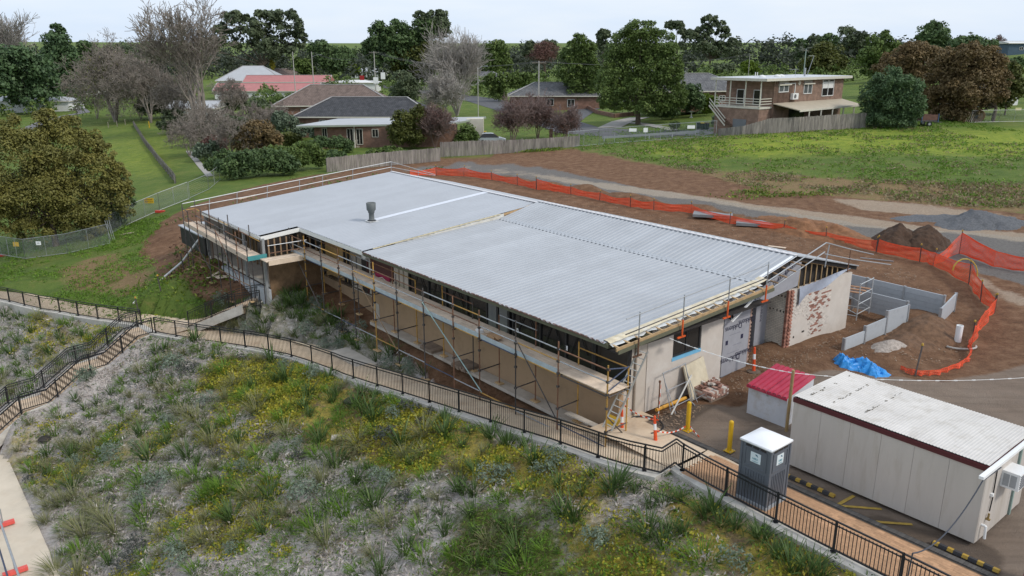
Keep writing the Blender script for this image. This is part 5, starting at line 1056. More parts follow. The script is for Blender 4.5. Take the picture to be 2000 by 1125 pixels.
# orange barrier mesh on pickets (real strands)
M_mesh = mat('orange_mesh', (.86, .095, .03), .6, .12, 3, rnd=.05)
def barrier(name, label, px, hts, low=.08, sag_=.12, pickets=None, droop=None):
    """px: picket feet in the photo; hts: mesh height at each"""
    P_ = [G(x, y) for x, y in px]; t = thing(name, label, 'barrier mesh', P_[0], 'orange safety mesh barriers'); R4 = random.Random(len(px))
    for i, p in enumerate(P_):
        if pickets and not pickets[i]: continue
        h = max(.9, hts[i] + .22) if not pickets or pickets[i] is True else pickets[i]; lean = np.array([R4.gauss(0, .05), R4.gauss(0, .05), 0])
        MB().bar(p - ZV * .1, p + ZV * h + lean, .045).build('picket', M_steeld, t); MB().lathe(p + ZV * (h - .02) + lean, [(.03, 0), (.05, .02), (.05, .09), (.02, .12)], 8).build('cap', M_yb, t)
    w_ = MB(); NH = 13
    for i, (p, q) in enumerate(zip(P_, P_[1:])):
        l = np.linalg.norm(q - p); n = max(2, int(l / .075)); grid_ = []
        sg1 = sag_ * (1 + R4.random()); ph = R4.random() * 6
        for j in range(n + 1):
            f = j / n; base = gp(p + (q - p) * f); h = hts[i] * (1 - f) + hts[i + 1] * f; s4 = 4 * f * (1 - f)
            top = base[2] + h - sg1 * s4; bot = base[2] + low + .12 * s4 * (R4.random() * .15 + .5 * math.sin(ph + 5 * f) ** 2)
            bot = min(bot, top - .12); y = np.cross(ZV, (q - p) / l) * (.08 * math.sin(ph + f * 7) * s4)
            grid_.append([np.array([base[0], base[1], bot + (top - bot) * k / (NH - 1)]) + y * (1 + math.sin(k)) for k in range(NH)])
        hwid = .5 * (hts[i]) / NH * .44
        for k in range(NH):
            e = hwid * (2.0 if k in (0, NH - 1) else 1)
            w_.grid([[g[k] - ZV * e for g in grid_], [g[k] + ZV * e for g in grid_]])
        for j in range(n):
            d = (q - p) / l * .0145
            w_.grid([[g - d for g in grid_[j]], [g + d for g in grid_[j]]])
    tag(w_.build('mesh_netting', M_mesh, t), kind='stuff'); return t
barrier('barrier_mesh', 'orange safety mesh on pickets along the back of the building from the far corner', [(800, 345), (852, 343), (906, 345), (961, 352), (1011, 362), (1047, 371)], [.75, .95, 1.0, .8, .9, .9])
barrier('barrier_mesh', 'orange safety mesh running between the building roof and the grey gravel track', [(1048, 371), (1115, 380), (1171, 392), (1231, 405), (1277, 411), (1350, 417), (1425, 438), (1530, 452), (1613, 468), (1711, 493)], [1.1, .75, .75, .85, .8, .75, .7, .55, .55, .85], sag_=.10)
barrier('barrier_mesh', 'orange safety mesh curving past the concrete sleeper walls, behind the yellow hose', [(1711, 493), (1796, 512), (1822, 520), (1892, 556), (1915, 590), (1942, 612)], [.95, .95, .9, 1.25, 1.0, .8], sag_=.06)
barrier('barrier_mesh', 'orange safety mesh peaked over a tall picket and stretching off to the right edge', [(1822, 520), (1873, 496), (1940, 522), (2030, 538)], [.5, 1.45, 1.05, 1.0], sag_=.05, pickets=[False, 1.6, False, True])
barrier('barrier_mesh', 'orange safety mesh slumping between two pickets at the car park edge', [(1942, 612), (1918, 642), (1898, 672), (1892, 700)], [.85, .95, .95, .35], sag_=.1, pickets=[True, False, True, False])
barrier('barrier_mesh', 'fallen orange safety mesh lying in a low roll around the soil heap', [(1892, 700), (1880, 716), (1850, 728), (1815, 735), (1780, 733), (1758, 722)], [.3, .32, .28, .28, .3, .2], low=.02, sag_=.02, pickets=[False] * 6)
pk = thing('star_picket', 'lone black star picket with a yellow cap standing in the fallen orange mesh', 'picket', G(1787, 735)); p = G(1787, 735); MB().bar(p, p + ZV * 1.45 + RT * .12, .05).build('shaft', M_steeld, pk); MB().lathe(p + ZV * 1.43 + RT * .12, [(.03, 0), (.06, .03), (.05, .1), (.02, .14)], 8).build('cap', M_yb, pk)
hz = G(1880, 545); hp = [hz + RT * (.9 * math.cos(t)) + ZV * (.05 + 1.3 * math.sin(t)) for t in np.linspace(0, math.pi, 18)]
hp = [onplane(G(1886, 552), RT, ZV, x, y) for x, y in ((1861, 528), (1863, 520), (1870, 511), (1880, 506), (1890, 506), (1900, 511), (1906, 519), (1909, 530), (1908, 540))]
tag(MB().path(hp, .035, 6).build('yellow_hose', mat('yellow_hose', (.50, .36, .05), .5, .1, 4)), 'stiff yellow hose arching out of the trench behind the orange mesh', 'hose')
q = G(1870, 667); tag(MB().lathe(q, [(.16, 0), (.16, .85), (.13, .85), (.13, .7)], 14).build('pipe_riser', M_whitepaint), 'short white plastic pipe standing upright in the excavated soil', 'pipe')
q = G(1875, 677); tag(MB().path([q + RT * .75 * math.cos(t) + np.array([0, 1, 0]) * .5 * math.sin(t) + ZV * .06 for t in np.linspace(3.4, 6.2, 14)], .05, 6).build('grey_conduit', mat('grey_conduit', (.40, .38, .35), .6, .1, 4)), 'grey conduit lying in a curve near the white pipe riser', 'conduit')
# heaps of soil and gravel
def pile(name, label, cat, px, py, rx, ry, h, m, seed, peak=1.0, ang=AZ):
    c = G(px, py); V_ = []; n = 60; u = np.linspace(-1.35, 1.35, n); U, Vv = np.meshgrid(u, u); r = np.hypot(U, Vv); x = c[0] + (U * rx) * math.cos(ang) - (Vv * ry) * math.sin(ang); y = c[1] + (U * rx) * math.sin(ang) + (Vv * ry) * math.cos(ang)
    hgt = h * np.clip(1 - (r + (fbm(x, y, 1.6, seed) - .5) * .55), 0, 1) ** peak; hgt = hgt * (.75 + .5 * fbm(x, y, .7, seed + 3)) + np.where(hgt > .03, (vnoise(x, y, .22, seed) - .5) * .16 * min(1, h), 0)
    z = gz(x, y) - .05 + hgt; V_ = np.c_[x.ravel(), y.ravel(), z.ravel()]; i = (np.arange(n - 1)[:, None] * n + np.arange(n - 1)[None, :]).ravel()
    return tag(npmesh(name, V_, np.c_[i, i + 1, i + n + 1, i + n], m, smooth=False), label, cat)
M_soil = mat('dark_soil', (.062, .036, .022), .95, .4, 4, bump=1, bscale=9); M_grav = mat('blue_gravel', (.115, .118, .125), .95, .35, 7, bump=1, bscale=22); M_clay = mat('orange_clay', (.22, .105, .05), .95, .35, 3, bump=1, bscale=8)
pile('soil_pile', 'dark brown soil pile, the left one of the pair behind the orange mesh', 'soil pile', 1752, 476, 2.5, 1.8, 1.55, M_soil, 3, .8)
pile('soil_pile', 'dark soil pile with crumbled toe, right one of the pair behind the orange mesh', 'soil pile', 1808, 479, 2.5, 1.7, 1.45, M_soil, 11, .85)
pile('clay_mound', 'low orange clay mound beside the dark soil piles', 'clay mound', 1640, 460, 4.2, 1.7, .8, M_clay, 23, 1.0, AZ + 1.35)
pile('clay_mound', 'broad orange clay mound behind the grey slabs and orange mesh', 'clay mound', 1555, 447, 4.4, 1.7, .9, M_clay, 29, 1.0, AZ + 1.35)
pile('gravel_pile', 'wide heap of blue grey gravel at the right of the track', 'gravel pile', 1915, 436, 3.8, 2.6, 1.05, M_grav, 37, 1.0, 0.0)
pile('gravel_pile', 'low spread of blue grey gravel trailing left from the big heap', 'gravel pile', 1840, 426, 4.4, 1.5, .35, M_grav, 41, 1.0, 0.0)
pile('rubble_pile', 'pale rubble strewn on the earth in front of the sleeper wall', 'rubble', 1735, 672, 1.5, .8, .3, mat('pale_rubble', (.34, .29, .25), .95, .4, 8, bump=1, bscale=16), 51, 1.0)
pile('earth_mound', 'rough brown earth mound between the sleeper wall and the white pipe', 'earth mound', 1800, 655, 2.8, 1.4, .6, mat('brown_earth', (.135, .075, .042), .95, .35, 4, bump=1, bscale=9), 57, .9)
for (x, y, lab) in ((1392, 424, 'grey concrete slab lying by the orange mesh, left one of two'), (1478, 441, 'grey concrete slab lying by the orange mesh, right one of two')):
    c = G(x, y); tag(MB().box(c + ZV * .2, (3.2, 1.6, .22), (np.array([.96, -.28, 0]), np.array([.28, .96, 0]), ZV)).build('concrete_slab', mat('slab_grey', (.22, .225, .23), .8, .12, 2)), lab, 'concrete slab')
# scatter: rocks, scraps
RS = random.Random(21)
def scatter(name, label, cat, n, polypx, m, lo, hi, flat=.5):
    w_ = MB(); k = 0; xs = [p[0] for p in polypx]; ys = [p[1] for p in polypx]
    while k < n:
        x, y = RS.uniform(min(xs), max(xs)), RS.uniform(min(ys), max(ys))
        if not inpoly(np.array([x]), np.array([y]), polypx)[0]: continue
        c = G(x, y); r = RS.uniform(lo, hi); th_ = RS.random() * 3; d = np.array([math.cos(th_), math.sin(th_), RS.uniform(-.2, .2)]); e = np.array([-math.sin(th_), math.cos(th_), RS.uniform(-.2, .2)])
        w_.box(c + ZV * r * .2, (r * RS.uniform(.6, 1.6), r, r * flat), (d, e, ZV)); k += 1
    return tag(w_.build(name, m), kind='stuff')
M_stone = mat('pale_stones', (.27, .19, .13), .9, .3, 6)
scatter('rubble', '', '', 420, [(1640, 560), (1860, 560), (1900, 640), (1880, 720), (1700, 700), (1560, 690), (1640, 640)], M_stone, .025, .075)
scatter('rubble', '', '', 420, [(1420, 730), (1480, 680), (1540, 690), (1640, 650), (1640, 680), (1520, 740), (1440, 780)], M_stone, .02, .06)
scatter('rubble', '', '', 420, [(1060, 372), (1300, 420), (1560, 462), (1800, 540), (1760, 560), (1680, 520), (1560, 490), (1300, 440), (1040, 388)], M_stone, .03, .085)
scatter('rubble', '', '', 260, [(1250, 800), (1300, 770), (1340, 800), (1380, 790), (1330, 840), (1270, 845)], M_stone, .02, .07)
scatter('rubble', '', '', 160, [(330, 480), (400, 430), (470, 560), (380, 560)], mat('clod', (.12, .06, .035), .95, .3, 6), .06, .2)
for (x0, y0, x1, y1, lab) in ((1500, 482, 1534, 486, 'short timber offcut lying on the clay behind the roof'), (1680, 505, 1745, 512, 'long grey rail lying on the earth behind the roof corner'), (466, 390, 500, 382, 'pale plywood offcuts lying beyond the far roof edge'), (404, 545, 428, 533, 'plywood scrap lying on the brown bank by the left scaffold'), (238, 459, 262, 455, 'pale broken board lying on the grass near the dirt bank')):
    p, q = G(x0, y0), G(x1, y1); tag(MB().bar(p + ZV * .06, q + ZV * .06, .3 if x0 != 1680 else .08, .05).build('timber_offcut', M_ply if x0 != 1680 else M_steel), lab, 'offcut')
tag(MB().box(G(431, 540) + ZV * .05, (1.3, .8, .03), AX).build('plywood_sheet', M_ply), 'square plywood scrap lying beside the top of the short steps', 'plywood')
p, q = G(262, 598), B(34, -6.6, 1.9); pl_ = G(377, 486, .9)
tag(MB().tube(G(261, 597, .15), onplane(G(352, 520), RT, ZV, 355, 512), .075, 8).tube(onplane(G(352, 520), RT, ZV, 355, 512), onplane(G(385, 500), RT, ZV, 388, 468), .07, 8).build('white_pipe', mat('white_pipe', (.62, .61, .60), .5, .08, 3)), 'long white downpipe sloping across the dirt bank to the left scaffold', 'pipe')
for (x, y, lab) in ((359, 526, 'dark star picket with a yellow cap holding the white pipe on the dirt bank'), (272, 616, 'dark star picket leaning at the lower end of the white pipe'), (315, 573, 'dark star picket halfway along the white pipe on the grass')):
    p = G(x, y); t = thing('star_picket', lab, 'picket', p); MB().bar(p, p + ZV * 1.2 - RT * .1, .06).build('shaft', M_steeld, t); MB().lathe(p + ZV * 1.18 - RT * .1, [(.04, 0), (.07, .03), (.05, .12)], 8).build('cap', M_yb, t)
# ---------------------------------------------------------------- trees
def unitvec(n, rng):
    v = rng.normal(size=(n, 3)); return v / np.linalg.norm(v, axis=1)[:, None]
def leaf_quads(pos, outw, size, rng, asp=.55):
    n = len(pos); nn = unitvec(n, rng) + outw * .9 + np.array([0, 0, .45]); nn /= np.linalg.norm(nn, axis=1)[:, None]
    t = np.cross(nn, unitvec(n, rng)); t /= np.linalg.norm(t, axis=1)[:, None] + 1e-9; b_ = np.cross(nn, t)
    s = (size * rng.uniform(.55, 1.35, n))[:, None]; t = t * s * .5; b_ = b_ * s * .5 * asp
    q = np.stack([pos - t, pos + b_, pos + t, pos - b_], 1); return q.reshape(-1, 3), np.arange(4 * n).reshape(-1, 4)
def crown_arrays(C, R, n, leaf, rng, puffs=26, psize=.34, fill=.25, asp=.55):
    C = np.asarray(C, float); R = np.asarray(R, float); wt = (R[:, 0] * R[:, 2]) ** 1.0; wt /= wt.sum(); P_ = []; O_ = []; T_ = []
    for i in range(len(C)):
        k = int(n * wt[i]); np_ = max(6, int(puffs * (.6 + wt[i] * len(C) * .4))); u = unitvec(np_, rng); u[:, 2] = np.where(u[:, 2] < -.55, -u[:, 2], u[:, 2])
        pc = C[i] + u * R[i] * rng.uniform(.66, .92, np_)[:, None]; pt = rng.uniform(.1, .9, np_); ps = psize * rng.uniform(.7, 1.25, np_)
        j = rng.integers(0, np_, k); v = unitvec(k, rng); v[:, 2] = np.where((v[:, 2] < -.2) & (rng.random(k) < .7), -v[:, 2], v[:, 2])
        rr = rng.random(k) ** .28; p = pc[j] + v * (R[i].mean() * ps[j] * rr)[:, None]; ins = rng.random(k) < fill
        u2 = unitvec(k, rng); p2 = C[i] + u2 * R[i] * (rng.random(k) ** .5 * .82)[:, None]; p[ins] = p2[ins]
        P_.append(p); O_.append(np.where(ins[:, None], u2, v)); T_.append(np.clip(pt[j] * .62 + .38 * rng.random(k), 0, 1))
    P_ = np.concatenate(P_); O_ = np.concatenate(O_); T_ = np.concatenate(T_)
    V, Fq = leaf_quads(P_, O_, leaf, rng, asp); return V, Fq, np.repeat(T_, 4)
def tubes_np(segs, k=3):
    S = np.array([(*p, *q, r0, r1) for p, q, r0, r1 in segs], float); P_, Q_ = S[:, :3], S[:, 3:6]; d = Q_ - P_; d /= np.linalg.norm(d, axis=1)[:, None] + 1e-9
    ref = np.where(np.abs(d[:, 2:3]) < .9, np.array([[0, 0, 1.]]), np.array([[1., 0, 0]])); x = np.cross(d, ref); x /= np.linalg.norm(x, axis=1)[:, None] + 1e-9; y = np.cross(d, x)
    ang = np.linspace(0, 2 * math.pi, k, False); ring = x[:, None, :] * np.cos(ang)[None, :, None] + y[:, None, :] * np.sin(ang)[None, :, None]
    A_ = P_[:, None, :] + ring * S[:, 6][:, None, None]; B_ = Q_[:, None, :] + ring * S[:, 7][:, None, None]; V = np.concatenate([A_, B_], 1).reshape(-1, 3)
    n = len(S); base = np.arange(n)[:, None] * 2 * k; i = np.arange(k)[None, :]; j = (i + 1) % k
    return V, np.stack([base + i, base + j, base + k + j, base + k + i], -1).reshape(-1, 4)
def branches(p, d, l, r, lev, maxlev, rng, segs, spread=.5, up=.12, kids=3, tips=None):
    nseg = 3 if lev < 2 else 2; q = np.array(p)
    d = np.array(d)
    for i in range(nseg):
        d = d + rng.normal(0, .10 + .03 * lev, 3) + np.array([0, 0, up]); d /= np.linalg.norm(d); n_ = q + d * l / nseg; r1 = r * (1 - .28 / nseg * (i + 1) * 1.3); segs.append((q, n_, r, max(r1, .006))); q = n_; r = max(r1, .006)
        if lev < maxlev and (i > 0 or lev > 0):
            for _ in range(kids if i == nseg - 1 else max(1, kids - 1)):
                a = rng.normal(0, 1, 3); a -= d * (a @ d); a /= np.linalg.norm(a) + 1e-9; nd = d * math.cos(spread) + a * math.sin(spread) * rng.uniform(.7, 1.4); nd /= np.linalg.norm(nd)
                branches(q, nd, l * rng.uniform(.55, .8), r * rng.uniform(.5, .72), lev + 1, maxlev, rng, segs, spread, up, kids, tips)
    if tips is not None and lev == maxlev: tips.append(q)
M_trunk = mat('bark_brown', (.10, .075, .055), .9, .3, 3, bump=.4); M_bare = mat('bark_bare', (.235, .20, .17), .9, .25, 3); M_barep = mat('bark_pale', (.34, .31, .28), .9, .2, 3); M_barer = mat('bark_reddish', (.19, .135, .12), .9, .2, 3)
LM = dict(dark=leafmat('leaves_dark', (0.050, 0.086, 0.037), (0.115, 0.174, 0.061), (0.199, 0.261, 0.104)), green=leafmat('leaves_green', (0.062, 0.102, 0.026), (0.137, 0.192, 0.048), (0.248, 0.284, 0.083)), gum=leafmat('leaves_gum', (0.064, 0.086, 0.048), (0.132, 0.163, 0.084), (0.239, 0.239, 0.144)),
          olive=leafmat('leaves_olive', (0.052, 0.068, 0.017), (0.123, 0.133, 0.032), (0.203, 0.189, 0.051)), rust=leafmat('leaves_rust', (0.101, 0.079, 0.037), (0.210, 0.143, 0.064), (0.294, 0.202, 0.101)), amber=leafmat('leaves_amber', (0.110, 0.113, 0.036), (0.239, 0.222, 0.058), (0.386, 0.290, 0.091)),
          lime=leafmat('leaves_lime', (0.072, 0.123, 0.017), (0.160, 0.225, 0.026), (0.275, 0.319, 0.043)), grey=leafmat('leaves_greygreen', (0.072, 0.102, 0.065), (0.160, 0.203, 0.131), (0.275, 0.319, 0.217)), yelgr=leafmat('leaves_yellowgreen', (0.145, 0.145, 0.022), (0.290, 0.261, 0.036), (0.406, 0.362, 0.072)), pine=leafmat('leaves_pine', (0.052, 0.092, 0.043), (0.108, 0.172, 0.072), (0.180, 0.244, 0.108)),
          twig=leafmat('twigs_red', (0.102, 0.051, 0.043), (0.189, 0.102, 0.080)))
LM['woods'] = leafmat('leaves_woods', (.035, .045, .03), (.065, .078, .048), (.10, .10, .065))
TREEIDS = []
def Dbase(b_, D):
    if b_ is None: return D
    g = G(*b_); d = math.hypot(g[0], g[1]); return d if d < 345 else max(D * 1.18, 330)
def px2m(D): return D / F * math.cos(TH) * 1.02
def tree(name, label, cat, D, lobes, kind, n=3000, leaf=.42, base=None, group=None, trunk=True, seed=0, puffs=26, psize=.34, fill=.25, depth=.85, tw=None, asp=.55):
    """lobes: crown masses measured on the photo (centre x, y, half width, half height)"""
    D0 = D; D = Dbase(base, D); rng = np.random.default_rng(1000 + seed + len(TREEIDS)); TREEIDS.append(name); C = []; R = []
    cx = sum(l[0] * l[2] for l in lobes) / sum(l[2] for l in lobes)
    for (x, y, rx, ry) in lobes:
        c = atd(x, y, D); k = np.linalg.norm(c - CV) / F; dd = np.array([c[0], c[1], 0]); dd /= np.linalg.norm(dd); c = c + dd * rng.uniform(-.35, .35) * rx * k * (len(lobes) > 1); C.append(c); R.append((rx * k, rx * k * depth, ry * k))
    g0 = np.mean(C, 0) if base is None else atd(base[0], base[1], D); g0 = gp(g0); t = thing(name, label, cat, g0, group)
    V, Fq, T = crown_arrays(C, R, int(n * 1.35), leaf * 1.22 * (D / D0), rng, puffs, psize, fill, asp); zl = gz(V[:, 0], V[:, 1]); V[:, 2] = np.maximum(V[:, 2], zl + .05)
    npmesh('crown', V, Fq, LM[kind], t, T)
    if trunk:
        segs = []; topz = max(c[2] for c in C); h = min(np.mean([c[2] for c in C]), topz) - g0[2]; r = (tw or max(.14, h * .035)) * .8; q = g0 - ZV * .3; m = g0 + ZV * h * .45 + rng.normal(0, .1, 3); segs += [(q, m, r * 1.25, r * .85)]
        for c in C: segs.append((m, m + (c - m) * .55, r * .42, r * .26)); segs.append((m + (c - m) * .55, c + ZV * .2, r * .26, r * .08))
        for c, rr in zip(C, R):
            for u in unitvec(7, rng): segs.append((c - ZV * rr[2] * .3, c + u * np.array(rr) * .7, r * .13, r * .03))
        Vt, Ft = tubes_np(segs, 6); npmesh('trunk', Vt, Ft, M_trunk, t, smooth=True)
    return t
def bare(name, label, D, px, ybase, ytop, m, spread=.5, kids=3, lev=4, stems=1, group=None, seed=0, up=.12, cat='bare tree', r0=None, lean=0, l0=.36, twigs=None, rm=1):
    D = Dbase((px, ybase), D); rng = np.random.default_rng(400 + seed); g0 = gp(atd(px, ybase, D)); top = atd(px, ytop, D)[2]; h = top - g0[2]; t = thing(name, label, cat, g0, group); segs = []; tips = []
    for s in range(stems):
        a = s * 2.4 + rng.random(); d = np.array([math.cos(a) * (.3 if stems > 1 else .05) + lean, math.sin(a) * (.3 if stems > 1 else .05), 1.]); d /= np.linalg.norm(d)
        branches(g0 - ZV * .2, d, h * l0 * rng.uniform(.9, 1.1), (r0 or h * .022) / math.sqrt(stems), 0, lev, rng, segs, spread, up, kids, tips)
    zs = max(s[1][2] for s in segs) - g0[2]; f = h / zs
    segs = [(g0 + (p - g0) * np.array([1, 1, f]), g0 + (q - g0) * np.array([1, 1, f]), max(a, .00021 * D * rm), max(b_, .00016 * D * rm)) for p, q, a, b_ in segs]
    thick = [s for s in segs if s[2] > .07]; thin = [s for s in segs if s[2] <= .07]
    V, Fq = tubes_np(thick or segs[:1], 5); npmesh('trunk', V, Fq, m, t, smooth=True)
    V, Fq = tubes_np(thin, 3); npmesh('crown', V, Fq, m, t)
    if twigs:
        tp = np.array(tips); tp = tp[rng.integers(0, len(tp), twigs[1])] + rng.normal(0, h * .05, (twigs[1], 3)); tp[:, 2] = np.maximum(tp[:, 2], gz(tp[:, 0], tp[:, 1]) + .1); V, Fq = leaf_quads(tp, np.zeros_like(tp), twigs[2], rng, .18); npmesh('twigs', V, Fq, LM[twigs[0]], t, np.repeat(rng.random(len(tp)), 4))
    return t
GT = 'trees of the park and suburb'
# the big amber tree on the left
tree('amber_tree', 'huge bushy tree with amber and olive foliage at the left edge behind the temporary fence', 'tree', 74, [(40, 310, 48.0, 48.0), (115, 300, 46.4, 44.0), (180, 340, 36.8, 41.6), (60, 395, 52.8, 49.6), (150, 405, 49.6, 46.4), (212, 385, 27.2, 36.8), (238, 352, 16.0, 24.0), (20, 255, 24.0, 20.8), (75, 240, 20.8, 16.0), (130, 246, 22.4, 16.0), (172, 280, 28.8, 20.8), (205, 300, 19.2, 16.0), (-30, 380, 48.0, 64.0), (120, 445, 43.2, 27.2), (185, 455, 28.8, 20.8), (245, 410, 12.8, 22.4), (60, 455, 32.0, 22.4), (150, 270, 19.2, 14.4), (95, 350, 40, 34), (20, 430, 36, 30), (222, 330, 18, 18), (90, 226, 16, 12), (250, 380, 12, 16)], 'amber', 72000, .165, (110, 480), GT, puffs=15, psize=.40, fill=.05, tw=.3)
tree('dark_shrub_tree', 'dark green bush tucked behind the right side of the huge amber tree', 'tree', 82, [(232, 395, 26, 46), (215, 420, 30, 30)], 'dark', 2600, .3, (228, 440), GT, trunk=False)
tree('spreading_tree', 'dark spreading evergreen at the far left in front of the park', 'tree', 150, [(25, 125, 45, 28), (75, 140, 38, 24), (30, 165, 50, 30), (85, 175, 34, 25), (-10, 145, 40, 40), (60, 195, 36, 18)], 'pine', 9000, .5, (70, 222), GT, psize=.3, fill=.15)
tree('pine_tree', 'tall conical pine standing in the park lawn', 'tree', 225, [(112, 65, 14, 16), (112, 90, 25, 22), (120, 115, 32, 24), (125, 145, 36, 26), (132, 172, 30, 22)], 'pine', 8000, .6, (133, 202), GT)
tree('round_tree', 'dark low round evergreen behind the tall pine', 'tree', 270, [(165, 100, 22, 16), (150, 130, 28, 22)], 'dark', 2500, .8, (160, 150), GT)
tree('olive_thicket', 'olive green thicket behind the leafless willow', 'tree', 215, [(250, 115, 50, 24), (300, 110, 30, 22), (205, 130, 30, 25)], 'gum', 5000, .6, (255, 150), GT)
bare('willow', 'leafless brown willow with a thick trunk beside the park path', 178, 226, 238, 52, M_bare, .7, 2, 6, 5, GT, 3, .05, r0=.9, l0=.30, twigs=('olive', 2500, .7))
bare('bare_tree', 'leafless grey brown tree at the right shoulder of the willow', 165, 295, 240, 88, M_bare, .7, 2, 6, 5, GT, 5, .05, r0=.5, l0=.3)
bare('bare_tree', 'very tall leafless tree with forked trunk rising above the red roof', 118, 392, 262, -30, M_bare, .40, 2, 6, 4, GT, 12, .15, r0=1.1, l0=.34, rm=1.5)
bare('bare_tree', 'leafless pale poplar at the far left edge against the sky', 205, 6, 150, -25, M_barep, .35, 3, 4, 1, GT, 14, .2, r0=.3)
bare('bare_tree', 'thin leafless pale tree just right of the edge poplar', 205, 28, 150, 18, M_barep, .45, 3, 4, 2, GT, 15, .12, r0=.25)
for i, (x, yb, yt, D, lab) in enumerate(((330, 262, 150, 122, 'tangled leafless thicket left of the tall forked tree'), (440, 270, 196, 112, 'tangled leafless thicket under the tall forked tree'), (500, 262, 196, 112, 'tangled leafless thicket left of the brown tiled house'), (370, 305, 205, 108, 'low leafless thicket beside the grass lane'), (400, 285, 185, 110, 'broad leafless thicket at the foot of the tall forked tree'), (540, 272, 195, 110, 'leafless thicket against the brown tiled house wall'), (455, 312, 215, 105, 'leafless thicket behind the rust topped shrub'), (275, 232, 110, 170, 'brown leafless thicket between the willow and the lane'), (190, 232, 120, 190, 'brown leafless thicket between the tall pine and the willow'))):
    bare('thicket', lab, D, x, yb, yt, M_bare, .85, 2, 6, 3, 'leafless thickets', 30 + i, .0, 'thicket', r0=.2, l0=.34)
tree('gum_tree', 'broad old gum tree with open crown above the white roofed houses', 'tree', 200, [(470, 55, 42, 26), (520, 45, 34, 22), (555, 50, 36, 26), (500, 85, 44, 26), (575, 82, 28, 20), (435, 75, 28, 26), (540, 105, 40, 14), (410, 95, 22, 20)], 'gum', 13000, .6, (515, 140), GT, psize=.26, fill=.06, puffs=22, tw=.9)
tree('cypress_tree', 'flat topped dark cypress in the distance right of the broad gum', 'tree', 260, [(624, 95, 22, 13), (640, 115, 40, 20), (672, 112, 26, 18), (655, 130, 30, 20)], 'dark', 6000, .7, (645, 150), GT)
tree('pencil_pine', 'narrow yellow green pencil pine among the roofs', 'tree', 190, [(532, 112, 4, 9), (532, 128, 5, 13)], 'yelgr', 900, .3, (532, 142), GT, trunk=False)
tree('garden_tree', 'small dark round tree by the street beside the white parked car', 'tree', 200, [(592, 130, 22, 14), (600, 142, 16, 12)], 'green', 2000, .5, (595, 156), GT)
tree('garden_tree', 'clipped olive green tree in front of the white bungalow', 'tree', 215, [(690, 137, 18, 9)], 'lime', 1600, .5, (690, 155), GT)
tree('garden_tree', 'dark green hedge bush over the pink red roof', 'shrub', 158, [(600, 157, 22, 8), (612, 160, 12, 6)], 'green', 1300, .4, (605, 166), GT, trunk=False)
tree('gum_grove', 'tall dense dark gum grove behind the street in the left centre', 'tree', 235, [(745, 72, 26, 26), (725, 100, 20, 24), (775, 75, 34, 30), (800, 100, 40, 34), (765, 110, 40, 30), (830, 65, 34, 24), (735, 55, 8, 8)], 'dark', 13000, .75, (780, 150), GT, psize=.3)
tree('gum_tree', 'brownish gum tree top rising at the right of the dense grove', 'tree', 228, [(850, 38, 26, 16), (862, 60, 18, 22), (820, 32, 12, 9)], 'gum', 3800, .65, (850, 150), GT, fill=.08)
tree('olive_tree', 'rounded olive tree in front of the gum grove, left one', 'tree', 190, [(776, 112, 27, 22), (770, 128, 22, 18)], 'olive', 3400, .5, (776, 158), GT)
tree('olive_tree', 'larger rounded olive tree in front of the gum grove, behind the pale bare tree', 'tree', 185, [(845, 110, 42, 26), (830, 135, 30, 26), (870, 130, 28, 24)], 'olive', 5200, .5, (845, 165), GT)
tree('dark_bush', 'large dark brown green bush beside the street, right of the tiled roofs', 'shrub', 140, [(788, 172, 28, 28), (805, 185, 20, 22), (775, 190, 20, 16)], 'gum', 4200, .36, (788, 205), GT, trunk=False)
tree('lime_bush', 'yellow green bush behind the large dark street bush', 'shrub', 155, [(792, 145, 22, 12), (808, 138, 10, 9)], 'lime', 1500, .4, (795, 165), GT, trunk=False)
bare('bare_tree', 'pale leafless tree with broom like branches in front of the clipped hedge', 118, 893, 226, 38, M_barep, .45, 3, 4, 5, GT, 22, .12, r0=.45, l0=.34)
bare('bare_tree', 'pale leafless spreading tree low behind the veranda house', 112, 868, 232, 130, M_barep, .75, 3, 4, 5, GT, 23, .03, r0=.22, l0=.32)
tree('clipped_hedge', 'tall clipped dark green hedge block along the street', 'hedge', 146, [(960, 165, 16, 22), (985, 162, 20, 20), (1010, 160, 20, 17), (1030, 158, 14, 15), (975, 185, 18, 14)], 'green', 6500, .34, (990, 198), GT, trunk=False, psize=.25)
tree('round_tree', 'dense green tree behind the clipped hedge', 'tree', 185, [(968, 105, 26, 22), (962, 128, 32, 22), (985, 125, 18, 18), (975, 88, 10, 9)], 'green', 4600, .5, (968, 160), GT)
tree('twiggy_tree', 'round reddish brown leafless crown on the skyline left of the twin evergreens', 'tree', 235, [(1065, 103, 28, 20), (1060, 112, 32, 14)], 'twig', 3200, .6, (1062, 135), GT, asp=.2)
tree('far_gum', 'small grey gum behind the round reddish crown', 'tree', 290, [(1072, 90, 16, 10), (1035, 88, 9, 8), (1030, 104, 10, 10)], 'gum', 1800, .8, (1065, 125), GT)
tree('evergreen_tree', 'smaller of the two dense round evergreens on the nature strip, the left one', 'tree', 148, [(1132, 88, 22, 20), (1120, 115, 28, 26), (1150, 112, 22, 28), (1122, 145, 32, 28), (1155, 150, 24, 28), (1135, 172, 34, 18), (1140, 188, 30, 12)], 'green', 16000, .32, (1148, 212), GT, psize=.3, tw=.35)
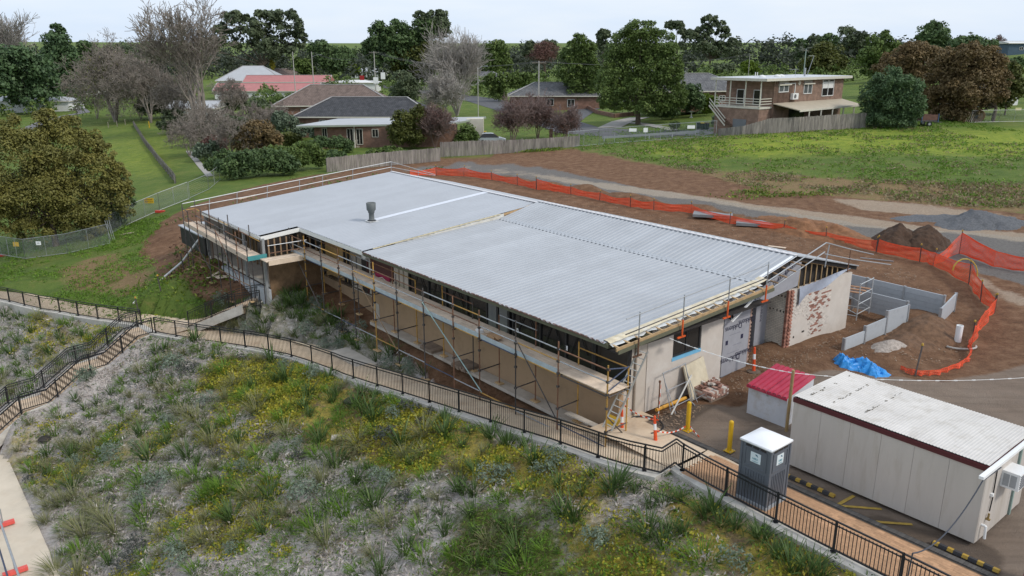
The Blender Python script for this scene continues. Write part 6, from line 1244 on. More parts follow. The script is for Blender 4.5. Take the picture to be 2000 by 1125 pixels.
tree('evergreen_tree', 'biggest dense round evergreen in the middle of the skyline, with a short trunk', 'tree', 114, [(1252, 68, 36, 28), (1232, 95, 50, 36), (1282, 92, 40, 34), (1215, 135, 48, 40), (1265, 140, 56, 44), (1305, 140, 28, 48), (1195, 165, 36, 34), (1235, 180, 50, 28), (1290, 185, 42, 34), (1322, 160, 18, 36), (1310, 200, 26, 22), (1200, 198, 34, 22), (1262, 208, 50, 18), (1325, 195, 20, 26)], 'green', 40000, .26, (1246, 243), GT, psize=.25, puffs=40, tw=.5)
tree('gum_tree', 'tall open gum tree with tufted branches right of the biggest evergreen', 'tree', 215, [(1386, 45, 16, 15), (1376, 70, 18, 20), (1405, 50, 12, 12), (1412, 68, 14, 16), (1350, 85, 24, 22), (1385, 95, 30, 14), (1432, 86, 16, 9), (1415, 105, 30, 12), (1345, 68, 12, 9)], 'gum', 7000, .62, (1385, 140), GT, psize=.3, fill=.06, puffs=16)
tree('gum_tree', 'gum tree top peeping over the right side of the biggest evergreen', 'tree', 215, [(1322, 52, 14, 9), (1308, 50, 9, 8), (1332, 64, 9, 8)], 'gum', 1500, .6, (1320, 140), GT, fill=.05)
tree('far_gum', 'gum tree top between the two dense evergreens', 'tree', 240, [(1178, 70, 14, 11), (1175, 90, 12, 12)], 'gum', 1600, .7, (1178, 140), GT)
tree('flat_shrub', 'flat topped grey green shrub over the tiled roof left of the flat roofed house', 'shrub', 142, [(1400, 138, 20, 10), (1420, 136, 18, 9), (1382, 142, 14, 8)], 'gum', 2200, .4, (1400, 160), GT)
tree('lime_bush', 'light green bush between the flat topped shrub and the flat roofed house', 'shrub', 146, [(1462, 132, 16, 12), (1475, 140, 10, 8)], 'lime', 1500, .4, (1465, 155), GT, trunk=False)
tree('dark_hedge', 'dark tall shrub behind the birdbath lawn', 'shrub', 122, [(1350, 190, 22, 24), (1335, 205, 20, 22), (1362, 205, 14, 22)], 'dark', 4200, .32, (1345, 230), GT, trunk=False)
tree('box_hedge', 'bright green clipped box hedge left of the brick house stairs', 'hedge', 116, [(1378, 196, 14, 14), (1392, 200, 12, 16), (1380, 213, 15, 12)], 'lime', 3200, .26, (1384, 226), GT, trunk=False, psize=.2)
tree('low_bush', 'low dark bush under the biggest evergreen, right of its trunk', 'shrub', 120, [(1285, 215, 26, 16), (1310, 222, 20, 12)], 'dark', 2600, .3, (1290, 235), GT, trunk=False)
tree('round_tree', 'olive brown rounded tree behind the flat roof', 'tree', 158, [(1612, 108, 30, 20), (1600, 128, 34, 18), (1630, 125, 22, 18)], 'olive', 4200, .46, (1612, 160), GT)
for x, y, rx, ry, k, D, lab in ((1565, 88, 14, 9, 'dark', 300, 'dark tree crown on the skyline, left end of the far ridge group'), (1590, 80, 14, 9, 'gum', 300, 'grey brown tree crown on the skyline, second in the far ridge group'), (1620, 82, 20, 12, 'dark', 290, 'wide dark tree crown in the middle of the far ridge group'), (1658, 74, 24, 18, 'gum', 280, 'tallest brownish tree crown in the far ridge group'), (1683, 84, 12, 16, 'dark', 285, 'dark tree crown at the right end of the far ridge group')):
    tree('far_tree', lab, 'tree', D, [(x, y, rx, ry), (x + 5, y + 16, rx * 1.1, 12)], k, 1700, .75, (x, 118), GT, fill=.1)
tree('round_tree', 'dense dark round tree left of the pointed one behind the right house', 'tree', 175, [(1722, 92, 28, 24), (1710, 115, 34, 24), (1738, 115, 26, 26), (1715, 138, 30, 18)], 'green', 6500, .5, (1722, 160), GT, psize=.28)
tree('pointed_tree', 'dark pointed evergreen on the right skyline', 'tree', 185, [(1820, 58, 14, 14), (1822, 75, 28, 22), (1835, 95, 24, 18), (1800, 80, 12, 12)], 'dark', 4600, .5, (1820, 130), GT)
tree('flat_tree', 'dark flat crowned evergreen right of the pointed one', 'tree', 205, [(1890, 88, 30, 12), (1915, 92, 26, 10), (1865, 95, 18, 10)], 'dark', 3000, .6, (1890, 125), GT)
tree('rust_tree', 'rust brown rounded tree behind the dark green bush, left of two', 'tree', 142, [(1790, 112, 42, 24), (1755, 130, 42, 24), (1815, 130, 40, 34), (1770, 150, 36, 20)], 'rust', 17000, .30, (1790, 190), GT, psize=.26)
tree('rust_tree', 'largest rust brown tree beside the field, with trunk showing at the right', 'tree', 114, [(1900, 118, 50, 26), (1860, 135, 44, 32), (1930, 145, 36, 36), (1850, 170, 46, 34), (1900, 175, 60, 36), (1830, 195, 22, 30), (1880, 205, 40, 24), (1945, 180, 22, 26), (1870, 222, 46, 16)], 'rust', 32000, .26, (1938, 238), GT, psize=.24, puffs=34, tw=.3)
tree('lime_tree', 'yellow green tree at the right edge beside the largest rust tree', 'tree', 118, [(1968, 150, 22, 26), (1980, 175, 22, 22), (1955, 185, 20, 20), (1940, 200, 30, 14)], 'olive', 5000, .36, (1962, 225), GT)
tree('dark_green_bush', 'big dark green leafy bush at the end of the paling fence', 'shrub', 101, [(1740, 175, 40, 34), (1715, 195, 36, 36), (1768, 195, 38, 40), (1735, 222, 50, 28), (1785, 220, 22, 28), (1700, 225, 20, 24), (1740, 238, 52, 14)], 'pine', 22000, .21, (1740, 250), GT, trunk=False, psize=.26)
tree('green_bush', 'mid green bush between the dark bush and the trailer', 'shrub', 106, [(1810, 205, 16, 14), (1822, 212, 10, 10)], 'lime', 1400, .28, (1812, 225), GT, trunk=False)
bare('bare_tree', 'small leafless pinkish tree on the right hilltop by the blue shed', 262, 1950, 98, 66, M_barer, .6, 3, 4, 2, GT, 40, .05, r0=.3)
tree('far_bush', 'dark bush on the green hill below the blue shed', 'shrub', 215, [(1985, 128, 14, 12), (1972, 140, 10, 8)], 'dark', 1100, .5, (1985, 142), GT, trunk=False)
# shrubs round the veranda house and along the palings
tree('olive_shrub', 'tall feathery olive green shrub in front of the veranda house', 'shrub', 96, [(790, 250, 30, 34), (815, 235, 20, 28), (775, 265, 24, 24), (808, 270, 24, 22)], 'olive', 7000, .26, (795, 292), 'garden shrubs behind the paling fence', trunk=False)
bare('twiggy_shrub', 'brown twiggy shrub right of the feathery olive shrub', 97, 850, 290, 196, M_barer, .45, 3, 4, 5, 'garden shrubs behind the paling fence', 41, .12, 'shrub', r0=.1, l0=.34, twigs=('twig', 1800, .4))
tree('round_shrub', 'round dark camellia bush leaning over the paling fence', 'shrub', 96, [(912, 262, 20, 16), (905, 272, 18, 12), (922, 270, 16, 12)], 'green', 3200, .22, (912, 286), 'garden shrubs behind the paling fence', trunk=False)
tree('rust_shrub', 'rust topped rounded shrub above the green hedge beside the lane', 'shrub', 88, [(505, 262, 34, 26), (485, 285, 30, 26), (528, 285, 28, 26)], 'rust', 6500, .25, (505, 310), 'garden shrubs behind the paling fence', trunk=False)
tree('green_shrub', 'bright green domed shrub at the left end of the paling fence', 'shrub', 85, [(600, 298, 28, 20), (580, 310, 28, 20), (622, 312, 18, 18)], 'green', 5500, .24, (600, 332), 'garden shrubs behind the paling fence', trunk=False)
tree('dark_shrub', 'dark shrub mass between the rust shrub and the domed green shrub', 'shrub', 85, [(525, 318, 40, 26), (480, 322, 34, 26), (560, 325, 26, 22), (450, 330, 26, 24)], 'dark', 7500, .25, (515, 345), 'garden shrubs behind the paling fence', trunk=False)
tree('grey_shrub', 'grey green shrub left of the veranda roof', 'shrub', 106, [(560, 245, 24, 20), (585, 258, 18, 14), (545, 230, 14, 12)], 'grey', 3600, .25, (562, 275), 'garden shrubs behind the paling fence', trunk=False)
tree('dark_hedge', 'dark hedge in front of the veranda house window', 'hedge', 100, [(655, 282, 26, 12), (625, 280, 20, 12), (680, 288, 14, 12)], 'dark', 4200, .22, (652, 300), 'garden shrubs behind the paling fence', trunk=False)
tree('dark_shrub', 'dark shrub screen below the pink red iron roof, left part', 'shrub', 130, [(455, 205, 30, 12), (500, 208, 30, 11), (425, 212, 24, 14)], 'gum', 3200, .3, (460, 228), GT, trunk=False)
tree('dark_shrub', 'dark shrub screen between the pink red iron roof and the brown tiles', 'shrub', 150, [(540, 200, 24, 10), (575, 192, 20, 8), (515, 205, 16, 12)], 'green', 2600, .3, (540, 215), GT, trunk=False)
for i, (x, yb, yt, lab) in enumerate(((345, 230, 128, 'leafless grey tree just left of the tall forked one'), (455, 232, 150, 'leafless grey tree just right of the tall forked one'))): bare('bare_tree', lab, 140, x, yb, yt, M_bare, .65, 2, 6, 4, GT, 60 + i, .05, r0=.4, l0=.32)
tree('grey_shrub', 'grey green shrub at the foot of the leafless thicket by the lane', 'shrub', 98, [(400, 298, 22, 16), (415, 285, 12, 10)], 'grey', 1600, .26, (400, 315), 'garden shrubs behind the paling fence', trunk=False)
tree('pale_shrub', 'pale flowering shrub poking above the veranda roof', 'shrub', 109, [(670, 222, 16, 7)], 'grey', 800, .22, (670, 240), 'garden shrubs behind the paling fence', trunk=False)
for i, (x, yb, yt, lab) in enumerate(((1050, 272, 172, 'wide leafless reddish shrub tree with a forked trunk behind the palings'), (1000, 282, 180, 'thin leafless shrub left of the forked reddish one'), (1105, 275, 200, 'leafless twiggy shrub at the end of the paling fence'))):
    bare('bare_shrub', lab, 103, x, yb, yt, M_barer, .6, 3, 4, 5 if i == 0 else 4, 'leafless shrubs behind the palings', 50 + i, .06, 'bare shrub', r0=.2, l0=.3, twigs=('twig', 2400, .35))
tree('garden_bush', 'mixed green bush in the brick edged garden bed by the street', 'shrub', 128, [(1190, 205, 16, 9), (1205, 210, 14, 8), (1178, 208, 8, 7)], 'lime', 1600, .26, (1192, 220), 'street garden bushes', trunk=False)
tree('garden_bush', 'red leaved bush at the right end of the brick edged garden bed', 'shrub', 128, [(1228, 210, 9, 8)], 'rust', 700, .24, (1228, 220), 'street garden bushes', trunk=False)
tree('flower_bush', 'white flowering bush at the foot of the brick house stairs', 'shrub', 108, [(1405, 232, 14, 9), (1395, 240, 8, 6)], 'grey', 900, .2, (1402, 246), 'street garden bushes', trunk=False)
tree('rose_bush', 'low bush with white flowers by the chain fence near the bins', 'shrub', 105, [(1318, 246, 12, 8)], 'green', 600, .2, (1318, 256), 'street garden bushes', trunk=False)
for x, y, rx, ry, k, yb, lab in ((440, 318, 34, 24, 'dark', 342, 'dark scrubby bush beside the lane end, under the leafless thickets'), (395, 258, 30, 22, 'gum', 282, 'grey green scrub at the foot of the tall forked tree'), (455, 250, 34, 24, 'gum', 276, 'olive grey scrub in front of the white glimpsed house'), (520, 228, 26, 18, 'green', 248, 'green bush against the left side of the brown tiled house'), (565, 275, 26, 16, 'olive', 292, 'olive bush left of the dark hedge by the veranda house'), (620, 258, 18, 14, 'grey', 276, 'grey leafed bush under the left end of the veranda roof'), (340, 238, 32, 22, 'gum', 262, 'scrubby grey green bush right of the lane fence top'), (540, 300, 26, 18, 'green', 320, 'green bush filling the gap behind the dark shrub mass'), (420, 285, 26, 20, 'twig', 306, 'reddish twiggy bush beside the concrete lane edging'), (300, 205, 34, 26, 'gum', 232, 'brown green scrub under the leafless tree beside the willow'), (650, 305, 26, 10, 'dark', 318, 'low dark bush just behind the left paling fence'), (760, 300, 40, 12, 'green', 314, 'low green bush just behind the middle of the left paling fence')):
    tree('scrub_bush', lab, 'shrub', 110, [(x - rx * .5, y + ry * .2, rx * .6, ry * .75), (x + rx * .5, y + ry * .15, rx * .6, ry * .8), (x, y - ry * .2, rx * .6, ry * .8)], k, 3000, .28, (x, yb), 'scrub between the lane and the houses', trunk=False, psize=.36, puffs=14)
# far woods: one mass along the skyline
rng_ = np.random.default_rng(77); C_ = []; R_ = []
for i in range(330):
    an = rng_.uniform(-.80, .80); D = rng_.uniform(310, 720); x, y = D * math.sin(an), D * math.cos(an); r = rng_.uniform(5, 11)
    if float(gz(x, y)) > 8.5: continue
    r = r * 1; C_.append((x, y, float(gz(x, y)) + r * .4)); R_.append((r * 1.3, r, r * .8))
V, Fq, T = crown_arrays(C_, R_, 90000, 1.75, rng_, 8, .45, .3); tag(npmesh('far_woods', V, Fq, LM['woods'], None, T), kind='stuff')
C_ = []; R_ = []
for i in range(150):
    x = rng_.uniform(560, 1700) if i < 110 else rng_.uniform(-60, 520); c = atd(x, 140, rng_.uniform(220, 330)); r = rng_.uniform(1.8, 3.6); c = gp(c); C_.append(c + ZV * r * .5); R_.append((r * 1.4, r, r))
V, Fq, T = crown_arrays(C_, R_, 30000, .85, rng_, 8, .4, .2); tag(npmesh('suburb_shrubbery', V, Fq, LM['green'], None, T), kind='stuff')
# ---------------------------------------------------------------- houses
M_hb = brickmat('house_brick', (.21, .125, .088), (.27, .165, .118), (.24, .19, .155), axis=(BV, ZV)); M_hb2 = brickmat('house_brick_side', (.21, .125, .088), (.27, .165, .118), (.24, .19, .155), axis=(AV, ZV)); M_hbx = brickmat('house_brick_front', (.18, .09, .062), (.24, .125, .085), (.20, .15, .12), axis=(RT, ZV))
def tilemat(n, c1, c2, ax): return brickmat(n, c1, c2, tuple(v * .45 for v in c1), axis=ax, bw=.33, rh=.17, mort=.025)
M_tdark = tilemat('dark_tiles', (.060, .062, .068), (.085, .085, .09), (RT, ZV)); M_tbrown = tilemat('brown_tiles', (.17, .125, .105), (.22, .165, .14), (RT, ZV)); M_tgrey = tilemat('grey_tiles', (.13, .13, .135), (.17, .17, .17), (RT, ZV))
M_red = mat('pink_red_iron', (.40, .16, .15), .6, .12, .8); M_whs = mat('white_weatherboard', (.66, .66, .64), .7, .06, 1); M_grr = mat('pale_grey_iron', (.40, .41, .42), .5, .08, .6); M_ridge = mat('ridge_pale', (.36, .35, .34), .8, .2, 2); M_trimc = mat('cream_trim', (.55, .52, .44), .6, .08, 2)
def hip_house(name, label, px, py, D, w, d, hw_, hr, ang, mw, mr, windows=(), group='houses beyond the field', ridge=None, eave=.5, gable=False, zbase=None):
    w *= 1.17; d *= 1.1; hw_ *= 1.1; hr *= 1.15
    if D < 290: D *= 1.18
    c = atd(px, py, D); c = gp(c) if zbase is None else np.array([c[0], c[1], zbase]); ux = np.array([math.cos(ang), math.sin(ang), 0]); uy = np.array([-math.sin(ang), math.cos(ang), 0]); t = thing(name, label, 'house', c, group)
    pt = lambda x, y, z: c + ux * x + uy * y + ZV * z
    MB().box(pt(0, d / 2, hw_ / 2 - .4), (w, d, hw_ + .8), (ux, uy, ZV)).build('wall', mw, t)
    e = eave; rl = (w - d) / 2 + e * 0 if not gable else w / 2 + e; rl = max(rl, .3); E = [pt(-w / 2 - e, -e, hw_), pt(w / 2 + e, -e, hw_), pt(w / 2 + e, d + e, hw_), pt(-w / 2 - e, d + e, hw_)]; Rg = [pt(-rl, d / 2, hw_ + hr), pt(rl, d / 2, hw_ + hr)]
    r = MB().add(E + Rg, [(0, 1, 5, 4), (1, 2, 5), (2, 3, 4, 5), (3, 0, 4), (3, 2, 1, 0)]).build('roof', mr, t)
    q = MB()
    for a_, b_ in ((E[0], Rg[0]), (E[1], Rg[1]), (Rg[0], Rg[1])): q.bar(a_ + ZV * .05, b_ + ZV * .05, .26, .10)
    q.build('ridge_cap', M_ridge, r)
    q = MB()
    for a_, b_ in ((E[0], E[1]), (E[1], E[2]), (E[3], E[0])): q.bar(a_ - ZV * .10, b_ - ZV * .10, .12, .2)
    q.build('gutter', M_trimc, r)
    for (x, z, ww, wh) in windows:
        f = MB(); y = -.04
        for x0, x1, z0, z1 in ((x - ww / 2, x + ww / 2, z - wh / 2, z - wh / 2 + .08), (x - ww / 2, x + ww / 2, z + wh / 2 - .08, z + wh / 2), (x - ww / 2, x - ww / 2 + .07, z - wh / 2, z + wh / 2), (x + ww / 2 - .07, x + ww / 2, z - wh / 2, z + wh / 2), (x - .03, x + .03, z - wh / 2, z + wh / 2)): f.box(pt((x0 + x1) / 2, y, (z0 + z1) / 2), (x1 - x0, .08, z1 - z0), (ux, uy, ZV))
        fo = f.build('window', M_whs, t); MB().box(pt(x, -.015, z), (ww - .1, .04, wh - .1), (ux, uy, ZV)).build('pane', M_glass, fo)
    return t
hip_house('tiled_house', 'brown tiled brick house behind the dark roofed one, with two small windows', 655, 224, 134, 19, 11, 3.0, 3.1, .12, M_hbx, M_tbrown, ((-5.8, 1.9, 1.1, 1.5), (-2.4, 2.0, 1.0, 1.2)), zbase=float(gz(*atd(655, 224, 158)[:2])) + .2)
hip_house('tiled_house', 'dark grey tiled house right behind the veranda roof', 712, 232, 116, 19.5, 9, 2.5, 2.5, -.02, M_hbx, M_tdark, ((-7, 1.7, 1.2, 1.0),), zbase=float(gz(*atd(712, 240, 137)[:2])) + .4)
# veranda house
vh = thing('veranda_house', 'brick house with flat pale grey veranda roof and cream posts behind the paling fence', 'house', gp(atd(680, 285, 122)), 'houses beyond the field'); D = 121; z0 = 0.0
vc = gp(atd(665, 290, D)); vx = np.array([1., -.03, 0]); vx /= np.linalg.norm(vx); vy = np.array([.03, 1., 0]); vy /= np.linalg.norm(vy)
k_ = D / F * 1.03
def vp(px, y, py): o = atd(px, py, D); return np.array([o[0], o[1] + y, o[2]])
e0, e1 = vp(578, 0, 243), vp(746, 0, 246); r0_, r1_ = vp(640, 6.5, 229.5), vp(946, 7.5, 228.5); e0[2] = e1[2] = (e0[2] + e1[2]) / 2
r0_[2] = r1_[2] = e0[2] + .35; e2 = vp(880, 0, 246.5); e2[2] = e0[2]
MB().prism([e0, e2, r1_, r0_ + np.array([0, .5, 0])], ZV * .07).build('veranda_roof', M_grr, vh); MB().bar(e0 - ZV * .1, e2 - ZV * .1, .08, .22).bar(e2 - ZV * .1, r1_ - ZV * .1, .08, .25).build('gutter', mat('green_gutter', (.27, .31, .24), .6, .1, 2), vh)
wl, wr = vp(610, 1.6, 280), vp(890, 1.6, 280); zt_ = e0[2] - .05; zb_ = vc[2] - .5
MB().box(np.array([(wl[0] + wr[0]) / 2, wl[1] + 3.0, (zt_ + zb_) / 2]), (wr[0] - wl[0], 6, zt_ - zb_)).build('wall', M_hbx, vh)
yw = wl[1] - .05
for x0, x1, p0, p1, nm in ((625, 636, 252, 270, 'window'), (676, 690, 252, 282, 'sliding_door'), (695, 709, 252, 282, 'sliding_door'), (727, 740, 252, 267, 'window')):
    a_, b_ = vp(x0, 1.5, p0), vp(x1, 1.5, p1); c = np.array([(a_[0] + b_[0]) / 2, yw, (a_[2] + b_[2]) / 2]); fo = MB()
    w2, h2 = b_[0] - a_[0], a_[2] - b_[2]
    for dx, dz, sx, sz in ((-w2 / 2, 0, .07, h2), (w2 / 2, 0, .07, h2), (0, 0, .05, h2), (0, h2 / 2, w2, .07), (0, -h2 / 2, w2, .07)): fo.box(c + np.array([dx, -.02, dz]), (sx, .08, sz))
    fo = fo.build(nm, M_trimc, vh); MB().box(c + np.array([0, .03, 0]), (w2, .03, h2)).build('pane', M_glass, fo)
for x in (691, 741): a_ = vp(x, .15, 247); MB().box(np.array([a_[0], a_[1], (e0[2] - .1 + vc[2]) / 2]), (.16, .16, e0[2] - .1 - vc[2])).build('post', M_trimc, vh)
a_, b_ = vp(691, .2, 276), vp(741, .2, 276); MB().bar(a_ + ZV * .15, b_ + ZV * .15, .06).bar(a_ - ZV * .85, b_ - ZV * .85, .06).build('rail', M_trimc, vh)
for i in range(18): p = a_ + (b_ - a_) * i / 17; MB().bar(p - ZV * .85, p + ZV * .15, .035).build('picket', M_trimc, vh)
MB().box((a_ + b_) / 2 - ZV * 1.6 + np.array([0, .6, 0]), (b_[0] - a_[0] + 1, 1.2, 1.4)).build('porch_base', M_hbx, vh)
a_ = vp(925, 4, 250); MB().box(np.array([a_[0], a_[1] + 1.5, a_[2] - .3]), (2.6, 3, 2.6)).build('lean_to', mat('cream_board', (.55, .52, .43), .7, .08, 1.5), vh)
# street houses further back
hip_house('iron_roof_house', 'long building with faded pink red iron roof and white walls, nearer wing', 520, 192, 225, 27, 9, 2.2, 1.9, .03, M_whs, M_red, ((-6, .9, 1.4, .8), (2, .9, 1.2, .8)), gable=True, zbase=-.3)
hip_house('iron_roof_house', 'second wing with faded pink red iron roof behind the first', 560, 178, 244, 24, 9, 2.9, 1.8, .03, M_whs, M_red, ((-4, 1.0, 1.4, .8),), gable=True, zbase=.8)
hip_house('white_house', 'pale grey hip roofed house left of the pencil pine', 487, 150, 300, 19, 14, 3.2, 4.2, .1, M_whs, M_grr, (), zbase=float(gz(*atd(487, 150, 242)[:2])) + 1.2)
hip_house('white_house', 'house with white gable end and brown roof under the pencil pine', 568, 160, 285, 16, 13, 3.2, 3.0, 1.2, M_whs, M_tbrown, (), gable=True, zbase=float(gz(*atd(560, 160, 224)[:2])) + .6)
hip_house('white_house', 'white walled house glimpsed through the leafless tree at the left', 372, 190, 160, 8, 8, 3.0, 1.2, .1, M_whs, M_grr, (), gable=True)
hip_house('white_bungalow', 'small white bungalow across the far street junction', 690, 152, 235, 13, 8, 2.9, .6, 0, M_whs, M_whs, ((-3, 1.5, 1.4, 1.0), (3, 1.5, 1.4, 1.0)))
hip_house('grey_roof_house', 'low brick house with grey tiled roof behind the concrete power pole', 1085, 188, 152, 17, 10, 2.9, 2.3, .0, M_hbx, M_tgrey, ((-1.2, 1.8, 1.7, 1.5), (3.4, 1.6, 1.6, 1.7)))
hip_house('grey_roof_house', 'brick house with grey tiled hip roof left of the flat roofed house', 1375, 205, 128, 15, 10, 2.6, 2.5, .25, M_hbx, M_tgrey, ((3.5, 1.5, 1.2, 1.0),), zbase=float(gz(*atd(1375, 205, 151)[:2])) + 1.2)
hip_house('white_house', 'white building glimpsed left of the pine in the park', 40, 160, 235, 22, 8, 3, 1, 0, M_whs, M_grr, ())
hip_house('white_house', 'pale house showing under the yellow green tree at the right edge', 1935, 215, 140, 9, 6, 2.8, 1, .2, M_whs, M_grr, ())
hip_house('hill_house', 'low dark house on the right hilltop left of the blue shed', 1957, 106, 262, 6.5, 6, 2.6, 1.4, 0, M_hbx, M_tdark, ((0, 1.2, 2.4, 1.0),))
hip_house('blue_shed', 'blue grey shed with white roof edge on the right hilltop', 2012, 105, 258, 12, 8, 2.9, .5, 0, mat('blue_cladding', (.06, .10, .14), .6, .1, 1), M_whs, ((-3, 1.6, 1.2, 1.0),), gable=True)
for i in range(14):
    rr_ = random.Random(900 + i); x = rr_.uniform(30, 1330); 
    if 560 < x < 700: continue
    hip_house('distant_house', 'tiny pale roofed house among the distant trees', x, 120, rr_.uniform(300, 420), 13, 9, 2.6, 1.8, rr_.uniform(-.4, .4), M_whs, [M_grr, M_tgrey, M_tbrown][i % 3], (), 'distant houses')
# flat roofed two storey house
fh = thing('flat_roof_house', 'two storey brown brick house with flat pale roof, balcony and outside stairs', 'house', gp(atd(1560, 235, 121)), 'houses beyond the field')
FA = atd(1508, 235, 119); zE = atd(1508, 157, 119)[2]; zF = atd(1508, 207, 119)[2]; zG = zF - 2.75; fo_ = np.array([FA[0], FA[1], 0]); fb_, fa_ = BV, AV
def fp_(b_, a_, z): return fo_ + fb_ * b_ + fa_ * a_ + ZV * z
def fbox(b0, b1, a0, a1, z0, z1): return MB().box(fp_((b0 + b1) / 2, (a0 + a1) / 2, (z0 + z1) / 2), (b1 - b0, a1 - a0, z1 - z0), (fb_, fa_, ZV))
WB = 18.2
fbox(0, WB, 0, 8, zF - .1, zE).build('upper_wall', M_hb, fh); fbox(0, WB, .02, 8, zG - 2, zF - .1).build('lower_wall', M_hb, fh)
fbox(-3.2, WB + 1.0, -.7, 8.4, zE + .02, zE + .32).build('roof', mat('flat_roof_pale', (.52, .53, .55), .6, .08, .6), fh); fbox(-3.25, WB + 1.05, -.78, -.72, zE - .05, zE + .30).build('fascia', M_trimc, fh); fbox(-3.28, -3.22, -.7, 8.4, zE - .05, zE + .30).build('fascia', M_trimc, fh)
for b0, b1, z0, z1, mm in ((.9, 3.3, zE - 1.55, zE - .75, 0), (7.2, 9.4, zE - 1.95, zE - .75, 1), (12.2, 15.4, zE - 2.45, zE - .25, 2)):
    f = MB()
    for x0, x1, y0, y1 in ((b0, b1, z0 - .1, z0), (b0, b1, z1, z1 + .06), (b0, b0 + .07, z0, z1), (b1 - .07, b1, z0, z1), ((b0 + b1) / 2 - .05, (b0 + b1) / 2 + .05, z0, z1)): f.box(fp_((x0 + x1) / 2, -.05, (y0 + y1) / 2), (x1 - x0, .1, y1 - y0), (fb_, fa_, ZV))
    w_ = f.build('window', M_whs, fh); fbox(b0 + .08, b1 - .08, -.03, -.01, z0, z1).build('pane', glassmat('house_glass', (.10, .11, .11), .15) if mm < 2 else M_glass, w_)
    if mm < 2: fbox(b0 - .25, b1 + .35, -.32, -.02, z1 + .05, z1 + .2).build('awning_box', M_trimc, w_); fbox(b0, b1, -.06, -.02, z1 + .2, zE - .05).build('panel_above', mat('taupe_panel', (.30, .27, .24), .7, .08, 2), w_)
    else: fbox(b0 + .1, b1 - .1, -.035, -.03, (z0 + z1) / 2 - .05, z1 - .2).build('blind', M_whs, w_)
f = fbox(3.9, 5.3, -.5, -.08, zF + .75, zF + 1.6).build('air_conditioner', M_whs, fh); MB().tube(fp_(4.45, -.52, zF + 1.18), fp_(4.45, -.5, zF + 1.18), .3, 14).build('fan_grille', mat('fan_dark', (.12, .12, .12), .6, .1, 5), f)
fbox(4.85, 4.97, -.1, -.02, zF + 1.6, zE - .45).build('conduit', M_whs, fh); fbox(2.2, 4.97, -.1, -.02, zE - .55, zE - .43).build('conduit', M_whs, fh)
MB().tube(fp_(5.9, -.12, zE - .5), fp_(5.9, -.02, zE - .5), .28, 14).build('wall_disc', M_trimc, fh)
MB().prism([fp_(-.2, -4.2, zF - .45), fp_(WB, -3.2, zF - .45), fp_(WB, -.05, zF + .25), fp_(-.2, -.05, zF + .25)], ZV * .12).build('patio_roof', mat('patio_roof', (.42, .36, .27), .7, .1, .8), fh); MB().bar(fp_(-.2, -4.25, zF - .45), fp_(WB, -3.25, zF - .45), .08, .26).build('gutter', M_trimc, fh)
for i in range(5): MB().bar(fp_(2.6 + i * 3.4, -4.0 + i * .2, zG - 2), fp_(2.6 + i * 3.4, -4.0 + i * .2, zF - .5), .16).build('patio_post', M_trimc, fh)
fbox(4, 8, -.03, .0, zG - .2, zF - .5).build('sliding_door', M_glass, fh)
# balcony, to the left (towards the street)
fbox(-.1, 4.5, .0, .05, zF, zE).build('corner_wall', M_hb, fh)
fbox(-3.0, -.05, .2, 7.8, zF - .35, zF - .1).build('balcony_floor', M_trimc, fh); fbox(-2.9, -.05, .3, 7.6, zG - 2, zF - .35).build('garage_wall', M_hb2, fh); fbox(-2.95, -2.9, 2.2, 4.4, zG - 1.9, zG + .9).build('garage_door', mat('garage_grey', (.16, .17, .18), .6, .1, 1), fh)
for a_ in (.25, 2.7, 5.2, 7.7): MB().bar(fp_(-2.95, a_, zF - .1), fp_(-2.95, a_, zE), .14).build('balcony_post', M_trimc, fh)
for h in (.3, .65, 1.0): MB().bar(fp_(-2.95, .25, zF + h), fp_(-2.95, 7.7, zF + h), .06, .10).bar(fp_(-2.95, .25, zF + h), fp_(-.1, .25, zF + h), .06, .10).build('balcony_rail', M_trimc, fh)
for a_ in (2.0, 4.8): fbox(-.10, -.05, a_, a_ + 1.3, zF, zF + 2.1).build('balcony_door', M_whs, fh); fbox(-.13, -.10, a_ + .12, a_ + 1.18, zF + .1, zF + 2.0).build('door_glass', M_glass, fh)
for i in range(14): z_ = zF - .2 - i * .2; MB().box(fp_(-2.6, 8.2 + .0 - 0 * i, z_) + np.array([.32 * i * .5 - 0, -.30 * i, 0]) * .8, (1.1, .3, .05), (RT, np.array([0, 1, 0]), ZV)).build('stair_tread', mat('stair_brown', (.16, .10, .07), .8, .1, 3), fh)
s0 = fp_(-2.6, 8.2, zF - .2); s1 = s0 + np.array([.16 * 13 * .8, -.30 * 13 * .8, -.2 * 13])
for dx in (-.6, .6):
    for h in (.0, .5, 1.0): MB().bar(s0 + RT * dx + ZV * h, s1 + RT * dx + ZV * h, .06, .12 if h else .2).build('stair_rail', M_trimc, fh)
for b_ in (1.2, 5.0, 6.0): MB().lathe(fp_(b_, 3, zE + .3), [(.5, 0), (.5, .14), (.3, .3), (.05, .36)], 12).build('roof_dome', M_whs, fh)
MB().tube(fp_(10.5, 2, zE + .3), fp_(10.5, 2, zE + 1.5), .14, 8).build('flue', M_steel, fh); MB().tube(fp_(1, 4, zE + .3), fp_(1, 4, zE + 1.0), .06, 6).tube(fp_(1.5, 4, zE + .3), fp_(1.5, 4, zE + 1.0), .06, 6).build('roof_pipe', M_whs, fh)
MB().bar(fp_(8, 3, zE + 1.3), fp_(10.4, 3, zE + 1.3), .04).bar(fp_(9.6, 3, zE + .3), fp_(9.6, 3, zE + 1.4), .04).bar(fp_(12.8, 3, zE + .3), fp_(14.2, 3, zE + 3.2), .05).bar(fp_(12.7, 3, zE + 3.2), fp_(14.3, 3, zE + 3.2), .05).build('aerial', M_steel, fh)
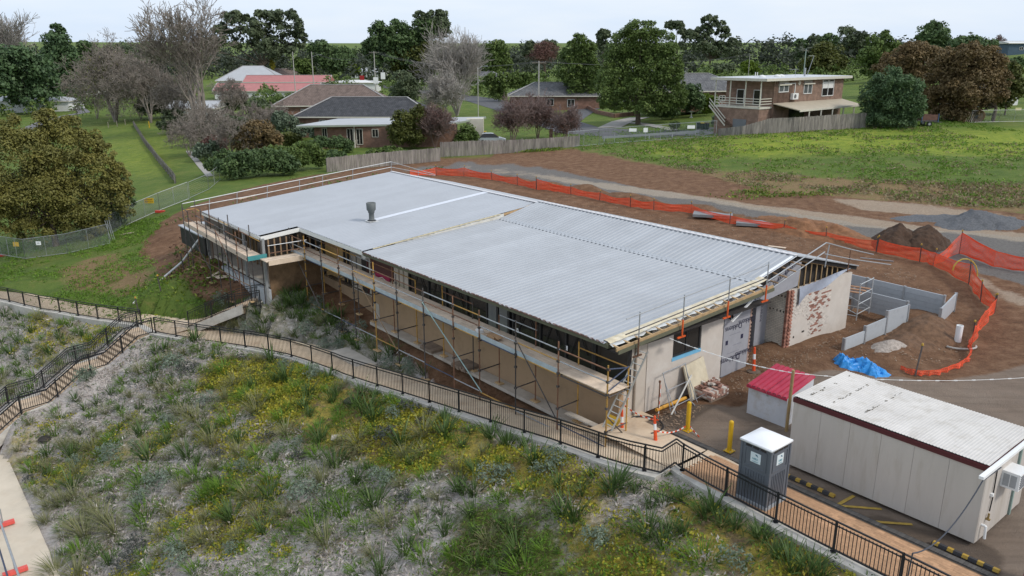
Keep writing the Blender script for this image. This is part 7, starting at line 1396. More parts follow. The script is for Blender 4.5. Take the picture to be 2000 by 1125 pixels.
# ---------------------------------------------------------------- fences
M_pale = mat('weathered_paling', (.24, .215, .19), .9, .5, 1.3, stain=(.09, .08, .075), stain_amt=.75, stain_scale=.5, rnd=.05, stretch=(3, 3, .35))
def paling(name, label, px, h, step=.125):
    P_ = [G(x, y) for x, y in px]; t = thing(name, label, 'paling fence', P_[0], 'weathered paling fences'); R4 = random.Random(int(px[0][0])); w_ = MB(); r = MB(); k = 0
    for i, (p, q) in enumerate(zip(P_, P_[1:])):
        d = q - p; l = np.linalg.norm(d[:2]); u = np.array([d[0], d[1], 0]) / l; y = np.cross(ZV, u); n = int(l / step)
        h0 = h[i] if not np.isscalar(h) else h; h1 = h[i + 1] if not np.isscalar(h) else h
        for j in range(n):
            f = j / n; b_ = gp(p + d * f); hh = (h0 * (1 - f) + h1 * f) * (1 + R4.uniform(-.02, .025)); tl = R4.uniform(-.02, .02)
            w_.box(b_ + ZV * (hh / 2 + .02) + y * (.018 if j % 2 else -.002), (step * R4.uniform(.86, .98), .016, hh), (u + ZV * tl, y, ZV - u * tl))
        for zf in (.2, .8): a_, b_ = gp(p), gp(q); r.bar(a_ + ZV * h0 * zf + y * .06, b_ + ZV * h1 * zf + y * .06, .05, .09)
        m = max(1, int(l / 2.7))
        for j in range(m + 1): b_ = gp(p + d * j / m); MB().bar(b_ + y * .12 - ZV * .1, b_ + y * .12 + ZV * (h0 * .95), .11).build('post', M_pale, t)
    tag(w_.build('palings', M_pale, t), kind='stuff'); r.build('rail', M_pale, t); return t
paling('paling_fence', 'weathered grey paling fence below the veranda house, left of the kink', [(640, 337), (700, 330), (760, 324), (860, 315)], 1.75)
paling('paling_fence', 'weathered grey paling fence from the kink to the chain fence in the middle', [(861, 307), (940, 303), (1020, 297), (1132, 286)], [2.0, 2.0, 1.7, 1.5])
paling('paling_fence', 'weathered grey paling fence before the flat roofed brick house, low at its left end', [(1402, 266), (1450, 264), (1500, 261), (1560, 258), (1620, 254), (1690, 250)], [1.0, 1.2, 2.0, 2.0, 2.05, 2.1])
paling('paling_fence', 'dark low plank fence running up the grass lane on the left', [(344, 358), (322, 330), (300, 302), (280, 275), (262, 245)], 1.0, .3)
M_wire = mat('fence_wire', (.33, .35, .36), .5, .1, 6, metal=.4)
def meshfence(name, label, P_, h, bay=2.4, wire=.12, wr=.004, mid=True, foot=None, group='steel mesh fences', r=.022):
    t = thing(name, label, 'mesh fence', P_[0], group); w_ = MB()
    for p, q in zip(P_, P_[1:]):
        d = q - p; l = np.linalg.norm(d); u = d / l; n = max(1, round(l / bay)); y = np.cross(ZV, u)
        for i in range(n):
            a_ = p + d * i / n; b_ = p + d * (i + 1) / n; f = MB().tube(a_ + ZV * .1, b_ + ZV * .1, r, 6).tube(a_ + ZV * h, b_ + ZV * h, r, 6)
            f.build('rail', M_steel, t); MB().tube(a_, a_ + ZV * (h + .03), r, 6).build('post', M_steel, t)
            if mid: MB().tube((a_ + b_) / 2 + ZV * .1, (a_ + b_) / 2 + ZV * h, r * .8, 6).build('stay', M_steel, t)
            if foot: MB().box(a_ + ZV * .06, (.7, .25, .13), (y, u, ZV)).build('foot_block', foot, t)
            ll = np.linalg.norm(b_ - a_); m = int(ll / wire)
            for j in range(1, m): c = a_ + (b_ - a_) * j / m; w_.add([c + ZV * .1 - u * wr, c + ZV * .1 + u * wr, c + ZV * h + u * wr, c + ZV * h - u * wr], [(0, 1, 2, 3)])
            for j in range(1, int(h / wire)): z_ = .1 + j * wire; w_.add([a_ + ZV * (z_ - wr), b_ + ZV * (z_ - wr), b_ + ZV * (z_ + wr), a_ + ZV * (z_ + wr)], [(0, 1, 2, 3)])
        MB().tube(q, q + ZV * (h + .03), r, 6).build('post', M_steel, t)
    tag(w_.build('wire_mesh', M_wire, t), kind='stuff'); return t
M_redfoot = mat('red_foot', (.52, .05, .035), .6, .1, 4)
tf = meshfence('temporary_fence', 'temporary mesh fence panels below the huge amber tree, left of the corner stack', [G(x, y) for x, y in ((-40, 492), (50, 507), (133, 496), (215, 477))], 1.8, 3.6, .1, .006)
tf2 = meshfence('temporary_fence', 'temporary mesh fence panels stepping up the bank to the grass lane', [G(x, y) for x, y in ((217, 458), (256, 437), (312, 412), (369, 390))], 1.8, 3.4, .1, .006)
c = G(217, 470)
for i in range(3): MB().tube(c + RT * .18 * i, c + RT * (.18 * i - .3) + ZV * 1.85, .022, 6).build('stacked_frame', M_steel, tf2)
MB().box(G(313, 415) + ZV * .1, (.9, .3, .2)).build('foot_block', M_redfoot, tf2); MB().box(G(6, 500) + ZV * .05, (.7, .3, .12)).build('foot_block', M_redfoot, tf)
def sign(name, label, px, py, D, w, h, m, txt=None, tm=None, n=None):
    D *= 1.15 if D > 180 and D < 210 else 1; c = atd(px, py, D); t = tag(MB().box(c, (w, .03, h)).build(name, m), label, 'sign'); ORIG[t.name] = (0., 0., 0.)
    if txt:
        for i, s in enumerate(txt): letters(s, c + np.array([0, -.02, h * (.22 - .42 * i) if len(txt) > 1 else 0]), RT, ZV, h * .34, tm or M_ink, t)
    return t
def Dof(px, py): p = G(px, py); return math.hypot(p[0], p[1])
sign('warning_sign', 'yellow warning sign on the temporary fence stepping up the bank', 291, 392, Dof(291, 421) - .1, .9, .5, mat('sign_yellow', (.68, .44, .03), .5, .06, 3), ['DANGER', 'KEEP OUT'])
sign('site_notice', 'small white notice on the temporary fence below the amber tree', 75, 475, Dof(80, 504) - .1, .42, .32, M_whitepaint, ['SITE'])
sign('site_notice', 'yellow notice at the left end of the temporary fence below the amber tree', 31, 477, Dof(34, 504) - .1, .5, .4, mat('sign_yellow', (0, 0, 0)))
meshfence('school_fence', 'high galvanised mesh fence along the street end of the field', [G(x, y) for x, y in ((1110, 288), (1170, 283), (1230, 278), (1320, 272), (1398, 267))], 2.2, 2.5, .2, .006, False, r=.035)
meshfence('field_fence', 'thin galvanised mesh fence at the far right edge of the field', [G(x, y) for x, y in ((1896, 240), (1950, 239), (2010, 238))], 1.8, 3, .2, .006, False)
meshfence('boundary_fence', 'leaning wire fence at the lane end below the thicket', [G(x, y) for x, y in ((371, 388), (408, 371), (430, 352))], 1.7, 3, .2, .005, False)
cf = thing('crash_barrier', 'low steel crash barrier at the street end behind the mesh fence', 'crash barrier', G(1250, 275)); gr_ = [G(x, y) for x, y in ((1175, 277), (1270, 271), (1365, 265))]
for p, q in zip(gr_, gr_[1:]): MB().bar(p + ZV * .6, q + ZV * .6, .08, .3).build('beam', M_steel, cf)
for x, y in ((1180, 277), (1268, 272), (1313, 269), (1358, 266)): p = G(x, y); MB().bar(p, p + ZV * .7, .14).build('post', M_steel, cf)
for (x, y, w, h, lab) in ((1236, 254, 1.05, .45, 'blank white board on the street mesh fence, left one'), (1350, 248, 1.05, .45, 'blank white board on the street mesh fence, nearest the bins'), (1261, 254, .6, .6, 'pale pointed board on the street mesh fence')): sign('notice_board', lab, x, y, Dof(x, y + 24) - .3, w, h, M_whitepaint)
sign('field_sign', 'small pale yellow sign on the far right field fence', 1989, 213, Dof(1989, 238) - .2, .9, .4, mat('pale_yellow_sign', (.62, .56, .3), .5, .05, 3))
# ---------------------------------------------------------------- street furniture, roads, vehicles
M_asph = mat('asphalt', (.10, .10, .105), .9, .15, .5); M_fpath = mat('kerb_path', (.34, .32, .29), .9, .12, .6)
def road_(name, pts, w, m, lift=.05): return tag(drape(name, [G(x, y) for x, y in pts], m, lift, w, step=1.5), kind='structure')
road_('street', [(1330, 262), (1240, 262), (1130, 255), (1060, 232), (1000, 212), (940, 195), (850, 182), (740, 168), (640, 158), (520, 152)], [8, 8, 9, 9, 8, 8, 8, 8, 8, 9], M_asph)
road_('street', [(1100, 240), (1140, 215), (1180, 202), (1240, 198)], 6, M_asph, .07)
road_('driveway', [(1190, 250), (1215, 238), (1250, 230)], 4, M_fpath, .09)
road_('footpath_street', [(1320, 256), (1270, 245), (1235, 240)], 1.6, M_fpath, .09)
road_('driveway', [(1340, 266), (1380, 258), (1405, 250)], 5, mat('driveway_grey', (.19, .185, .18), .9, .12, .6), .09)
road_('park_path', [(30, 262), (90, 236), (130, 226), (165, 220), (150, 208), (118, 200)], [3.2, 3.2, 3.0, 3.0], mat('park_asphalt', (.17, .165, .17), .9, .1, .6), .05)
road_('lane_edge', [(410, 345), (390, 322), (368, 295)], .8, M_fpath, .06)
M_pole = mat('pole_concrete', (.40, .38, .35), .8, .12, 2); M_polew = mat('pole_timber', (.22, .19, .16), .85, .15, 2)
TOPS = {}
def pole(key, label, px, yb, yt, D, arm=1.6, lamp=None, r=.16, m=M_pole):
    D *= 1.18; b_ = gp(atd(px, yb, D)); top = atd(px, yt, D)[2]; t = thing('power_pole', label, 'power pole', b_, 'power poles'); T_ = np.array([b_[0], b_[1], top]); MB().tube(b_, T_, r, 8, r * .7).build('pole_shaft', m, t)
    if arm: MB().bar(T_ - ZV * .35 - RT * arm, T_ - ZV * .35 + RT * arm, .12, .14).build('crossarm', M_polew, t)
    for dx in ((-1, -.5, .5, 1) if arm else ()): MB().lathe(T_ - ZV * .28 + RT * arm * .9 * dx, [(.06, 0), (.09, .12), (.04, .25)], 6).build('insulator', M_black, t)
    if lamp: MB().path([T_ - ZV * lamp[1], T_ - ZV * (lamp[1] - .5) + RT * lamp[0] * .5, T_ - ZV * (lamp[1] - .6) + RT * lamp[0]], .05, 6).box(T_ - ZV * (lamp[1] - .6) + RT * lamp[0], (.7, .25, .12)).build('lamp_arm', M_steel, t)
    TOPS[key] = T_; return t
pole('a', 'concrete power pole with wide crossarm in front of the grey roofed house', 1052, 184, 119, 140, 1.35)
pole('b', 'power pole with crossarm on the street corner left of the clipped hedge', 733, 160, 100, 190, 1.3)
pole('c', 'slim power pole with a curved street lamp left of the corner pole', 612, 155, 101, 200, 0, (2.4, 1.4))
pole('d', 'short slim pole among the roofs under the broad gum', 575, 150, 101, 215, 0)
pole('e', 'pale green power pole rising behind the flat roofed house', 1569, 150, 95, 165, .5, m=mat('green_pole', (.27, .33, .29), .7, .1, 2))
pole('f', 'curved street lamp pole behind the pale bare tree', 934, 215, 132, 135, 0, (1.6, .3), .09)
pole('g', 'thin aerial pole beside the tall gum right of the biggest evergreen', 1462, 140, 105, 200, 0, None, .08)
wr_ = thing('overhead_wires', 'thin overhead wires strung between the power poles of the street', 'power line', TOPS['b'])
def wires(p, q, s, offs=(0,)):
    for o in offs: MB().path(sag(p + RT * o - ZV * .1, q + RT * o - ZV * .1, s, 12), .022, 4).build('wire', mat('wire_grey', (.10, .10, .10), .6, .05, 3), wr_)
wires(TOPS['b'], TOPS['a'], 2.2, (-1, 0, 1)); wires(TOPS['c'], TOPS['b'], 2.0, (0, .5)); wires(TOPS['a'], TOPS['g'], 1.6, (-.8, .8)); wires(TOPS['g'], TOPS['e'], 1.2, (0,)); wires(TOPS['b'], TOPS['f'] + ZV, 1.5, (.3,))
def car(name, label, px, py, D, ang, m, L_=4.3, van=False, lift=0):
    D *= 1.17; c = gp(atd(px, py, D)) + ZV * lift; u = np.array([math.cos(ang), math.sin(ang), 0]); y = np.array([-math.sin(ang), math.cos(ang), 0]); t = thing(name, label, 'car', c, 'parked and passing cars'); pt = lambda x, yy, z: c + u * x + y * yy + ZV * z
    h = .95 if not van else 1.1
    MB().prism([pt(-L_ / 2, -.85, .35), pt(L_ / 2, -.85, .35), pt(L_ / 2, -.85, .7), pt(L_ * .3, -.85, h), pt(-L_ * .45, -.85, h), pt(-L_ / 2, -.85, .8)], y * 1.7).build('body', m, t)
    rf_ = [pt(-L_ * .42, -.76, h), pt(L_ * .26, -.76, h), pt(L_ * .08, -.68, 1.5), pt(0, -.66, 1.55), pt(-L_ * .22, -.66, 1.55), pt(-L_ * .32, -.68, 1.48)]
    MB().prism(rf_, y * 1.46).build('glasshouse', M_glass, t); MB().prism([pt(L_ * .07, -.66, 1.50), pt(0, -.64, 1.58), pt(-L_ * .22, -.64, 1.58), pt(-L_ * .33, -.66, 1.48)], y * 1.30).build('roof_panel', m, t)
    for x in (-L_ * .31, L_ * .31):
        for s_ in (-.86, .70): w_ = MB().tube(pt(x, s_, .32), pt(x, s_ + .18, .32), .32, 14).build('wheel', M_black, t)
    for s_ in (-.6, .6): MB().box(pt(L_ / 2 - .02, s_, .62), (.08, .35, .14), (u, y, ZV)).build('headlight', M_steel, t)
    return t
M_carw = mat('car_white', (.72, .72, .73), .25, .02, 1, spec=.6); M_cars = mat('car_silver', (.42, .44, .47), .3, .03, 1, spec=.6)
car('parked_car', 'white hatchback parked behind the paling fence, only its roof showing', 960, 284, 104, .05, M_carw)
car('parked_car', 'white car parked beside the pink red roofs on the far street', 629, 160, 185, 1.3, M_carw)
car('parked_car', 'small silver car turning at the corner by the power pole', 725, 166, 178, .15, M_cars)
car('delivery_van', 'white ute parked across the far street junction', 676, 157, 205, .1, M_carw, 4.8, True)
tl = thing('box_trailer', 'old box trailer with rusty brown sides and blue frame at the field edge', 'trailer', G(1808, 247)); c = G(1808, 246); u = np.array([1, .12, 0]); u /= np.linalg.norm(u); y = np.cross(ZV, u)
MB().box(c + ZV * .75, (2.5, 1.5, .12), (u, y, ZV)).build('tray', M_steeld, tl); M_tb = mat('rusty_side', (.12, .06, .045), .8, .3, 3)
for s_ in (-.75, .75): MB().box(c + y * s_ + ZV * 1.25, (2.4, .05, .75), (u, y, ZV)).build('side_board', M_tb, tl)
for s_ in (-1.22, 1.22): MB().box(c + u * s_ + ZV * 1.25, (.05, 1.45, .75), (u, y, ZV)).build('end_board', M_tb, tl)
for s_ in (-1.25, 1.25): MB().bar(c + u * s_ - y * .8 + ZV * .6, c + u * s_ - y * .8 + ZV * 1.75, .09).build('corner_post', mat('blue_frame', (.05, .10, .22), .6, .1, 3), tl)
for s_ in (-.82, .72): w_ = MB().tube(c + y * s_ + ZV * .36, c + y * (s_ + .15) + ZV * .36, .36, 14).build('wheel', M_black, tl); MB().tube(c + y * (s_ - .01) + ZV * .36, c + y * (s_ + .16) + ZV * .36, .2, 10).build('rim', M_steel, w_)
MB().bar(c - u * .9 - y * .85 + ZV * .72, c + u * .9 - y * .85 + ZV * .72, .3, .05).build('mudguard', M_steeld, tl)
MB().bar(c + u * 1.2 + ZV * .55, c + u * 2.4 + ZV * .5, .1).build('drawbar', M_steeld, tl)
wh = thing('cable_drum', 'dark round wooden cable drum leaning under the largest rust tree', 'cable drum', G(1908, 240)); c = G(1908, 239); MB().tube(c + ZV * .95, c + ZV * .95 + np.array([.1, .12, 0]), .95, 20).build('flange', M_wood2, wh); MB().tube(c + ZV * .95, c + ZV * .95 + np.array([.1, .7, 0]), .45, 16).build('hub', M_dark, wh)
for i in range(4): p = G(1884 + i * 4, 239); tag(MB().bar(p, p + ZV * 1.5 + RT * .5, .14, .05).build('leaning_plank', M_ply), ['pale plank leaning under the rust tree, leftmost of four', 'pale plank leaning under the rust tree, second of four', 'pale plank leaning under the rust tree, third of four', 'pale plank leaning under the rust tree, rightmost of four'][i], 'plank', 'planks leaning under the rust tree')
def bin_(px, py, lid, lab):
    c = G(px, py); t = thing('wheelie_bin', lab, 'bin', c, 'wheelie bins'); MB().prism([c + np.array([-.26, -.28, .05]), c + np.array([.26, -.28, .05]), c + np.array([.3, -.32, 1.0]), c + np.array([-.3, -.32, 1.0])], np.array([0, .62, 0])).build('bin_body', mat('bin_green', (.02, .05, .035), .5, .1, 3), t)
    MB().box(c + ZV * 1.05 , (.66, .72, .08)).build('lid', lid, t); [MB().tube(c + np.array([s, .3, .1]), c + np.array([s + .06, .3, .1]), .1, 8).build('wheel', M_black, t) for s in (-.28, .22)]
M_lidy = mat('lid_yellow', (.62, .42, .02), .5, .05, 3); M_lidr = mat('lid_dark', (.10, .02, .02), .5, .05, 3); M_lidg = mat('lid_green', (.02, .06, .04), .5, .05, 3)
bin_(1372, 254, M_lidy, 'dark green wheelie bin with a yellow lid near the brick house driveway'); bin_(1380, 254, M_lidr, 'dark green wheelie bin with a dark red lid near the brick house driveway'); bin_(1363, 253, M_lidg, 'dark green wheelie bin with a green lid near the brick house driveway')
bin_(946, 270, M_lidy, 'dark wheelie bin with a yellow lid beside the veranda house')
c = G(1350, 230); tag(MB().lathe(c, [(.3, 0), (.28, .1), (.12, .2), (.1, .8), (.2, .95), (.55, 1.0), (.6, 1.12), (.5, 1.05)], 14).build('birdbath', M_whs), 'white pedestal birdbath on the small lawn', 'birdbath')
bw_ = thing('garden_wall', 'low red brick wall round the street garden bed', 'garden wall', G(1190, 225)); pw = [G(x, y) for x, y in ((1148, 213), (1165, 222), (1200, 230), (1238, 226))]
for p, q in zip(pw, pw[1:]): MB().bar(p + ZV * .35, q + ZV * .35, .25, .8).build('wall_run', M_hbx, bw_)
MB().bar(pw[-1] + RT * .4, pw[-1] + RT * .4 + ZV * 1.4, .5).build('pier', M_hbx, bw_)
p = G(980, 247); tag(MB().bar(p, p + ZV * 1.3, .5).box(p + ZV * 1.35, (.6, .6, .1)).build('gate_pier', M_trimc), 'small pale pillar on the lawn beside the veranda house', 'pillar')
p = G(1076, 275); tag(MB().bar(p, p + ZV * 1.8, .5).build('brick_pier', M_hbx), 'red brick pier behind the leafless reddish shrub', 'pillar')
sign('street_sign', 'white street sign board at the foot of the corner power pole', 734, 157, 188, 1.3, 1.6, M_whitepaint)
sign('street_sign', 'white triangular real estate board by the far street', 748, 148, 200, 1.2, 1.8, M_whitepaint)
sign('stop_sign', 'red sign on the far street junction', 707, 152, 196, 1.2, 1.2, mat('sign_red', (.35, .02, .02), .5, .05, 3))
for i, (x, y) in enumerate(((212, 250), (229, 247), (245, 244))): p = G(x, y); tag(MB().bar(p, p + ZV * 1.3, .12).build('guard_stake', mat('grey_stake', (.25, .22, .17), .9, .1, 3)), ['thin stake on the lawn below the willow, left of three', 'thin stake on the lawn below the willow, middle of three', 'thin stake on the lawn below the willow, right of three'][i], 'stake', 'lawn stakes')
p = G(292, 250); tag(MB().bar(p, p + ZV * 1.4, .14).build('yellow_marker', M_yel), 'yellow marker post beside the lane fence', 'marker post')
# ---------------------------------------------------------------- planting on the slope
def blades(n, ln, spread, wid, droop, seed, up=.5):
    rng = np.random.default_rng(seed); a = rng.uniform(0, 2 * math.pi, n); el = rng.uniform(up, 1.45, n); l = ln * rng.uniform(.6, 1.15, n); r0 = spread * np.sqrt(rng.random(n)) * .5; dx, dy = np.cos(a), np.sin(a); V = []; F_ = []; T = []
    for i in range(n):
        b0 = np.array([dx[i] * r0[i], dy[i] * r0[i], -.04]); sx, sy = -dy[i] * wid * .5, dx[i] * wid * .5; pts = []; e = el[i]; p = b0.copy(); st = l[i] / 3
        for k in range(4):
            w_ = (1, .95, .7, .12)[k]; pts.append((p[0] + sx * w_, p[1] + sy * w_, p[2])); pts.append((p[0] - sx * w_, p[1] - sy * w_, p[2])); p = p + np.array([dx[i] * math.cos(e), dy[i] * math.cos(e), math.sin(e)]) * st; e -= droop * rng.uniform(.5, 1.4)
        o = len(V); V += pts; F_ += [(o + 2 * k, o + 2 * k + 1, o + 2 * k + 3, o + 2 * k + 2) for k in range(3)]; T += [np.clip(rng.normal(.45, .22), 0, 1)] * 8
    return np.array(V), np.array(F_), np.array(T)
def plantmesh(name, V, Fq, T, m):
    o = npmesh(name, V, Fq, m, None, T); me = o.data; bpy.data.objects.remove(o); return me
LM['strap'] = leafmat('leaves_strap', (.045, .08, .022), (.095, .155, .04), (.19, .25, .09)); LM['buff'] = leafmat('leaves_buff', (.13, .15, .06), (.28, .27, .135), (.48, .41, .25)); LM['grass'] = leafmat('leaves_grass', (.075, .15, .016), (.14, .245, .026), (.26, .34, .05)); LM['silver'] = leafmat('leaves_silver', (.10, .135, .09), (.22, .27, .20), (.36, .40, .31)); LM['dusk'] = leafmat('leaves_dusk', (0.045, 0.053, 0.045), (0.105, 0.112, 0.098), (0.180, 0.180, 0.165)); LM['weed'] = leafmat('leaves_weed', (.22, .25, .03), (.48, .42, .05), (.60, .46, .07)); LM['fade'] = leafmat('leaves_faded', (.16, .12, .065), (.30, .24, .14), (.46, .38, .25))
def cushion(n, r, h, leaf, seed):
    rng = np.random.default_rng(seed); return crown_arrays([(0, 0, h * .35), (r * .3, -r * .2, h * .4), (-r * .35, r * .25, h * .3)], [(r * .75, r * .75, h * .6), (r * .5, r * .5, h * .55), (r * .5, r * .5, h * .45)], n, leaf, rng, 14, .4, .2, .4)
PROTO = dict(strap=[plantmesh('strappy_clump', *blades(46, .62, .3, .030, .22, 50 + i, .75), LM['strap']) for i in range(4)], buff=[plantmesh('tussock', *blades(120, .62, .26, .014, .34, 60 + i, .45), LM['buff']) for i in range(4)], grass=[plantmesh('grass_clump', *blades(110, .42, .5, .018, .3, 70 + i, .55), LM['grass']) for i in range(4)],
             silver=[plantmesh('silver_shrub', *cushion(420, .5, .55, .085, 80 + i), LM['silver']) for i in range(3)], dusk=[plantmesh('dusky_shrub', *cushion(420, .42, .42, .07, 90 + i), LM['dusk']) for i in range(3)])
DESC = dict(strap=('strappy_clump', 'dark strappy clump', 'strappy plant'), buff=('tussock', 'buff green tussock', 'tussock'), grass=('grass_clump', 'bright grass clump', 'grass clump'), silver=('silver_shrub', 'silvery cushion shrub', 'shrub'), dusk=('dusky_shrub', 'dusky cushion shrub', 'shrub'))
def pix(p):
    d = np.asarray(p) - CV; k = d @ FW; return 1000 + F * (d @ RT) / k, 562.5 - F * (d @ UP) / k
railpx = np.array(RAILPX, float)
def where(px, py):
    ry = np.interp(px, railpx[:, 0], railpx[:, 1]); sy = 655 + (280 - px) * .68
    if py < ry - 2: return 'in the upper bed %s' % ('beside the short steps' if px < 480 else 'left of the sandbag' if px < 590 else 'right of the sandbag' if px < 720 else 'by the scaffold feet')
    if px < 280 and py < sy: return 'on the slope left of the long stairs'
    if px < 300 and py < sy + 90: return 'just below the long stairs'
    if py - ry < 45: return 'under the footpath kerb %s' % ('near the long stairs' if px < 420 else 'left of the yellow weeds' if px < 560 else 'above the yellow weeds' if px < 800 else 'below the scaffold' if px < 1050 else 'below the ladder' if px < 1290 else 'below the grey toilet')
    if px < 95 + (py - 870) * .37 + 110 and py > 820: return 'beside the lower concrete path%s' % (', further up' if py < 930 else ', near the barricade' if py > 1040 else '')
    col = ['far left', 'left', 'left centre', 'centre', 'right centre', 'right', 'far right'][int(min(6, px // 230))]; row = ['top', 'upper', 'middle', 'lower', 'bottom'][int(np.clip((py - 690) // 88, 0, 4))]
    return 'in the %s %s of the planted slope' % (row, col)
HAND = [('strap', 560, 742, 1.5), ('strap', 540, 746, 1.2), ('strap', 718, 805, 1.7), ('strap', 730, 820, 1.3), ('silver', 612, 738, 1.2), ('strap', 655, 772, 1.0), ('strap', 648, 785, .9), ('silver', 1085, 912, 1.2), ('silver', 1060, 928, 1.1), ('silver', 960, 940, 1.1), ('silver', 985, 930, .9), ('strap', 1095, 1000, 1.4), ('strap', 1120, 1012, 1.3), ('strap', 905, 962, 1.2), ('strap', 925, 965, 1.2), ('strap', 895, 955, 1.0), ('strap', 1000, 1040, 1.1), ('strap', 970, 1028, .9), ('strap', 1195, 960, 1.5), ('strap', 1210, 950, 1.2), ('strap', 1135, 965, .9), ('strap', 1155, 928, .8), ('strap', 1240, 960, .8), ('strap', 1295, 985, 1.0), ('strap', 1270, 990, .8), ('strap', 1330, 975, .8), ('strap', 1380, 1010, 1.4), ('strap', 1395, 995, 1.2), ('strap', 1410, 1025, .9), ('strap', 1435, 1030, .9), ('strap', 1310, 1040, 1.0), ('strap', 1335, 1040, .8), ('strap', 1295, 1065, 1.0), ('strap', 1265, 1045, 1.1), ('grass', 1370, 1095, 1.6), ('strap', 1490, 1055, 1.0), ('strap', 1480, 1045, .9), ('strap', 1545, 1110, 1.2), ('strap', 1580, 1115, 1.2), ('strap', 1515, 1085, .9), ('strap', 1605, 1125, 1.0),
        ('buff', 225, 1040, 1.9), ('buff', 205, 1020, 1.6), ('buff', 165, 1048, 1.5), ('buff', 150, 1125, 1.8), ('buff', 110, 1120, 1.4), ('buff', 90, 1020, 1.2), ('buff', 120, 985, 1.4), ('buff', 95, 990, 1.3), ('buff', 145, 975, 1.3), ('buff', 150, 925, 1.3), ('buff', 92, 915, 1.1), ('buff', 35, 880, 1.0), ('buff', 355, 960, 1.2), ('grass', 420, 965, 1.9), ('grass', 400, 975, 1.6), ('grass', 435, 955, 1.5), ('silver', 275, 985, 1.1), ('silver', 150, 910, 1.0), ('silver', 325, 828, .9), ('silver', 160, 745, 1.1), ('silver', 175, 738, 1.0), ('buff', 345, 765, 1.4), ('buff', 460, 752, 1.6), ('buff', 255, 775, 1.0), ('buff', 280, 780, .9), ('buff', 330, 705, 1.0), ('dusk', 370, 730, 1.3), ('dusk', 520, 862, 1.2), ('dusk', 750, 862, 1.4), ('dusk', 790, 978, .9), ('strap', 320, 685, 1.2), ('strap', 305, 690, 1.1), ('strap', 230, 840, 1.0), ('strap', 165, 800, .9), ('strap', 190, 790, 1.0),
        ('strap', 575, 600, 1.7), ('strap', 590, 590, 1.5), ('strap', 560, 590, 1.4), ('strap', 550, 605, 1.3), ('strap', 515, 628, 1.5), ('strap', 500, 612, 1.2), ('buff', 450, 640, 1.7), ('buff', 465, 635, 1.2), ('strap', 512, 648, 1.3), ('silver', 485, 648, 1.2), ('silver', 600, 655, 1.2), ('buff', 570, 655, 1.1), ('silver', 635, 680, 1.3), ('strap', 662, 668, 1.1), ('dusk', 668, 655, 1.2), ('strap', 645, 632, 1.2), ('strap', 660, 620, 1.2), ('strap', 590, 625, 1.2), ('strap', 570, 620, 1.1), ('silver', 705, 645, 1.0), ('strap', 700, 680, .8), ('strap', 690, 672, .8), ('strap', 735, 705, 1.0), ('silver', 760, 720, 1.2), ('silver', 800, 730, 1.0), ('strap', 420, 615, 1.0)]
placed = []; PL = []; RP = random.Random(17)
def put(kind, p, sz):
    i = RP.randrange(len(PROTO[kind])); nm, ds, cat = DESC[kind]; o = bpy.data.objects.new(nm, PROTO[kind][i]); COL.objects.link(o); o.location = tuple(p); s = sz * RP.uniform(1.05, 1.4); o.scale = (s, s, s * RP.uniform(.85, 1.1)); o.rotation_euler = (RP.uniform(-.1, .1), RP.uniform(-.1, .1), RP.uniform(0, 6.28)); ORIG[o.name] = tuple(map(float, p))
    placed.append((p[0], p[1], sz)); PL.append((o, kind, sz, p))
for k, x, y, s in HAND: put(k, G(x, y), s)
def gmask(x, y, m):
    i = int(np.clip(np.searchsorted(GX, x) - 1, 0, nx - 2)); j = int(np.clip(np.searchsorted(GY, y) - 1, 0, ny - 2)); return m[j, i]
STL = [(S0 + ud * t)[:2] for t in np.linspace(0, Ls, 40)]; STS = [(T0 + ut * t)[:2] for t in np.linspace(-1, Lt + 1, 12)]
rail2 = np.array([p[:2] for p in RAIL])
_rs = np.array([AB(p) for p in RAIL])[::-1]
def blocked(X, Y):
    X = np.atleast_1d(np.asarray(X, float)); Y = np.atleast_1d(np.asarray(Y, float)); r = np.zeros(X.shape, bool)
    for L_, d in ((STL, 1.3), (STS, 1.1)):
        for q in L_: r |= (X - q[0]) ** 2 + (Y - q[1]) ** 2 < d
    dx, dy = X - P0[0], Y - P0[1]; a = dx * AV[0] + dy * AV[1]; s = dx * BV[0] + dy * BV[1]; sr = np.interp(a, _rs[:, 0], _rs[:, 1])
    return r | ((sr - .55 < s) & (s < sr + 2.35)) | (s < -19.0) | ((s > -3.0) & (s > sr)) | ((a > 26) & (s > -6))
n_ind = len(HAND); tries = 0
VIS = []
while n_ind < 560 and tries < 60000:
    tries += 1; px, py = RP.uniform(0, 1700), RP.uniform(575, 1124); p = G(px, py)
    if gmask(p[0], p[1], gard) < .5 or RP.random() > 2.6 * (float(fbm(p[0], p[1], 5.0, 131)) - .32) or blocked(p[0], p[1])[0]: continue
    if any((p[0] - q[0]) ** 2 + (p[1] - q[1]) ** 2 < (.42 * q[2] + .3) ** 2 for q in placed): continue
    left = px < 520; gr = gmask(p[0], p[1], grn); r = RP.random()
    kind = 'strap' if r < (.26 if left else .36) else 'buff' if r < (.58 if left else .56) else 'grass' if r < .92 else 'silver' if r < .97 else 'dusk'
    put(kind, p, RP.choice([.7, .8, .9, 1.0, 1.15, 1.3, 1.5])); n_ind += 1
nu = 0; tries = 0
while nu < 75 and tries < 8000:
    tries += 1; px, py = RP.uniform(400, 960), RP.uniform(565, 800); p = G(px, py)
    if gmask(p[0], p[1], gard) < .5 or blocked(p[0], p[1])[0] or py > np.interp(px, railpx[:, 0], railpx[:, 1]) - 12: continue
    if any((p[0] - q[0]) ** 2 + (p[1] - q[1]) ** 2 < (.3 * q[2] + .22) ** 2 for q in placed): continue
    put(RP.choice(['strap', 'strap', 'strap', 'grass', 'buff', 'silver']), p, RP.choice([.7, .9, 1.1, 1.3])); nu += 1
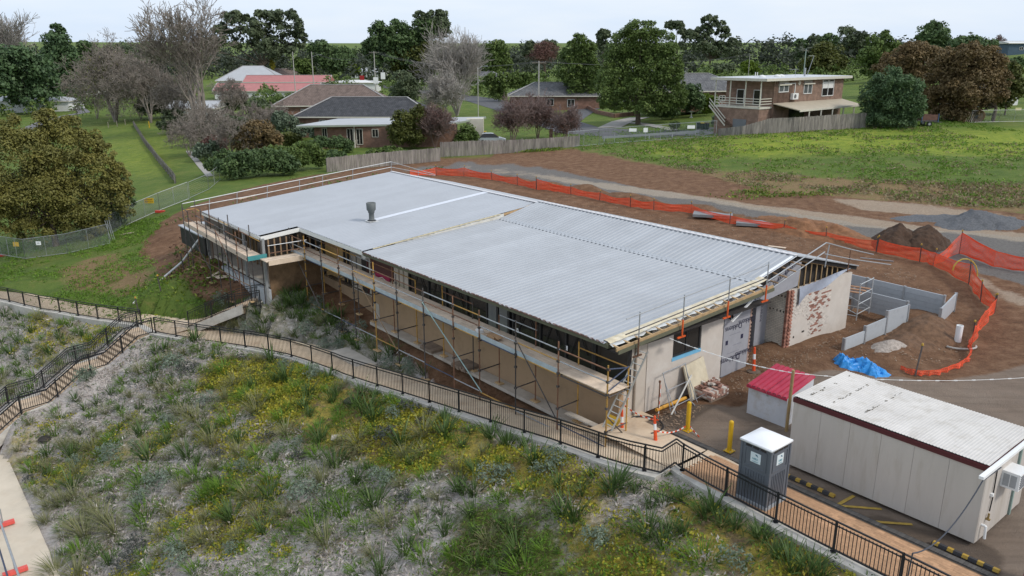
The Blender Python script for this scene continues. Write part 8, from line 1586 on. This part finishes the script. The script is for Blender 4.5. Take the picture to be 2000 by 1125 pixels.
ORD = ['leftmost'] + [w + ' from left' for w in 'second third fourth fifth sixth seventh eighth ninth tenth eleventh twelfth thirteenth'.split()]
GRP = {}
for o, kind, sz, p in PL:
    x, y = pix(p); nm, ds, cat = DESC[kind]; wh_ = where(x, y); GRP.setdefault(('large ' if sz > 1.15 else 'small ' if sz < .85 else '') + ds + ' ' + wh_, []).append((x, o, cat))
for lab, L_ in GRP.items():
    L_.sort(key=lambda t: t[0]); n = len(L_)
    for i, (x, o, cat) in enumerate(L_):
        q = '' if n == 1 else (', ' + (('leftmost' if i == 0 else 'rightmost') if n == 2 or i == n - 1 else ORD[min(i, 12)]))
        tag(o, lab + q, cat, 'planted ' + o.name.split('.')[0].replace('_', ' ') + 's of the slope')
# low ground cover nobody could count
rngc = np.random.default_rng(5)
def cover(name, n, wfun, kind, size, hgt, asp=.45, box=((0, 1750), (570, 1180)), per=7, rad=.13):
    P_ = []; tr = 0; xs = rngc.uniform(*box[0], n * 8); ys = rngc.uniform(*box[1], n * 8); pts = []
    # sample evenly on the ground inside the bounding quad of the view
    c = np.array([G(x, y)[:2] for x, y in ((box[0][0], box[1][0]), (box[0][1], box[1][0]), (box[0][0], box[1][1]), (box[0][1], box[1][1]))]); lo, hi = c.min(0), c.max(0)
    X = rngc.uniform(lo[0], hi[0], n * 14); Y = rngc.uniform(lo[1], hi[1], n * 14); i = np.clip(np.searchsorted(GX, X) - 1, 0, nx - 2); j = np.clip(np.searchsorted(GY, Y) - 1, 0, ny - 2); w_ = wfun(X, Y, i, j); ok = rngc.random(len(X)) < w_; X, Y = X[ok][:n], Y[ok][:n]
    Z = gz(X, Y); base = np.c_[X, Y, Z]; pos = np.repeat(base, per, 0); pos = pos + np.c_[rngc.normal(0, rad, len(pos)), rngc.normal(0, rad, len(pos)), rngc.random(len(pos)) * hgt + .02]
    tb = np.repeat(rngc.random(len(base)), per) * .6 + .4 * rngc.random(len(pos)); V, Fq = leaf_quads(pos, np.tile([0, 0, .1], (len(pos), 1)), size, rngc, asp); return tag(npmesh(name, V, Fq, LM[kind], None, np.repeat(tb, 4)), kind='stuff')
blk = blocked(XX, YY)
free = (gard > .5) & ~blk; nf1 = fbm(XX, YY, 2.2, 61); nf2 = fbm(XX, YY, 2.6, 71); nf3 = fbm(XX, YY, 1.8, 81)
wy = free * yel * np.clip((nf1 - .36) * 5, 0, 1); wg = free * (.22 + grn * .78) * np.clip((nf2 - .45) * 6, 0, 1); wd = free * np.clip((nf3 - .5) * 6, 0, 1) * .5
cover('yellow_weeds', 14000, lambda X, Y, i, j: wy[j, i], 'weed', .12, .07, .6)
cover('green_groundcover', 9000, lambda X, Y, i, j: wg[j, i], 'grass', .15, .16, .22, rad=.14)
cover('dry_groundcover', 8000, lambda X, Y, i, j: wd[j, i], 'fade', .17, .14, .14, rad=.15)
LM['mulch'] = leafmat('mulch_chips', (.38, .33, .295), (.55, .50, .46), (.70, .65, .61))
cover('mulch_tufts', 6500, lambda X, Y, i, j: free[j, i] * np.clip(1 - 1.6 * grn[j, i], 0, 1) * np.clip(1 - 1.5 * yel[j, i], 0, 1), 'mulch', .19, .05, .30, rad=.17, per=6)
cover('small_seedlings', 3600, lambda X, Y, i, j: free[j, i] * .5, 'strap', .2, .16, .16, rad=.06, per=6)
lawn = (1 - dirt) * (1 - gard) * (1 - asph) * (YY < 75) * (XX < -8) * np.clip((fbm(XX, YY, 4, 91) - .40) * 5, 0, 1); lawn[:, :1] = 0
cover('lawn_weeds', 3600, lambda X, Y, i, j: lawn[j, i], 'grass', .22, .14, .3, ((0, 420), (400, 640)), rad=.2)
fld = (1 - dirt) * (1 - road) * (1 - asph) * np.clip((fbm(XX, YY, 3, 97) - .36) * 4, 0, 1)
cover('field_tufts', 7000, lambda X, Y, i, j: fld[j, i], 'grass', .34, .14, .3, ((1120, 2060), (262, 420)), rad=.3, per=4)
cover('field_straw', 3500, lambda X, Y, i, j: fld[j, i] * (.15 + drygrass[j, i]), 'fade', .34, .12, .3, ((1000, 2060), (290, 430)), rad=.4, per=4)
bank = np.clip(dirt, 0, 1) * (fbm(XX, YY, 5, 95) > .57)
cover('bank_weeds', 260, lambda X, Y, i, j: bank[j, i] * .8, 'green', .26, .16, .4, ((300, 720), (330, 600)), rad=.25)
for (x, y, n_) in ((1148, 293, 1), (1175, 294, 1), (1060, 305, 1), (1500, 378, 1)): pass
def weedpatch(px, py, rx, ry, n, lab):
    c = G(px, py); rg = np.random.default_rng(px); p = np.c_[c[0] + rg.normal(0, rx, n), c[1] + rg.normal(0, ry, n)]; z = gz(p[:, 0], p[:, 1]); pos = np.c_[p, z + rg.random(n) * .3]; V, Fq = leaf_quads(pos, np.tile([0, 0, .2], (n, 1)), .3, rg, .4); tag(npmesh('weed_patch', V, Fq, LM['lime'], None, np.repeat(rg.random(n), 4)), lab, 'weeds', None, 'stuff')
weedpatch(1040, 296, 1.3, .5, 400, 'tall green weeds at the foot of the paling fence, left patch'); weedpatch(1078, 293, 1.0, .4, 300, 'tall green weeds at the foot of the paling fence, right patch'); weedpatch(1535, 383, 3.0, .5, 500, 'long green weed strip along the gravel track'); weedpatch(1470, 377, .9, .4, 240, 'small green weed tuft along the gravel track'); weedpatch(385, 545, 1.2, 1.0, 420, 'leafy green weeds on the dirt bank above the short steps'); weedpatch(340, 540, 1.6, 1.2, 420, 'leafy green weeds beside the white pipe on the bank')
for (x, y, lab) in ((655, 858, 'small pale grey tile lying in the yellow weeds'),): tag(MB().box(G(x, y) + ZV * .08, (.34, .3, .06), (RT, np.array([0, .9, .4]), np.array([0, -.4, .9]))).build('grey_tile', M_conc), lab, 'tile')
for (x, y, lab) in ((88, 860, 'dark round stone on the mulch near the lower concrete path'), (685, 786, 'small dark pot lying in the weeds below the footpath')): tag(MB().lathe(G(x, y), [(.05, 0), (.3, .02), (.34, .1), (.2, .2), (.04, .24)], 10).build('dark_stone', M_dark), lab, 'stone')
tag(MB().path([G(x, y, .05) for x, y in ((1228, 946), (1260, 955), (1300, 972), (1345, 988))], .02, 5).build('drip_hose', M_black), 'thin black drip hose across the mulch below the kerb corner', 'hose')
q = G(592, 678); tag(MB().path([q + np.array([-.4, .3, .15]), q + ZV * .15, q + np.array([.5, -.2, .1])], .14, 8).build('sand_bag', mat('sand_bag', (.55, .46, .33), .85, .1, 4)), 'pale sandbag lying on the path edge under the scaffold', 'sandbag')
# barricade on the lower path
bc = thing('road_barricade', 'grey tube barricade with red feet on the lower concrete path, bottom left corner', 'barricade', atz(20, 1110, -6.9)); zb = -6.9
t0, t1 = atz(-6, 1000, zb + .9), atz(40, 1135, zb + .9); MB().tube(t0, t1, .045, 8).build('top_rail', M_steel, bc); MB().tube(atz(-20, 1010, zb + .6), atz(22, 1150, zb + .6), .035, 8).build('lower_rail', M_blued, bc)
for x, y in ((6, 1024), (30, 1116)):
    p = atz(x, y, zb + .12); MB().box(p, (.9, .22, .16), (BV, AV, ZV)).build('foot', mat('red_foot_pale', (.68, .10, .08), .5, .08, 4), bc); MB().tube(p, p + ZV * .8, .03, 8).build('upright', M_steel, bc)
